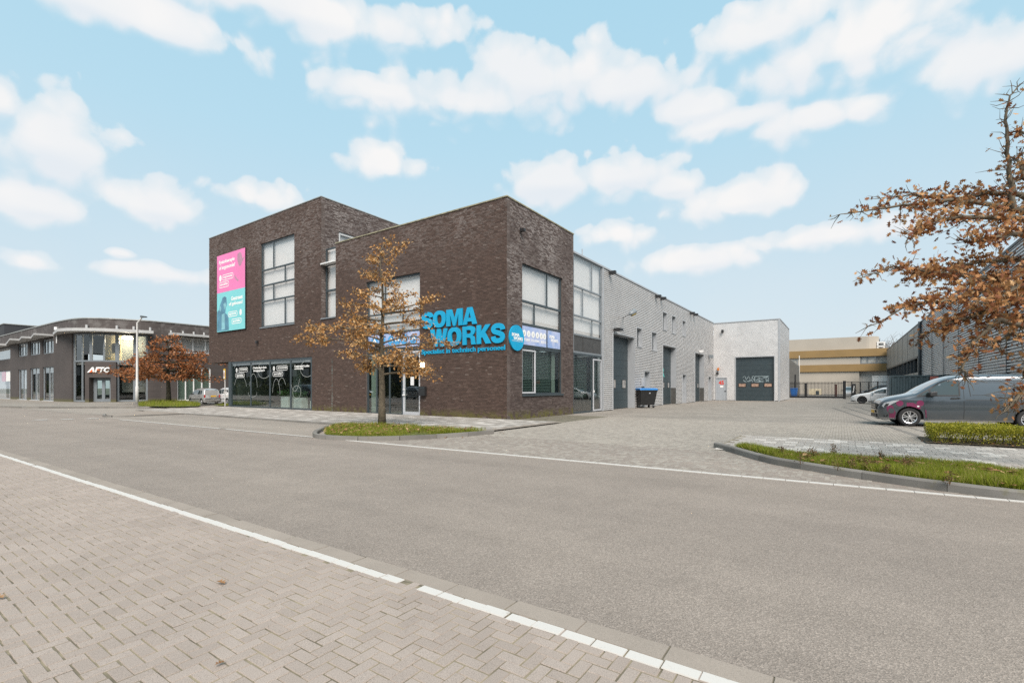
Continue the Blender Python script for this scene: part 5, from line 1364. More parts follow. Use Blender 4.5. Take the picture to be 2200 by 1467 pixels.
# fittings on the hall
for px, py, lab in ((1308.5, 587, 'small dark camera under the hall eaves nearest the glazed link'), (1408, 637.5, 'dark camera of a pair under the hall eaves, nearer the brick cube'), (1419, 642, 'dark camera of a pair under the hall eaves, farther from the brick cube'), (1482.5, 673.5, 'far small camera of the second pair under the hall eaves, nearer'), (1489.5, 676.5, 'far small camera of the second pair under the hall eaves, farther')):
    wall_box('security_camera', FR, px, py, 0.22, 0.22, 0.40, lab, 'camera', group='cameras on the facades')
wall_box('security_camera', FX, 1553, 712, 0.22, 0.30, 0.3, 'black camera alone on the plain steel wall above the door', 'camera', group='cameras on the facades')
wall_box('security_camera', FR, 1502, 755, 0.24, 0.22, 0.35, 'white camera just above the third overhead door', 'camera', M_white, group='cameras on the facades')
wall_box('flood_light', FR, 1523, 766, 0.4, 0.35, 0.4, 'pale flood light on the steel wall close to the inner corner', 'light', M_framel)
wall_box('flood_light', FR, 1320, 708.5, 0.5, 0.16, 0.45, 'flat black flood light over the first overhead door', 'light')
wall_box('alarm_light', FX, 1543.6, 793, 0.20, 0.28, 0.2, 'small orange alarm light above the grey numbered door', 'alarm light', pm('orange lens', (0.5, 0.16, 0.03), 0.3))
wall_box('alarm_bell', FX, 1541.8, 802, 0.24, 0.24, 0.2, 'round dark alarm bell right over the grey numbered door', 'alarm bell')
t = thing('yard_lamp', 'wall mounted yard lamp on a slanted arm with a yellowed lens', 'lamp', O, THETA)
p0 = FR.P(FR.s(1339), FR.z(1339, 682), 0.0); tip = FR.P(FR.s(1353, .9), FR.z(1353, 675, .9), .9); m = MB(); m.tube([p0, p0 + (tip - p0) * .2, tip], [0.05, 0.04, 0.035], 8); m.build('arm', M_trim, t)
dv = (FR.P(FR.s(1367, 1.15), FR.z(1367, 667, 1.15), 1.15) - tip) / .9; m = MB(); m.tube([tip - dv * .1, tip + dv * .15, tip + dv * .7, tip + dv * .85], [0.06, 0.15, 0.17, 0.06], 10); m.build('lamp_head', M_framel, t, smooth=True)
m = MB(); m.tube([tip + dv * .2 + Vector((0, 0, -.09)), tip + dv * .7 + Vector((0, 0, -.10))], [0.12, 0.13], 8); m.build('lens', pm('yellowed lens', (0.40, 0.30, 0.08), 0.3), t, smooth=True)

# ================================================================ DARK HALL on the far side of the yard
YB = -20.5
FB = Face((0, YB, 0), (1, 0, 0), (0, 1, 0), flip=True)
dh = thing('dark_ribbed_hall', 'tall dark grey hall with deep horizontal ribs behind the van and oak branches', 'hall', O, THETA)
ZB = FB.z(1979, 689.5)
M_rib = pm('grey ribbed cladding', (0.50, 0.50, 0.505), 0.42, var=0.06, vscale=0.5, metal=0.2, dirt=0.08)
M_flat = pm('grey flat cladding', (0.215, 0.205, 0.19), 0.5, var=0.08, vscale=0.5, metal=0.1)
M_joint2 = pm('dark joint strip', (0.045, 0.050, 0.055), 0.5)
jx = [1904.8, 1913.5, 1920.7, 1929, 1939, 1950, 1963.4, 1979.8, 2001.9, 2026.4, 2059, 2102.5, 2162, 2245, 2380]
js = [FB.s(p) for p in jx]
wl, wr = FB.s(1905.5), FB.s(1971.5); wz0, wz1 = FB.z(1940, 806), FB.z(1971.5, 769)
for k in range(len(js) - 1):
    a, b = js[k + 1] + 0.05, js[k] - 0.05
    if k < 7:
        hl = [(wr, wl, wz0, wz1)]
        holed_wall(FB, a, b, 0.0, ZB - 0.15, hl, -0.1, 0.0, 'panel', M_flat, dh)
    else:
        corr_wall(FB, a, b, 0.0, ZB - 0.15, [], 0.20, 0.15, 'panel', M_rib, dh)
    m = MB(); m.fbox(FB, js[k + 1] - 0.06, js[k + 1] + 0.06, 0, ZB - .15, -0.12, 0.02); m.build('joint_strip', M_joint2, dh)
m = MB(); m.fbox(FB, js[-1] - 0.05, js[0], ZB - 0.15, ZB, -0.4, 0.05); m.build('edge_trim', M_joint2, dh)
m = MB(); m.tube([FB.P(js[7] + .05, 0, 0.18), FB.P(js[7] + .05, ZB - .1, 0.18)], 0.16, 10); m.build('downpipe', M_joint2, dh, smooth=True)
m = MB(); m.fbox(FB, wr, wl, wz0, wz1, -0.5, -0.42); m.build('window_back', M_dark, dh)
n = 12
for i in range(n + 1):
    s_ = wr + (wl - wr) * i / n; m = MB(); m.fbox(FB, s_ - .12, s_ + .12, wz0, wz1, -0.35, -0.02); m.build('window_post', M_joint2, dh)
    if i < n: g = MB(); g.fquad(FB, s_ + .12, s_ + (wl - wr) / n - .12, wz0, wz1, -0.25); g.build('pane', M_glass, dh, fix=False)
m = MB(); m.fbox(FB, wr - .1, wl, wz1, wz1 + .25, -0.3, 0.06); m.build('lintel', M_joint2, dh)
m = MB(); m.fbox(FB, js[-1], js[0], 0, ZB - .1, -14.1, -14.0); m.fbox(FB, js[-1], js[0], ZB - .5, ZB - .4, -14, -0.1); m.fbox(FB, js[0] - .1, js[0], 0, ZB - .3, -14, -0.15); m.fbox(FB, js[-1], js[-1] + .1, 0, ZB - .3, -14, -0.15); m.build('rear_wall', M_joint2, dh)

# ================================================================ BACKGROUND behind the gate
bX = loc((FB.wo + FB.wd * FB.s(1905)))[0] + 1.0
FG = Face((bX, 0, 0), (0, -1, 0), (-1, 0, 0))
M_beige = pm('beige render', (0.36, 0.325, 0.275), 0.85, var=0.04, vscale=0.3)
M_tan = pm('ochre band', (0.235, 0.150, 0.058), 0.75, var=0.06, vscale=0.4)
M_pale = pm('pale panels', (0.42, 0.41, 0.385), 0.7, var=0.04)
be = thing('beige_office_block', 'beige office block with two ochre bands behind the black gate', 'building', O, THETA)
zt = [FG.z(1800, v) for v in (728.5, 751.5, 767.0, 783.0, 798.0)]
L0, L1 = FG.s(1640), FG.s(1915)
m = MB(); m.fbox(FG, L0, FG.s(1862), zt[1], zt[0] + 0.4, -12, -0.6)
cx_ = FG.s(1862); rr_ = FG.s(1867) - cx_ + 2.0
m.build('upper_storey', M_beige, be)
m = MB(); m.tube([FG.P(FG.s(1858), zt[1], -3.4), FG.P(FG.s(1858), zt[0] + .4, -3.4)], 2.8, 20); m.build('rounded_end', M_beige, be, smooth=False)
m = MB(); m.fbox(FG, L0, L1, zt[2], zt[1], -12, 0.35); m.build('ochre_band', M_tan, be)
m = MB(); m.fbox(FG, L0, FG.s(1848), zt[3], zt[2], -12, 0); m.build('wall', M_beige, be)
m = MB(); m.fbox(FG, L0, L1, zt[4], zt[3], -12, 0.35); m.build('ochre_band', M_tan, be)
m = MB(); m.fbox(FG, L0, FG.s(1846), 0, zt[4], -12, 0); m.build('wall', M_beige, be)
m = MB(); m.fbox(FG, FG.s(1846), L1, 0, zt[4], -12, -0.9); m.build('recessed_wall', M_pale, be)
glazing(FG, FG.s(1848.5), L1, zt[3], zt[2], [(zt[3], zt[2], [FG.s(1864), FG.s(1884)])], be, fm=M_framel, d=-0.3, fw=0.25, blind=M_pale)
glazing(FG, FG.s(1697), FG.s(1714), zt[3], zt[2] - .4, [(zt[3], zt[2] - .4, [])], be, fm=M_framel, d=0.05, fw=0.2, blind=M_room)
ru = thing('rooftop_unit', 'white framed ventilation unit on the beige block roof', 'ventilation unit', O, THETA)
a, b = FG.s(1885), FG.s(1903); z0, z1 = zt[1] + .15, FG.z(1894, 735.5)
m = MB(); m.fbox(FG, a + .3, b - .3, z0 + .5, z1 - .3, -3.6, -1.9); m.build('grille', M_frame, ru)
m = MB()
for s_ in (a, b - .3): m.fbox(FG, s_, s_ + .3, z0, z1, -1.95, -1.6); m.fbox(FG, s_, s_ + .3, z0, z1, -3.9, -3.6)
m.fbox(FG, a, b, z1, z1 + .3, -3.9, -1.6); m.fbox(FG, a, b, z0 + .3, z0 + .6, -1.95, -1.6); m.build('frame', M_white, ru)
gb = thing('grey_side_building', 'low grey building with a slanted top seen past the steel hall end', 'building', O, THETA)
FGs = Face((sI + sY + 14, 0, 0), (0, -1, 0), (-1, 0, 0)); a, b = FGs.s(1680), FGs.s(1711)
m = MB(); m.fpoly(FGs, [(a, 0), (b, 0), (b, FGs.z(1711, 783)), (FGs.s(1697), FGs.z(1697, 771)), (a, FGs.z(1697, 765))], -6, 0); m.build('wall', pm('dull grey render', (0.115, 0.11, 0.10), 0.8), gb)
m = MB(); m.fbox(FGs, FGs.s(1707), FGs.s(1710), 0.2, 3.4, -.1, .02); m.build('door', M_black, gb)

# sliding gate and fence: bars one by one
M_gate = pm('black gate paint', (0.010, 0.010, 0.011), 0.45)
gx = loc(G(1750, 856.0))[0]
FF = Face((gx, 0, 0), (0, -1, 0), (-1, 0, 0))
gate = thing('sliding_gate', 'black sliding bar gate closing the yard beside the steel hall', 'gate', O, THETA)
a, b = FF.s(1697.5), FF.s(1811); zt_, zb0, zb1 = FF.z(1750, 820), FF.z(1750, 855), FF.z(1750, 850.5)
m = MB(); m.fbox(FF, a, b, zb0, zb1, -.12, .0); m.build('bottom_beam', M_gate, gate)
for z_, h_ in ((FF.z(1750, 848), .07), (FF.z(1750, 823.6), .07)):
    m = MB(); m.fbox(FF, a, b, z_ - h_ / 2, z_ + h_ / 2, -.09, -.03); m.build('rail', M_gate, gate)
bar = MB().fbox(Face((0, 0, 0), (0, -1, 0), (-1, 0, 0)), -.022, .022, zb1, zt_, -.08, -.04).build('bar', M_gate, gate)
bar.location = FF.P(a, 0, 0)
n = 38
for i in range(1, n + 1):
    o = bar.copy(); col.objects.link(o); o.parent = gate; o.location = FF.P(a + (b - a) * i / n, 0, 0)
m = MB(); m.fbox(FF, b, b + .32, 0, FF.z(1812, 818), -.25, .05); m.build('gate_post', M_gate, gate)
m = MB(); m.fbox(FF, a, b, 0.0, 0.06, -.3, .25); m.build('track', M_pale, gate)
fen = thing('bar_fence', 'black metal fence continuing the gate behind the white car', 'fence', O, THETA)
c = FF.s(1908); zf = FF.z(1860, 819.5)
for z_ in (zf - .03, 0.35):
    m = MB(); m.fbox(FF, b + .3, c + 6, z_ - .03, z_ + .03, -.12, -.07); m.build('rail', M_gate, fen)
for px in (1829.7, 1848.4, 1866.7, 1886, 1906):
    m = MB(); s_ = FF.s(px); m.fbox(FF, s_ - .06, s_ + .06, 0, zf, -.15, -.03); m.build('post', M_gate, fen)
wire = MB().fbox(Face((0, 0, 0), (0, -1, 0), (-1, 0, 0)), -.012, .012, 0.3, zf, -.10, -.08).build('bar', M_gate, fen)
wire.location = FF.P(b + .5, 0, 0)
n = 46
for i in range(1, n): o = wire.copy(); col.objects.link(o); o.parent = fen; o.location = FF.P(b + .5 + (c - b) * i / n, 0, 0)

# things in the yard behind the gate
def far_at(px, Y): return Vector(((px - CXP) / FPX * Y, Y, 0))
def far_w(w_, Y): return w_ / FPX * Y
Yf = 70.0
t = thing('blue_waste_bin', 'small blue wheeled bin behind the gate bars', 'bin', far_at(1706, Yf), THETA)
w_ = far_w(13, Yf)
m = MB(); m.hexa([(-w_ * .4, -w_ * .4, .15), (w_ * .4, -w_ * .4, .15), (w_ * .4, w_ * .4, .15), (-w_ * .4, w_ * .4, .15), (-w_ * .5, -w_ * .5, 1.25), (w_ * .5, -w_ * .5, 1.25), (w_ * .5, w_ * .5, 1.25), (-w_ * .5, w_ * .5, 1.25)]); m.build('body', pm('blue bin', (0.012, 0.11, 0.36), 0.5), t, bevel=.03)
m = MB(); m.box((0, 0, 1.32), (w_ * 1.08, w_ * 1.08, .12)); m.build('lid', bpy.data.materials['blue bin'], t, bevel=.03)
for s_ in (-1, 1): m = MB(); m.tube([(s_ * w_ * .4 - .04, w_ * .35, .12), (s_ * w_ * .4 + .04, w_ * .35, .12)], .12, 12); m.build('wheel', M_black, t)
t = thing('flag_pole', 'thin pale flag pole in front of the beige block', 'pole', far_at(1717.3, 80), 0)
m = MB(); m.tube([(0, 0, 0), (0, 0, EYE + (HZP - 764) / FPX * 80)], [.09, .06], 8); m.build('pole', M_pale, t, smooth=True)
m = MB(); m.tube([(0, 0, 0), (0, 0, .12)], .25, 12); m.build('foot', M_pale, t)
t = thing('cream_cabinet', 'cream electrical cabinet with a dark grille behind the gate', 'cabinet', far_at(1752, 78), THETA)
w_ = far_w(25, 78); h_ = far_w(14, 78)
m = MB(); m.box((0, 0, h_ / 2 + .2), (1.0, w_ * .9, h_)); m.build('housing', pm('cream paint', (0.55, 0.48, 0.34), 0.6), t, bevel=.03)
m = MB(); m.box((-.52, -w_ * .15, h_ * .6), (.04, w_ * .25, h_ * .55)); m.build('grille', M_frame, t)
m = MB(); m.box((0, 0, .1), (1.05, w_ * .92, .2)); m.build('plinth', M_trim, t)
for px, wpx, top, mat_, lab in ((1731, 5, 823.5, M_gate, 'black square bollard post standing behind the gate'), (1796, 4.5, 826.5, pm('brown post', (0.075, 0.03, 0.022), 0.6), 'brown square post standing behind the gate')):
    t = thing('marker_post', lab, 'post', far_at(px, 72), THETA); w_ = far_w(wpx, 72); h_ = EYE + (HZP - top) / FPX * 72
    m = MB(); m.box((0, 0, h_ / 2), (w_, w_, h_)); m.build('post', mat_, t, bevel=.02); m = MB(); m.box((0, 0, h_ + .03), (w_ * 1.15, w_ * 1.15, .06)); m.build('cap', mat_, t)
t = thing('charging_post', 'dark car charging post with white stripe behind the fence', 'charger', far_at(1834, 68), THETA)
m = MB(); m.box((0, 0, 1.0), (.35, .5, 2.0)); m.build('post', M_gate, t, bevel=.04); m = MB(); m.fpoly(Face((-.176, 0, 0), (0, -1, 0), (-1, 0, 0)), [(-.12, .7), (-.02, .7), (.12, 1.7), (.02, 1.75)], 0, .01); m.build('stripe', M_print, t)
t = thing('white_container', 'white shipping container beyond the fence in front of the beige block', 'container', far_at(1893, 92), THETA)
w_ = far_w(30, 92); h_ = EYE + (HZP - 807.5) / FPX * 92
m = MB()
for i in range(12): y0 = -w_ / 2 + w_ * i / 12; m.box((-.02 * (i % 2), y0 + w_ / 24, h_ / 2), (2.4, w_ / 12, h_))
m.build('wall', M_white, t); m = MB(); m.box((-.02, 0, h_ - .1), (2.52, w_ + .05, .2)); m.build('frame', M_white, t)
# bare trees far behind the dark hall
def bare_tree(px, Y, h, lab):
    t = thing('bare_tree', lab, 'tree', far_at(px, Y), 0, 'bare trees beyond the dark hall')
    m = MB(); m.tube([(0, 0, 0), (.1, 0, h * .35), (0, .1, h * .7)], [.3, .22, .08], 7); m.build('trunk', M_twig, t)
    m = MB()
    for i in range(150):
        z0 = h * rnd.uniform(.25, .7); a_ = rnd.uniform(0, 6.28); l = h * rnd.uniform(.15, .42); e = rnd.uniform(.3, 1.3)
        p = Vector((0, 0, z0)); q = p + Vector((math.cos(a_) * math.cos(e), math.sin(a_) * math.cos(e), math.sin(e))) * l
        m.tube([p, (p + q) / 2 + Vector((rnd.gauss(0, .2), rnd.gauss(0, .2), 0)), q], [.07, .05, .03], 4, cap=False)
        for j in range(4):
            q0 = p.lerp(q, rnd.uniform(.4, 1)); q1 = q0 + Vector((rnd.gauss(0, 1), rnd.gauss(0, 1), rnd.gauss(.6, .6))) * 1.0
            m.tube([q0, q1], [.035, .02], 3, cap=False)
    m.build('crown', M_twig, t, fix=False)
M_twig = pm('bare twigs', (0.115, 0.085, 0.068), 0.9, var=0.2)
for px, Y, h, lab in ((1868, 150, 16.5, 'bare tree left of the rooftop unit'), (1882, 158, 17.5, 'bare tree directly behind the rooftop unit'), (1912, 150, 17.0, 'bare tree just right of the rooftop unit'), (1928, 156, 17.8, 'bare tree over the far end of the dark hall'), (1896, 165, 18.5, 'tallest bare tree showing above the rooftop unit')):
    bare_tree(px, Y, h, lab)

# ================================================================ OFFICE BUILDING ACROSS THE SIDE STREET
from bisect import bisect
A_PX = [-160, -60, 0, 60, 127.5, 150, 175.6, 230, 317.8, 448.5, 560]
A_TOP = [751.5, 737, 723.6, 707.6, 691, 686.9, 684.3, 685, 690.0, 702.3, 713.0]
A_H = 8.18
def a_y(px):
    i = min(max(bisect(A_PX, px) - 1, 0), len(A_PX) - 2); t = (px - A_PX[i]) / (A_PX[i + 1] - A_PX[i])
    return A_TOP[i] + t * (A_TOP[i + 1] - A_TOP[i])
def a_ys(px): return sum(a_y(px + k) for k in (-14, -7, 0, 7, 14)) / 5      # rounded corner
A_O = Vector((-41.5, 47.0, 0))
def a_pt(px, off=0.0):
    """plan point of the curved front, off metres outwards (towards the street)"""
    def q(p): Y = (A_H - EYE) * FPX / (HZP - a_ys(p)); return Vector(((p - CXP) / FPX * Y, Y, 0))
    p = q(px); t = (q(px + 3) - q(px - 3)).normalized(); n = Vector((t.y, -t.x, 0))
    return p + n * off
def a_z(px, py): p = a_pt(px); return EYE - (py - HZP) / FPX * p.y
off_b = thing('curved_office_building', 'low dark brick office with a rounded glazed entrance corner and white canopies', 'building', A_O, 0)
M_brickA = pm('dark brick seen from afar', (0.066, 0.055, 0.050), 0.85, var=0.16, vscale=0.6)
def far_brick(name, c):
    m, nt, b, out = mat_new(name)
    tc = nt.new('ShaderNodeTexCoord').outputs['UV']
    pos = nt.new('ShaderNodeNewGeometry').outputs['Position']
    sp = nt.new('ShaderNodeSeparateXYZ'); nt.put(sp.inputs[0], pos)
    cb = nt.new('ShaderNodeCombineXYZ'); nt.put(cb.inputs[0], nt.math('SUBTRACT', sp.outputs[0], nt.math('MULTIPLY', sp.outputs[1], 0.7))); nt.put(cb.inputs[1], sp.outputs[2])
    br = nt.new('ShaderNodeTexBrick'); nt.put(br.inputs['Vector'], cb.outputs[0]); br.inputs['Scale'].default_value = 1.0
    br.inputs['Brick Width'].default_value = 0.32; br.inputs['Row Height'].default_value = 0.0625; br.inputs['Mortar Size'].default_value = 0.006
    br.inputs['Color1'].default_value = c4(c); br.inputs['Color2'].default_value = c4(tuple(x * .72 for x in c)); br.inputs['Mortar'].default_value = c4(tuple(x * 1.25 for x in c))
    n = nt.noise(pos, .35, 4.0, .6); cc = nt.mix(1.0, br.outputs[0], nt.ramp(n, [(.3, grey(.82)), (.7, grey(1.1))]), 'MULTIPLY')
    bl = nt.math('MULTIPLY', nt.step(sp.outputs[2], 5.6, 8.2), nt.step(nt.noise(pos, 1.2, 5, .65), .45, .65))
    cc = nt.mix(nt.math('MULTIPLY', bl, .35), cc, (.22, .21, .20, 1))
    ms = nt.math('MULTIPLY', nt.step(sp.outputs[2], .45, .05), .7); cc = nt.mix(ms, cc, (.10, .095, .03, 1))
    nt.put(b.inputs['Base Color'], cc); b.inputs['Roughness'].default_value = .85
    return m
M_brickA = far_brick('dark brick across the street', (0.068, 0.057, 0.053))
M_can = pm('off white canopy', (.38, .38, .375), .6, var=.06)
def a_plate(px0, px1, z0, z1, o0, o1, name, mat, parent=None, step=4.0, smooth=False, taper=None):
    """curved solid between two columns"""
    n = max(1, int(abs(px1 - px0) / step)); m = MB()
    for i in range(n):
        a, b = px0 + (px1 - px0) * i / n, px0 + (px1 - px0) * (i + 1) / n
        oa = o1 if taper is None else taper(a); ob = o1 if taper is None else taper(b)
        p = [a_pt(a, o0), a_pt(b, o0), a_pt(b, ob), a_pt(a, oa)]
        p = [v - A_O for v in p]
        m.hexa([(v.x, v.y, z0) for v in p] + [(v.x, v.y, z1) for v in p])
    return m.build(name, mat, parent or off_b)
# openings (px left, px right, top px, bottom px)
ups = [(-60, 22, 747.5, 772.5), (38.7, 58.5, 737.5, 765.5), (63.8, 85.7, 733.6, 762.5), (91, 115, 728.5, 759.5)]
los = [(-60, 22, 796, 857), (38.7, 57.6, 793.5, 857), (63.8, 84.8, 790.5, 858), (91, 115, 788, 859)]
gl0, gl1 = 154, 318
rtu, rtl = (361, 470, 726, 758.5), (381, 453, 789, 858)
def zlist(l): return [(a, b, a_z((max(a, 0) + b) / 2, bt) if bt < 850 else 0.02, a_z((max(a, 0) + b) / 2, tp)) for a, b, tp, bt in l]
hz = zlist(ups) + zlist(los) + [(rtu[0], rtu[1], a_z(405, rtu[3]), a_z(405, rtu[2])), (rtl[0], rtl[1], 0.05, a_z(415, rtl[2])), (gl0, gl1, -1, a_z(236, 716))]
cols = sorted({-60, 560} | {v for h in hz for v in h[:2]})
for a, b in zip(cols, cols[1:]):
    hs = sorted([(h[2], h[3]) for h in hz if h[0] < (a + b) / 2 < h[1]])
    for z0, z1 in cut([(0.0, A_H)], hs):
        if z1 - z0 > .03: a_plate(a, b, z0, z1, -.35, 0.0, 'wall', M_brickA, step=5)
a_plate(-60, 560, A_H, A_H + .10, -.4, .06, 'coping', M_coped, step=5)
m = MB(); rf = [a_pt(p, -.3) - A_O for p in range(-60, 561, 20)]; back = [Vector((30, 40, 0)), Vector((-40, 60, 0))]
m.v = [(v.x, v.y, A_H - .3) for v in rf + back]; m.f = [tuple(range(len(m.v)))]; m.build('roof', M_roof, off_b)
def a_window(a, b, z0, z1, n, glass, fm, blind=None, o=-.15, fw=.10, rows=()):
    m = MB(); e = (b - a)
    def bar(p, q, zz0, zz1, oo0, oo1): pp = [a_pt(p, oo0) - A_O, a_pt(q, oo0) - A_O, a_pt(q, oo1) - A_O, a_pt(p, oo1) - A_O]; m.hexa([(v.x, v.y, zz0) for v in pp] + [(v.x, v.y, zz1) for v in pp])
    k = fw / (a_pt(b) - a_pt(a)).length * e
    for i in range(n + 1): p = a + (e - k) * i / n; bar(p, p + k, z0, z1, o - .05, o + .05)
    m_ = max(1, int(e / 6))
    for i in range(m_):
        p, q = a + e * i / m_, a + e * (i + 1) / m_
        for zz in (z0, z1 - fw) + tuple(rows): bar(p, q, zz, zz + fw, o - .045, o + .055)
    fr = m.build('window', fm, off_b)
    lv = [z0] + list(rows) + [z1]
    for i in range(n):
        p, q = a + e * i / n, a + e * (i + 1) / n
        for zz0, zz1 in zip(lv, lv[1:]):
            g = MB(); u, v = a_pt(p, o) - A_O, a_pt(q, o) - A_O; g.add([(u.x, u.y, zz0), (v.x, v.y, zz0), (v.x, v.y, zz1), (u.x, u.y, zz1)], [(0, 1, 2, 3)]); g.build('pane', glass, fr, fix=False)
    if blind: a_plate(a, b, z0, z1, o - .4, o - .35, 'blind', blind, fr, step=8)
    return fr
for a, b, z0, z1 in zlist(ups): a_window(a, b, z0, z1, 3, M_glass, M_framel, M_blind)
for k, (a, b, z0, z1) in enumerate(zlist(los)):
    a_window(a, b, z0, z1, 2, M_glass, M_framel, M_dark)
    n = 4
    for i in range(n):      # vertical lamella blinds behind the glass
        p = a + (b - a) * (i + .35) / n; a_plate(p, p + (b - a) * .17, z0 + .05, z1 - .05, -.50, -.48, 'lamella', bpy.data.materials.get('pale lamella') or pm('pale lamella', (.42, .44, .46), .8), step=30)
    a_plate(a, b, z1 - .35, z1 - .02, -.5, -.45, 'blind_box', M_white, step=30)
    a_plate(a - .5, b + .5, z0 - .06, z0 + .02, -.1, .06, 'window_sill', M_white, step=30)
p = a_plate(1, 9, a_z(12, 819), a_z(12, 797), -.13, -.12, 'pink_print', pm('pink poster', (.55, .16, .24), .6), step=30)
p = a_plate(10, 21, a_z(12, 819), a_z(12, 797), -.13, -.12, 'white_print', M_print, step=30)
a_window(rtu[0], rtu[1], a_z(405, rtu[3]), a_z(405, rtu[2]), 4, M_glass, M_white, M_blind)
a_window(rtl[0], rtl[1], 0.05, a_z(415, rtl[2]), 4, M_glassd, M_white, M_room)
# glazed corner
zt_, zm_ = a_z(236, 716), a_z(222, 777)
ent0, ent1 = 187.5, 251
for a, b, n in ((gl0, ent0 + 4, 2), (ent1, 290, 1), (290, gl1, 1)): a_window(a, b, 0.05, zt_, n, M_glass, M_framel, None, o=-.2, fw=.16, rows=(zm_,))
a_window(ent0 + 4, ent1, zm_, zt_, 2, M_glass, M_framel, None, o=-.2, fw=.16)
zr_ = a_z(216, 811)
a_plate(ent0, 195.5, 0, zm_, -.5, .25, 'wall', M_brickA); a_plate(239.5, ent1 - .5, 0, zm_, -.5, .25, 'wall', M_brickA); a_plate(195.5, 239.5, zr_, zm_, -.5, .25, 'wall', M_brickA)
a_window(196, 239.5, 0.05, zr_, 2, M_glassd, M_framel, None, o=-.35, fw=.28)
ye = pm('lit cream room wall', (.60, .53, .34), .9, var=.05)
a_plate(gl0, ent1, zm_, zt_ + .3, -2.9, -2.7, 'room_wall', ye, step=10); a_plate(ent1, 345, zm_ - 3, zt_ + .3, -2.9, -2.7, 'room_wall', M_room, step=10); a_plate(gl0, 300, 0, zm_, -4.0, -3.8, 'room_wall', M_dark, step=10)
a_plate(gl0, gl1, zm_ - .25, zm_ - .02, -4.7, -.35, 'room_floor', M_pale, step=10); a_plate(gl0, gl1, zt_ + .05, zt_ + .2, -4.7, -.36, 'room_ceiling', M_blind, step=10)
a_plate(gl0, gl1, 0.01, 0.03, -3.7, -.3, 'room_floor', M_roomf, step=10)
a_plate(199, 230, a_z(215, 753), a_z(215, 733), -2.68, -2.6, 'wall_screen', M_black, step=40)
lp = thing('ceiling_lamp', 'glowing half round ceiling lamp behind the upper corner glazing', 'lamp', a_pt(268, -1.5) , 0)
zl_ = EYE + (HZP - 724) / FPX * a_pt(268, -1.5).y
m = MB(); m.lathe([(.48, 0), (.44, .18), (.30, .34), (.05, .42)], 20, Matrix.Translation((0, 0, zl_ - .2))); m.build('lamp_shade', pm('glowing shade', (.8, .7, .5), .5, var=0, emit=((1, .85, .55), 2.2)), lp, smooth=True)
m = MB(); m.tube([(0, 0, zl_ + .2), (0, 0, zl_ + .9)], .015, 6); m.build('cord', M_black, lp)
bulb = bpy.data.objects.new('bulb', bpy.data.lights.new('bulb', 'POINT')); col.objects.link(bulb); bulb.parent = lp; bulb.location = (0, 0, zl_ - .45)
bulb.data.energy = 55; bulb.data.color = (1.0, .90, .72); bulb.data.shadow_soft_size = .4
# letters over the entrance
lz0, lz1 = a_z(216, 800.3), a_z(216, 788.8)
sg = thing('entrance_letters', 'white and orange slanted letters AFTC over the office entrance', 'sign', A_O, 0)
pa, pb = a_pt(193, .28), a_pt(239, .28); td = (pb - pa).normalized(); tn = Vector((td.y, -td.x, 0))
class _F:
    def P(s, a, z, d): return pa - A_O + td * a + tn * d + Vector((0, 0, z))
FA = _F(); LA = (pb - pa).length
M_or = pm('orange letters', (.62, .13, .04), .5)
for ch, u0, u1 in (('A', 0.0, .34), ('F', .34, .56), ('T', .54, .78), ('C', .74, 1.0)):
    text_on(FA, ch, u0 * LA, u1 * LA, lz0, lz1, .02, M_print, 'letter', sg, .05, .08, shear=.28)
m = MB(); m.fpoly(FA, [(.10 * LA, lz0), (.20 * LA, lz0), (.26 * LA, lz0 + .5 * (lz1 - lz0)), (.20 * LA, lz0 + .5 * (lz1 - lz0))], .105, .12); m.build('orange_stroke', M_or, sg)
m = MB(); m.fpoly(FA, [(.42 * LA, lz0 + .42 * (lz1 - lz0)), (.55 * LA, lz0 + .42 * (lz1 - lz0)), (.57 * LA, lz0 + .62 * (lz1 - lz0)), (.46 * LA, lz0 + .62 * (lz1 - lz0))], .105, .12); m.build('orange_stroke', M_or, sg)
# white canopies
cz = a_z(236, 715.5)
a_plate(118, 324, cz + .05, cz + .33, -.05, 1.25, 'canopy', M_can, step=5, taper=lambda p: 1.25 * min(1, (p - 112) / 46))
for px in (190, 252, 288, 322):
    u = a_pt(px, .2) - A_O; m = MB(); m.tube([(u.x, u.y, cz + .3), (u.x, u.y, cz + .75)], .10, 8); m.build('canopy_stay', M_can, off_b)
for k, (a, b) in enumerate(((38, 60), (62, 87), (88.5, 115))):
    zz = a_z((a + b) / 2, (737, 733, 727)[k]); a_plate(a - 24, b, zz + .12, zz + .30, -.02, 1.5, 'canopy', M_can, step=6, taper=lambda p, a=a, b=b: .15 + 1.35 * (p - a + 24) / (b - a + 24))
a_plate(-60, 22, a_z(12, 745), a_z(12, 741), 0, 1.2, 'canopy', M_can, step=10)
a_plate(362, 470, a_z(400, 723), a_z(400, 718.5), -.02, 1.0, 'canopy', M_can, step=10)
for px in (366, 392, 415, 437):
    u = a_pt(px, .15) - A_O; zz = a_z(px, 719 + (px - 366) * .06); m = MB(); m.tube([(u.x, u.y, zz - .2), (u.x, u.y, zz + .45)], .09, 8); m.build('canopy_stay', M_can, off_b)
m = MB(); u = a_pt(125, .12) - A_O; m.tube([(u.x, u.y, 6.0), (u.x, u.y, 7.4)], .05, 6); m.box((u.x, u.y, 7.5), (.28, .28, .3)); m.build('security_fitting', M_white, off_b)
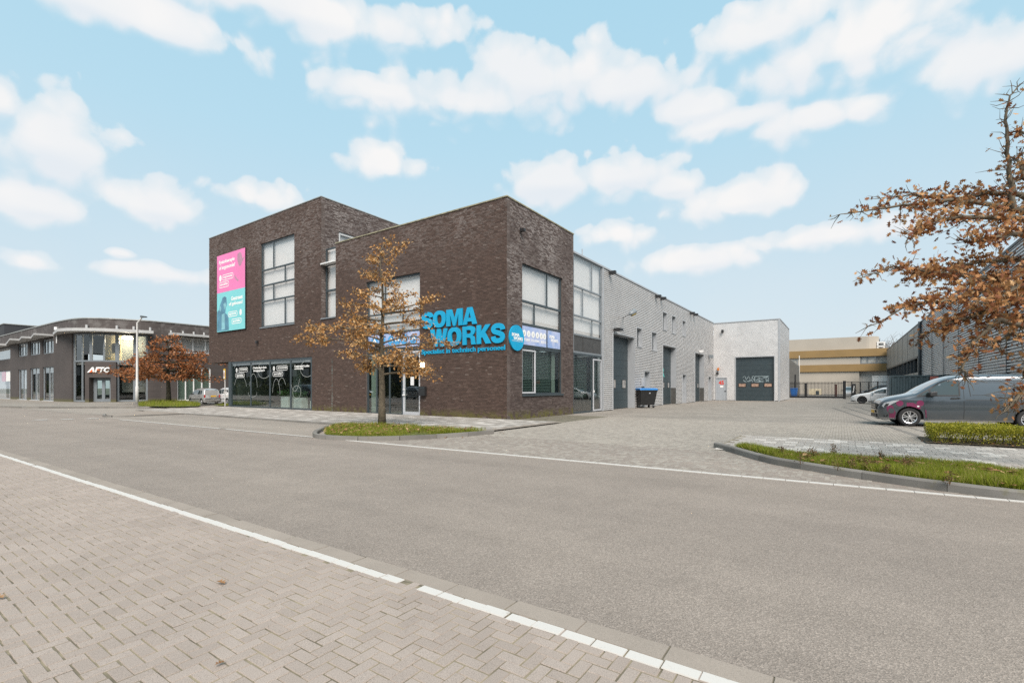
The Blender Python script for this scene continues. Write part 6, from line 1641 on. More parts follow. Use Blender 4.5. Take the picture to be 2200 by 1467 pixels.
# dark block peeping over its roof
db = thing('dark_roof_block', 'dark brick block rising behind the curved office roof', 'building', far_at(10, 78), THETA)
h_ = EYE + (HZP - 703.5) / FPX * 78
m = MB(); m.box((4, 6, h_ / 2), (10, 24, h_)); m.build('wall', pm('blackish brick', (.032, .033, .037), .8, var=.2, vscale=.3), db); m = MB(); m.box((4, 6, h_ + .06), (10.2, 24.2, .12)); m.build('coping', M_coped, db)

# ================================================================ STREET LAMP AND SIGN
sp_ = G(294.5, 869.0, 0.12)
t = thing('street_lamp', 'tall slim white street lamp post beside the orange tree', 'street lamp', (sp_.x, sp_.y, .1), 0)
H_ = EYE - .1 + (HZP - 688) / FPX * sp_.y; kx = sp_.y / FPX
M_post = pm('pale lamp post paint', (.50, .49, .47), .5, var=.05)
m = MB(); m.tube([(0, 0, 0), (0, 0, 1.4), (0, 0, 1.45), (.02, 0, H_ - .2), (.25, 0, H_ + .05), (13 * kx, -.1, H_ + .25)], [.115, .115, .085, .065, .055, .05], 12); m.build('pole', M_post, t, smooth=True)
m = MB(); m.hexa([(11 * kx, -.25, H_ + .2), (21 * kx, -.2, H_ + .22), (21 * kx, .1, H_ + .22), (11 * kx, .08, H_ + .2), (11 * kx, -.2, H_ + .36), (20 * kx, -.16, H_ + .30), (20 * kx, .06, H_ + .30), (11 * kx, .04, H_ + .36)]); m.build('lamp_head', M_frame, t, bevel=.02)
m = MB(); m.tube([(0, 0, -.02), (0, 0, .08)], .24, 12); m.build('foot', M_kerb, t)
q = G(483.5, 872.5, .05)
t = thing('yellow_sign', 'yellow edged street sign on a thin pole beside the corner post', 'sign', (q.x, q.y, .05), 0)
ks = q.y / FPX; hs = EYE - .05 + (HZP - 795) / FPX * q.y
m = MB(); m.tube([(0, 0, 0), (0, 0, hs + .05)], .035, 8); m.build('pole', M_post, t)
FS2 = Face((0, 0, 0), (math.cos(R(-38)), math.sin(R(-38)), 0), (math.sin(R(-38)), -math.cos(R(-38)), 0), base=Vector((q.x, q.y, 0)), dirx=Vector((1, 0, 0)), diry=Vector((0, 1, 0)))
w_ = 4.6 * ks; h2 = 20.5 * ks
m = MB(); m.fbox(FS2, -w_, w_, hs - h2 + .05, hs + .1, .03, .05); m.build('plate', pm('traffic yellow', (.62, .36, .015), .5), t)
m = MB(); m.fbox(FS2, -w_ * .85, w_ * .55, hs - h2 + .1, hs - .02, .05, .055); m.build('white_field', M_print, t)
m = MB(); m.v = [tuple(FS2.P(-w_ * .15 + w_ * .42 * math.cos(6.283 * i / 20), hs - h2 * .48 + .20 * math.sin(6.283 * i / 20), .0556)) for i in range(20)]; m.f = [tuple(range(20))]; m.build('emblem', pm('dull red print', (.28, .05, .06), .5), t, fix=False)

# ================================================================ VEHICLES
def paint(name, c, metal=0.0, rough=0.30, coat=1.0):
    m, nt, b, out = mat_new(name)
    pos = nt.new('ShaderNodeTexCoord').outputs['Object']
    sp = nt.new('ShaderNodeSeparateXYZ'); nt.put(sp.inputs[0], pos)
    dirt = nt.math('MULTIPLY', nt.step(sp.outputs[2], 0.62, 0.20), nt.step(nt.noise(pos, 5.0, 5.0, .65), .35, .7))
    nt.put(b.inputs['Base Color'], nt.mix(nt.math('MULTIPLY', dirt, .35), c4(c), (.16, .14, .11, 1)))
    nt.put(b.inputs['Roughness'], nt.math('ADD', rough, nt.math('MULTIPLY', dirt, .3)))
    b.inputs['Metallic'].default_value = metal; b.inputs['Coat Weight'].default_value = coat; b.inputs['Coat Roughness'].default_value = .03
    return m
M_tyre = pm('tyre rubber', (.016, .016, .017), .8, var=.2, vscale=9)
M_rim = pm('machined alloy', (.60, .60, .61), .28, metal=.75, var=.06)
M_rimd = pm('dark alloy', (.035, .036, .038), .4, metal=.4)
M_carglass = pm('tinted car glass', (.030, .042, .042), .03, spec=.9, coat=1.0, var=0)
M_chrome = pm('chrome strip', (.62, .62, .63), .15, metal=1.0, var=.03)
M_lens = pm('clear lamp lens', (.42, .44, .46), .06, spec=.9, coat=1.0, var=.1, vscale=20)
M_red = pm('red lamp lens', (.36, .012, .012), .12, coat=1.0)
M_plate = pm('yellow number plate', (.70, .40, .02), .45, var=.03)

def interp(x, pts):
    return float(np.interp(x, [p[0] for p in pts], [p[1] for p in pts]))

class Car:
    """body as rings along the length; x from nose (0) to tail, y across, z up"""
    def __init__(s, L, top, half, base, belt, lean, axles, Ra, roof_r=.13, crown=.05, side_bulge=.0, crease=None):
        s.L, s.base, s.belt, s.lean, s.axles, s.Ra, s.rr, s.crown = L, base, belt, lean, axles, Ra, roof_r, crown
        s.crease = crease
        xs = np.linspace(0, L, 260)
        def smooth(pts, it):
            y = np.interp(xs, [p[0] for p in pts], [p[1] for p in pts])
            for _ in range(it): y[1:-1] = (y[:-2] + 2 * y[1:-1] + y[2:]) / 4
            return y
        s.xs = xs; s.topv = smooth(top, 26); s.hv = smooth(half, 20)
    def top(s, x): return float(np.interp(x, s.xs, s.topv))
    def half(s, x): return float(np.interp(x, s.xs, s.hv))
    def bot(s, x):
        z = s.base
        for a in s.axles:
            if abs(x - a) < s.Ra: z = max(z, s.zc + math.sqrt(s.Ra ** 2 - (x - a) ** 2))
        return z
    def side(s, x, z):
        w_ = s.half(x)
        if z > s.belt: w_ -= (z - s.belt) * s.lean + max(0, z - s.belt) ** 2 * s.lean * .25
        lo = s.base + .42
        if z < lo: w_ -= .05 * ((lo - z) / .42) ** 2
        if s.crease:
            for zc, amp, wd in s.crease: w_ += amp * math.tanh((z - zc) / wd) * -1
        zt = s.top(x) - s.rr
        if z > zt: w_ -= s.rr - math.sqrt(max(0, s.rr ** 2 - min(s.rr, z - zt) ** 2))
        return max(w_, .02)
    def topz(s, x, v):
        """height of the upper skin at lateral fraction v (-1..1)"""
        return s.top(x) + s.crown * (1 - v * v) * min(1, (s.top(x) - .5))
    def body(s, mat, parent):
        X = sorted(set(list(np.linspace(0, s.L, 150)) + [a + e * k for a in s.axles for e in (-1, 1) for k in (s.Ra - .002, s.Ra + .002)]))
        rings = []
        for x in X:
            zb, zt = s.bot(x), s.top(x); zs = zt - s.rr
            zs = max(zs, zb + .05); half = []
            for k in range(15): z = zb + (zs - zb) * k / 14; half.append((s.side(x, z), z))
            for k in range(1, 6): q = R(90 * k / 5); z = zs + (zt - zs) * math.sin(q); half.append((s.side(x, min(z, zt - 1e-4)) if zt - zs >= s.rr - 1e-6 else s.side(x, zs) - s.rr * (1 - math.cos(q)), z))
            ye = half[-1][0]
            for k in range(1, 6): v = 1 - k / 5; half.append((ye * v, s.topz(x, v)))
            ring = [(x, -y, z) for y, z in half] + [(x, y, z) for y, z in half[::-1][1:]]
            rings.append(ring)
        m = MB(); n = len(rings[0])
        for r in rings: m.v += r
        for i in range(len(rings) - 1):
            for j in range(n - 1): m.f.append((i * n + j, i * n + j + 1, (i + 1) * n + j + 1, (i + 1) * n + j))
        for i in (0, len(rings) - 1):
            for j in range(n // 2): m.f.append((i * n + j, i * n + j + 1, i * n + n - 2 - j, i * n + n - 1 - j) if j < n // 2 - 1 else (i * n + j, i * n + j + 1, i * n + n - 1 - j))
        return m.build('body', mat, parent, smooth=True)
    def patch(s, poly, sgn, mat, name, parent, eps=.004, thick=0):
        """plate lying on the flank, outline (x, z)"""
        bm = bmesh.new(); vs = [bm.verts.new((p[0], 0, p[1])) for p in poly]; bm.faces.new(vs)
        bmesh.ops.triangulate(bm, faces=bm.faces[:])
        for _ in range(3):
            lg = [e for e in bm.edges if e.calc_length() > .14]
            if lg: bmesh.ops.subdivide_edges(bm, edges=lg, cuts=1); bmesh.ops.triangulate(bm, faces=bm.faces[:])
        for v in bm.verts: v.co.y = sgn * (s.side(v.co.x, v.co.z) + eps)
        bmesh.ops.recalc_face_normals(bm, faces=bm.faces[:])
        for f in bm.faces:
            if f.normal.y * sgn < 0: f.normal_flip()
        me = bpy.data.meshes.new(name); bm.to_mesh(me); bm.free(); me.polygons.foreach_set('use_smooth', [True] * len(me.polygons))
        return mesh_obj(name, me, parent, mat)
    def line(s, pts, sgn, wd, mat, name, parent, eps=.003):
        P = []
        for a, b in zip(pts, pts[1:]):
            n = max(1, int(math.hypot(b[0] - a[0], b[1] - a[1]) / .06)); P += [(a[0] + (b[0] - a[0]) * i / n, a[1] + (b[1] - a[1]) * i / n) for i in range(n)]
        P.append(pts[-1]); m = MB()
        for i, p in enumerate(P):
            a, b = P[max(i - 1, 0)], P[min(i + 1, len(P) - 1)]; tx, tz = b[0] - a[0], b[1] - a[1]; l = math.hypot(tx, tz) or 1; nx, nz = -tz / l * wd / 2, tx / l * wd / 2
            for e in (1, -1): x, z = p[0] + nx * e, p[1] + nz * e; m.v.append((x, sgn * (s.side(x, z) + eps), z))
        m.f = [(2 * i, 2 * i + 2, 2 * i + 3, 2 * i + 1) for i in range(len(P) - 1)]
        return m.build(name, mat, parent, fix=False)
    def roofpatch(s, edge, mat, name, parent, eps=.004, n=10):
        """plate on the upper skin; edge: list of (v, x start, x end)"""
        m = MB(); c = len(edge)
        for v, x0, x1 in edge:
            for k in range(n + 1):
                x = x0 + (x1 - x0) * k / n; zt = s.top(x); ye = s.side(x, zt - 1e-4)
                t = (s.top(x + .02) - s.top(x - .02)) / .04; l = math.hypot(1, t)
                m.v.append((x - t / l * eps, ye * v, s.topz(x, v) + eps / l))
        for i in range(c - 1):
            for k in range(n): m.f.append((i * (n + 1) + k, i * (n + 1) + k + 1, (i + 1) * (n + 1) + k + 1, (i + 1) * (n + 1) + k))
        return m.build(name, mat, parent, smooth=True)
    def wheels(s, Rw, wd, parent, rim=None, spokes=10, rimd=None, yin=.0):
        rim = rim or M_rim; rimd = rimd or M_rimd
        for a in s.axles:
            for sg in (-1, 1):
                y = sg * (s.half(a) - .025 - yin)
                M = Matrix.Translation((a, y, Rw)) @ Matrix.Rotation(R(-90 * sg), 4, 'X')     # local +z points outwards
                m = MB(); m.lathe([(Rw * .66, -wd), (Rw * .92, -wd), (Rw, -wd * .85), (Rw, -.035), (Rw * .95, -.008), (Rw * .86, .0), (Rw * .70, -.004), (Rw * .66, -.02)], 36, M); wh = m.build('wheel', M_tyre, parent, smooth=True)
                m = MB(); m.lathe([(Rw * .68, -.012), (Rw * .665, .004), (Rw * .60, -.006), (Rw * .585, -.06)], 36, M); m.lathe([(0.001, .0), (Rw * .14, .0), (Rw * .17, -.02), (Rw * .17, -.06)], 18, M)
                for k in range(spokes):
                    q = 2 * math.pi * (k // 2 * 2 + (.32 if k % 2 == 0 else 1.02)) / spokes if spokes == 10 else 2 * math.pi * k / spokes
                    c, sn = math.cos(q), math.sin(q); w0, w1 = Rw * .035, Rw * (.058 if spokes == 10 else .085)
                    P = [(Rw * .10, -w0, -.012), (Rw * .62, -w1, -.012), (Rw * .62, w1, -.012), (Rw * .10, w0, -.012)]
                    V = [M @ Vector((p[0] * c - p[1] * sn, p[0] * sn + p[1] * c, p[2] + dz)) for dz in (-.04, 0) for p in P]
                    m.hexa([tuple(v) for v in V])
                m.build('rim', rim, wh)
                m = MB(); m.lathe([(.001, -.075), (Rw * .67, -.075)], 24, M); m.build('hub', rimd, wh)
    def under(s, parent, h=.0):
        m = MB(); m.box((s.L / 2, 0, s.base + .16), (s.L - .5, s.half(s.L / 2) * 1.55, .28)); 
        for a in s.axles: m.box((a, 0, s.base + .34), (s.Ra * 1.9, s.half(a) * 1.50, .52))
        m.build('underbody', M_black, parent)

def place_car(t, wheel_xy, axle, e, near, half):
    """put the near tyre's outer foot at a ground point. e: nose-to-tail direction, near: -1/+1 = which flank faces the camera"""
    e = Vector((e[0], e[1], 0)).normalized(); yv = Vector((-e.y, e.x, 0))
    o = Vector((wheel_xy[0], wheel_xy[1], 0)) - (e * axle + yv * (near * half)) * t.scale.x
    t.location = (o.x, o.y, 0); t.rotation_euler = (0, 0, math.atan2(e.y, e.x))

# ---- grey van
M_van = paint('blue grey metallic paint', (.088, .106, .122), .55, .24)
M_mag = pm('magenta foil', (.150, .020, .066), .35, coat=.6, var=.06)
van = thing('parked_van', 'blue grey metallic van with magenta circles around its front wheel, parked behind the hedge', 'van')
C = Car(5.14, [(0, .70), (.03, .86), (.12, .96), (.45, 1.06), (.85, 1.14), (1.08, 1.20), (1.45, 1.47), (1.85, 1.71), (2.15, 1.815), (2.6, 1.87), (3.6, 1.88), (4.6, 1.855), (4.95, 1.80), (5.14, 1.55)],
        [(0, .60), (.06, .74), (.2, .85), (.45, .925), (.8, .96), (1.3, .964), (4.5, .964), (4.9, .945), (5.14, .88)], .23, 1.09, .155, (.895, 4.095), .405, crease=[(1.00, .008, .03), (.46, -.008, .03)])
C.zc = .34
C.body(M_van, van); C.under(van); C.wheels(.338, .22, van, spokes=10)
N = 1     # flank that faces the street (y = +half) is set by the heading; build both
def both(fn):
    for sg in (-1, 1): fn(sg)
both(lambda g: C.patch([(1.49, 1.155), (2.26, 1.155), (2.26, 1.66), (2.10, 1.675), (1.92, 1.655), (1.74, 1.57), (1.49, 1.36)], g, M_carglass, 'side_window', van))
both(lambda g: C.patch([(1.13, 1.13), (1.43, 1.155), (1.43, 1.31)], g, M_carglass, 'quarter_window', van))
both(lambda g: C.line([(1.10, 1.115), (1.46, 1.14), (2.285, 1.14), (2.285, 1.68), (2.10, 1.695), (1.90, 1.675), (1.72, 1.585), (1.46, 1.37), (1.10, 1.115)], g, .045, M_black, 'window_seal', van, .006))
both(lambda g: C.line([(1.46, 1.14), (1.46, 1.36)], g, .06, M_black, 'window_divider', van, .007))
M_seam = pm('panel gap', (.012, .013, .014), .6)
both(lambda g: C.line([(1.30, 1.10), (1.28, .9), (1.32, .55), (1.40, .30)], g, .012, M_seam, 'door_seam', van)); both(lambda g: C.line([(2.38, 1.72), (2.40, 1.2), (2.40, .32)], g, .012, M_seam, 'door_seam', van))
both(lambda g: C.line([(2.52, 1.66), (2.58, 1.12)], g, .02, M_seam, 'door_seam', van)); both(lambda g: C.line([(3.72, 1.62), (3.72, .34)], g, .011, M_seam, 'door_seam', van))
both(lambda g: C.line([(2.50, 1.675), (4.85, 1.655)], g, .022, M_seam, 'roof_rail', van)); both(lambda g: C.line([(1.42, .262), (3.66, .262)], g, .022, M_chrome, 'sill_strip', van, .008))
both(lambda g: C.line([(2.62, 1.16), (4.70, 1.17), (4.72, 1.58), (2.60, 1.62)], g, .014, M_seam, 'panel_edge', van)); both(lambda g: C.line([(2.44, .985), (4.70, .985)], g, .02, M_seam, 'door_rail', van))
both(lambda g: C.patch([(2.02, 1.03), (2.06, 1.075), (2.28, 1.08), (2.32, 1.04), (2.26, 1.015), (2.06, 1.005)], g, M_black, 'handle', van, .014)); both(lambda g: C.line([(2.06, 1.05), (2.29, 1.06)], g, .022, M_chrome, 'handle_bar', van, .022))
def circ(cx, cz, rx, rz_, a0=0, a1=360, n=22): return [(cx + rx * math.cos(R(a0 + (a1 - a0) * i / n)), cz + rz_ * math.sin(R(a0 + (a1 - a0) * i / n))) for i in range(n + (0 if a1 - a0 == 360 else 1))]
both(lambda g: C.patch(circ(.60, .845, .105, .105), g, M_mag, 'foil_circle', van)); both(lambda g: C.patch(circ(1.19, .855, .105, .11), g, M_mag, 'foil_circle', van))
both(lambda g: C.patch([(.80, .875), (.98, .875), (1.12, .80), (1.22, .69), (1.16, .64), (1.05, .70), (.90, .745), (.80, .735)], g, M_mag, 'foil_patch', van))
both(lambda g: C.patch([(.245, .76), (.33, .80), (.41, .73), (.44, .60), (.49, .49), (.46, .28), (.30, .27), (.30, .45), (.235, .56), (.22, .66)], g, M_mag, 'foil_patch', van))
both(lambda g: C.patch(circ(.355, .565, .085, .10), g, M_van, 'foil_gap', van, .008)); both(lambda g: C.patch([(1.33, .62), (1.36, .62), (1.38, .33), (1.35, .33)], g, M_mag, 'foil_patch', van))
both(lambda g: C.patch([(.09, .74), (.16, .86), (.42, .945), (.60, .965), (.44, .86), (.26, .735), (.13, .69)], g, M_lens, 'headlight', van, .006)); both(lambda g: C.patch([(.15, .72), (.20, .82), (.30, .83), (.25, .74)], g, M_black, 'lamp_insert', van, .009))
both(lambda g: C.patch([(.14, .40), (.27, .42), (.26, .33), (.15, .32)], g, M_black, 'fog_lamp', van, .006)); both(lambda g: C.patch(circ(1.13, .745, .035, .025), g, M_print, 'side_repeater', van, .01))
both(lambda g: C.line([(.04, .285), (.44, .285)], g, .022, M_chrome, 'bumper_strip', van, .008))
C.roofpatch([(v, 1.12 + .12 * v * v, 1.93 + .05 * v * v) for v in (-.93, -.6, -.3, 0, .3, .6, .93)], M_carglass, 'windscreen', van)
C.roofpatch([(v, .22 + .10 * v * v, 1.06) for v in (-.92, -.5, 0, .5, .92)], M_van, 'bonnet', van, .006)
m = MB(); m.box((-.012, 0, .72), (.06, .95, .24)); m.build('grille', M_black, van, bevel=.02); m = MB(); m.box((-.045, 0, .76), (.03, .88, .03)); m.box((-.045, 0, .68), (.03, .88, .03)); m.build('grille_bar', M_chrome, van); m = MB(); m.box((-.02, 0, .36), (.05, 1.0, .12)); m.build('air_intake', M_black, van)
for g in (-1, 1):
    y0 = g * C.side(1.5, 1.13)
    m = MB(); m.tube([(1.44, y0 + g * .02, 1.13), (1.47, y0 + g * .09, 1.16)], [.05, .05], 8); m.hexa([(1.38, y0 + g * .06, 1.11), (1.62, y0 + g * .06, 1.12), (1.62, y0 + g * .26, 1.13), (1.42, y0 + g * .26, 1.12), (1.36, y0 + g * .06, 1.25), (1.62, y0 + g * .06, 1.30), (1.62, y0 + g * .25, 1.29), (1.42, y0 + g * .25, 1.25)]); m.build('wing_mirror', M_black, van, bevel=.03)
m = MB(); m.box((-.06, 0, .50), (.02, .52, .11)); m.build('number_plate', M_plate, van)
m = MB(); m.box((5.10, 0, 1.30), (.05, 1.3, .5)); m.build('rear_window', M_carglass, van); m = MB(); m.box((5.13, 0, .45), (.12, 1.7, .3)); m.build('rear_bumper', M_black, van, bevel=.04)
for g in (-1, 1): m = MB(); m.box((5.08, g * .86, 1.1), (.10, .10, .5)); m.build('tail_light', M_red, van, bevel=.02)
pv = G(1954.5, 915.6); place_car(van, pv, .895, (math.cos(R(-28)), math.sin(R(-28))), -1, .94)

# ---- white electric car behind the container
M_whitep = paint('white car paint', (.62, .63, .635), 0.0, .28)
ev = thing('parked_car', 'low white sedan car with black wheels and smooth nose, half hidden by the slate container', 'car')
C = Car(4.72, [(0, .50), (.03, .62), (.15, .70), (.55, .83), (1.0, .92), (1.32, .97), (1.85, 1.22), (2.35, 1.39), (2.75, 1.435), (3.1, 1.42), (3.7, 1.28), (4.2, 1.10), (4.6, 1.03), (4.72, .85)],
        [(0, .55), (.08, .70), (.25, .82), (.6, .905), (1.0, .92), (3.8, .92), (4.4, .87), (4.72, .72)], .17, .88, .24, (.84, 3.72), .375, roof_r=.11)
C.zc = .33
C.body(M_whitep, ev); C.under(ev); C.wheels(.335, .22, ev, rim=M_rimd, spokes=5)
both(lambda g: C.patch([(1.42, .93), (2.55, .95), (2.55, 1.31), (2.3, 1.30), (1.95, 1.18)], g, M_carglass, 'side_window', ev)); both(lambda g: C.patch([(2.62, .95), (3.72, .98), (3.45, 1.20), (3.0, 1.30), (2.62, 1.31)], g, M_carglass, 'side_window', ev))
C.roofpatch([(v, 1.36 + .14 * v * v, 2.25) for v in (-.9, -.5, 0, .5, .9)], M_carglass, 'windscreen', ev); C.roofpatch([(v, 3.0, 4.1) for v in (-.88, -.4, 0, .4, .88)], M_carglass, 'rear_window', ev)
both(lambda g: C.patch([(.10, .58), (.30, .70), (.52, .74), (.34, .655), (.16, .56)], g, M_lens, 'headlight', ev)); both(lambda g: C.patch([(.03, .20), (.10, .30), (.36, .24), (.42, .18)], g, M_black, 'lower_trim', ev, .006))
both(lambda g: C.line([(1.48, .92), (1.44, .6), (1.5, .25)], g, .012, M_seam, 'door_seam', ev)); both(lambda g: C.line([(2.58, 1.33), (2.6, .9), (2.55, .25)], g, .012, M_seam, 'door_seam', ev)); both(lambda g: C.line([(1.28, .20), (3.25, .20)], g, .09, M_black, 'sill', ev, .004))
for g in (-1, 1): y0 = g * C.side(1.6, .95); m = MB(); m.hexa([(1.55, y0, .93), (1.72, y0, .94), (1.72, y0 + g * .2, .95), (1.58, y0 + g * .2, .94), (1.54, y0, 1.03), (1.72, y0, 1.06), (1.72, y0 + g * .19, 1.05), (1.58, y0 + g * .19, 1.02)]); m.build('wing_mirror', M_whitep, ev, bevel=.02)
pe = G(1852, 867); place_car(ev, pe, .84, (-DL.x, -DL.y), -1, .90)

# ---- small silver hatchback, seen from behind
def hatch(name, lab, mat, rear):
    t = thing(name, lab, 'car', group=None)
    C = Car(3.56, [(0, .62), (.03, .74), (.15, .82), (.5, .93), (.8, 1.0), (1.2, 1.28), (1.5, 1.46), (1.9, 1.545), (2.6, 1.555), (3.2, 1.50), (3.42, 1.38), (3.56, .95)],
            [(0, .55), (.08, .66), (.3, .735), (.8, .755), (3.1, .755), (3.4, .735), (3.56, .70)], .20, .93, .15, (.70, 3.00), .325, roof_r=.11)
    C.zc = .29
    C.body(mat, t); C.under(t); C.wheels(.285, .17, t, rim=M_rim, spokes=6)
    both(lambda g: C.patch([(.98, .98), (1.80, .98), (1.80, 1.40), (1.52, 1.37), (1.28, 1.22)], g, M_carglass, 'side_window', t)); both(lambda g: C.patch([(1.88, .98), (2.72, .98), (2.72, 1.36), (2.5, 1.41), (1.88, 1.41)], g, M_carglass, 'side_window', t)); both(lambda g: C.patch([(2.80, 1.0), (3.18, 1.02), (3.10, 1.32), (2.80, 1.37)], g, M_carglass, 'quarter_window', t))
    both(lambda g: C.line([(1.84, 1.43), (1.84, .30)], g, .012, M_seam, 'door_seam', t)); both(lambda g: C.line([(2.70, 1.0), (2.66, .6)], g, .012, M_seam, 'door_seam', t)); both(lambda g: C.line([(1.05, .50), (2.62, .50)], g, .05, M_black, 'side_moulding', t)); both(lambda g: C.line([(1.58, .84), (1.72, .84)], g, .035, M_black, 'handle', t, .012)); both(lambda g: C.line([(2.42, .84), (2.56, .84)], g, .035, M_black, 'handle', t, .012))
    C.roofpatch([(v, .84 + .1 * v * v, 1.48) for v in (-.9, -.5, 0, .5, .9)], M_carglass, 'windscreen', t)
    both(lambda g: C.patch([(.08, .62), (.16, .74), (.36, .78), (.26, .64)], g, M_lens, 'headlight', t))
    # tail: rear window, lamps, plate, bumper
    m = MB(); m.hexa([(3.545, -.55, 1.00), (3.545, .55, 1.00), (3.50, .56, .99), (3.50, -.56, .99), (3.40, -.48, 1.40), (3.40, .48, 1.40), (3.35, .48, 1.42), (3.35, -.48, 1.42)]); m.build('rear_window', M_carglass, t)
    for g in (-1, 1): m = MB(); m.box((3.50, g * .655, .80), (.13, .13, .30)); m.build('tail_light', M_red, t, bevel=.03)
    m = MB(); m.box((3.60, .10, .80), (.03, .50, .12)); m.build('number_plate', M_plate, t)
    m = MB(); m.box((3.56, 0, .47), (.16, 1.44, .22)); m.build('rear_bumper', mat, t, bevel=.05); m = MB(); m.box((3.645, 0, .56), (.02, 1.40, .05)); m.build('bumper_strip', M_black, t)
    for g in (-1, 1): y0 = g * C.side(1.1, .98); m = MB(); m.box((1.12, y0 + g * .08, 1.03), (.10, .16, .12)); m.build('wing_mirror', M_black, t, bevel=.02)
    return t, C
M_silver = paint('silver car paint', (.40, .40, .395), .35, .30)
h1, HC = hatch('parked_car', 'small silver hatchback with yellow number plate parked beside the orange tree', M_silver, True)
h1.scale = (.88,) * 3; place_car(h1, G(432.5, 868.6), 3.00, (-DL.x * .97 + .05, -DL.y), 1 if False else -1, .74)
h2, HC = hatch('parked_car', 'white compact car with red door lettering half hidden behind the corner post', M_whitep, True)
h2.scale = (.92,) * 3; place_car(h2, G(488, 868.4), 3.00, (-DL.x, -DL.y), -1, .74)
C = HC; C.zc = .29
for w_, u0, u1 in (('FIRMA', 1.30, 1.72),):
    V, Q = text_raw(w_, .02, .0); a, b = V.min(0), V.max(0); m = MB()
    for v in V: x = u0 + (u1 - u0) * (v[0] - a[0]) / (b[0] - a[0]); z = .66 + .10 * (v[1] - a[1]) / (b[1] - a[1]); m.v.append((x, -(C.side(x, z) + .005), z))
    m.f = Q; m.build('door_lettering', pm('red lettering', (.45, .03, .05), .5), h2, fix=False)
h3 = copy_tree(van); h3['label'] = 'dark van parked behind the fence near the charging post'; p = far_at(1846, 66); h3.location = p; h3.rotation_euler = (0, 0, math.atan2(-DL.y, -DL.x))
M_vanb = paint('black van paint', (.02, .022, .026), .3, .3)
for ch in h3.children:
    if ch.name.split('.')[0] in ('body', 'bonnet'): ch.data = ch.data.copy(); ch.data.materials.clear(); ch.data.materials.append(M_vanb)
for ch in list(h3.children):
    if ch.name.startswith('foil'): bpy.data.objects.remove(ch)
h4 = copy_tree(h1); h4['label'] = 'little silver car behind the gate bars facing the yard'; p = far_at(1824.5, 70); h4.location = p; h4.rotation_euler = (0, 0, math.atan2(DR.y, DR.x)); h4.scale = (1, 1, 1)

# ================================================================ SHIPPING CONTAINER
ct = thing('slate_container', 'slate blue corrugated shipping container behind the grey van', 'container', O, THETA)
M_cont = pm('slate container paint', (.050, .075, .085), .5, var=.12, vscale=1.0, dirt=.15)
xc = 32.6
FC = Face((xc, 0, 0), (0, -1, 0), (-1, 0, 0)); c0 = FC.s(1911); c1 = c0 + 6.06; zc_ = FC.z(1912, 806.5)
def ribs(F, s0, s1, z0, z1, pitch, dep, name, parent, mat):
    m = MB(); s_ = s0
    while s_ < s1 - .02:
        p = min(pitch, s1 - s_); k = len(m.v)
        for t, d in ((0, 0), (.30, 0), (.48, -dep), (.82, -dep), (1, 0)): m.v += [tuple(F.P(s_ + t * p, z0, d)), tuple(F.P(s_ + t * p, z1, d))]
        for i in range(4): m.f.append((k + 2 * i, k + 2 * i + 2, k + 2 * i + 3, k + 2 * i + 1))
        s_ += pitch
    return m.build(name, mat, parent, fix=False)
ribs(FC, c0 + .16, c1 - .1, .18, zc_ - .14, .36, .055, 'side_wall', ct, M_cont)
FCe = Face((xc + .0, -c0, 0), (1, 0, 0), (0, 1, 0), flip=True)
m = MB()
for a, b in ((.10, 1.18), (1.24, 2.34)): m.fbox(FCe, a, b, .2, zc_ - .14, -.05, -.01)
m.build('door', M_cont, ct)
for s_ in (.35, .9, 1.5, 2.05): m = MB(); m.tube([FCe.P(s_, .15, .03), FCe.P(s_, zc_ - .1, .03)], .022, 8); m.build('lock_bar', M_trim, ct)
m = MB()
for xx in (0.06, 2.38):
    for ss in (c0 + .06, c1 - .06): m.box((xc + xx, -ss, zc_ / 2), (.13, .13, zc_))
for zz in (.08, zc_ - .06):
    m.box((xc + .05, -(c0 + c1) / 2, zz), (.11, 5.82, .13)); m.box((xc + 2.39, -(c0 + c1) / 2, zz), (.11, 5.82, .13)); m.box((xc + 1.22, -c0 - .06, zz), (2.22, .11, .13)); m.box((xc + 1.22, -c1 + .06, zz), (2.22, .11, .13))
m.build('frame', M_cont, ct)
m = MB(); m.box((xc + 1.22, -(c0 + c1) / 2, zc_ - .02), (2.2, 5.7, .03)); m.box((xc + 2.34, -(c0 + c1) / 2, zc_ / 2), (.05, 5.7, zc_ - .3)); m.build('roof', M_cont, ct)
m = MB(); m.box((xc - .03, -(FC.s(2007)), zc_ - .32), (.05, .5, .42)); m.build('sticker', pm('faded red sticker', (.40, .12, .09), .6), ct)

# ================================================================ WHEELED BIN
bp_ = G(1386, 875.8)
bn = thing('waste_container', 'large black wheeled waste container with blue lid beside the first overhead door', 'waste bin', (bp_.x, bp_.y, 0), THETA - R(38))
W2_, D2, ZB0, ZB1 = 1.36, 1.02, .20, 1.20
M_bin = pm('black bin plastic', (.014, .0145, .015), .45, var=.15); M_lid = pm('blue lid plastic', (.014, .145, .40), .35, var=.08)
m = MB(); m.hexa([(-W2_ * .41, -D2 * .34, ZB0), (W2_ * .41, -D2 * .34, ZB0), (W2_ * .41, D2 * .36, ZB0), (-W2_ * .41, D2 * .36, ZB0), (-W2_ / 2, -D2 / 2, ZB1), (W2_ / 2, -D2 / 2, ZB1), (W2_ / 2, D2 / 2, ZB1), (-W2_ / 2, D2 / 2, ZB1)]); m.build('body', M_bin, bn, bevel=.05)
m = MB(); m.box((0, 0, ZB1 + .02), (W2_ * 1.05, D2 * 1.06, .07)); m.build('rim', M_bin, bn, bevel=.02)
m = MB(); k = []
for i in range(9):
    q = math.pi * i / 8; k.append((-math.cos(q) * D2 * .52, ZB1 + .06 + math.sin(q) ** .6 * .15))
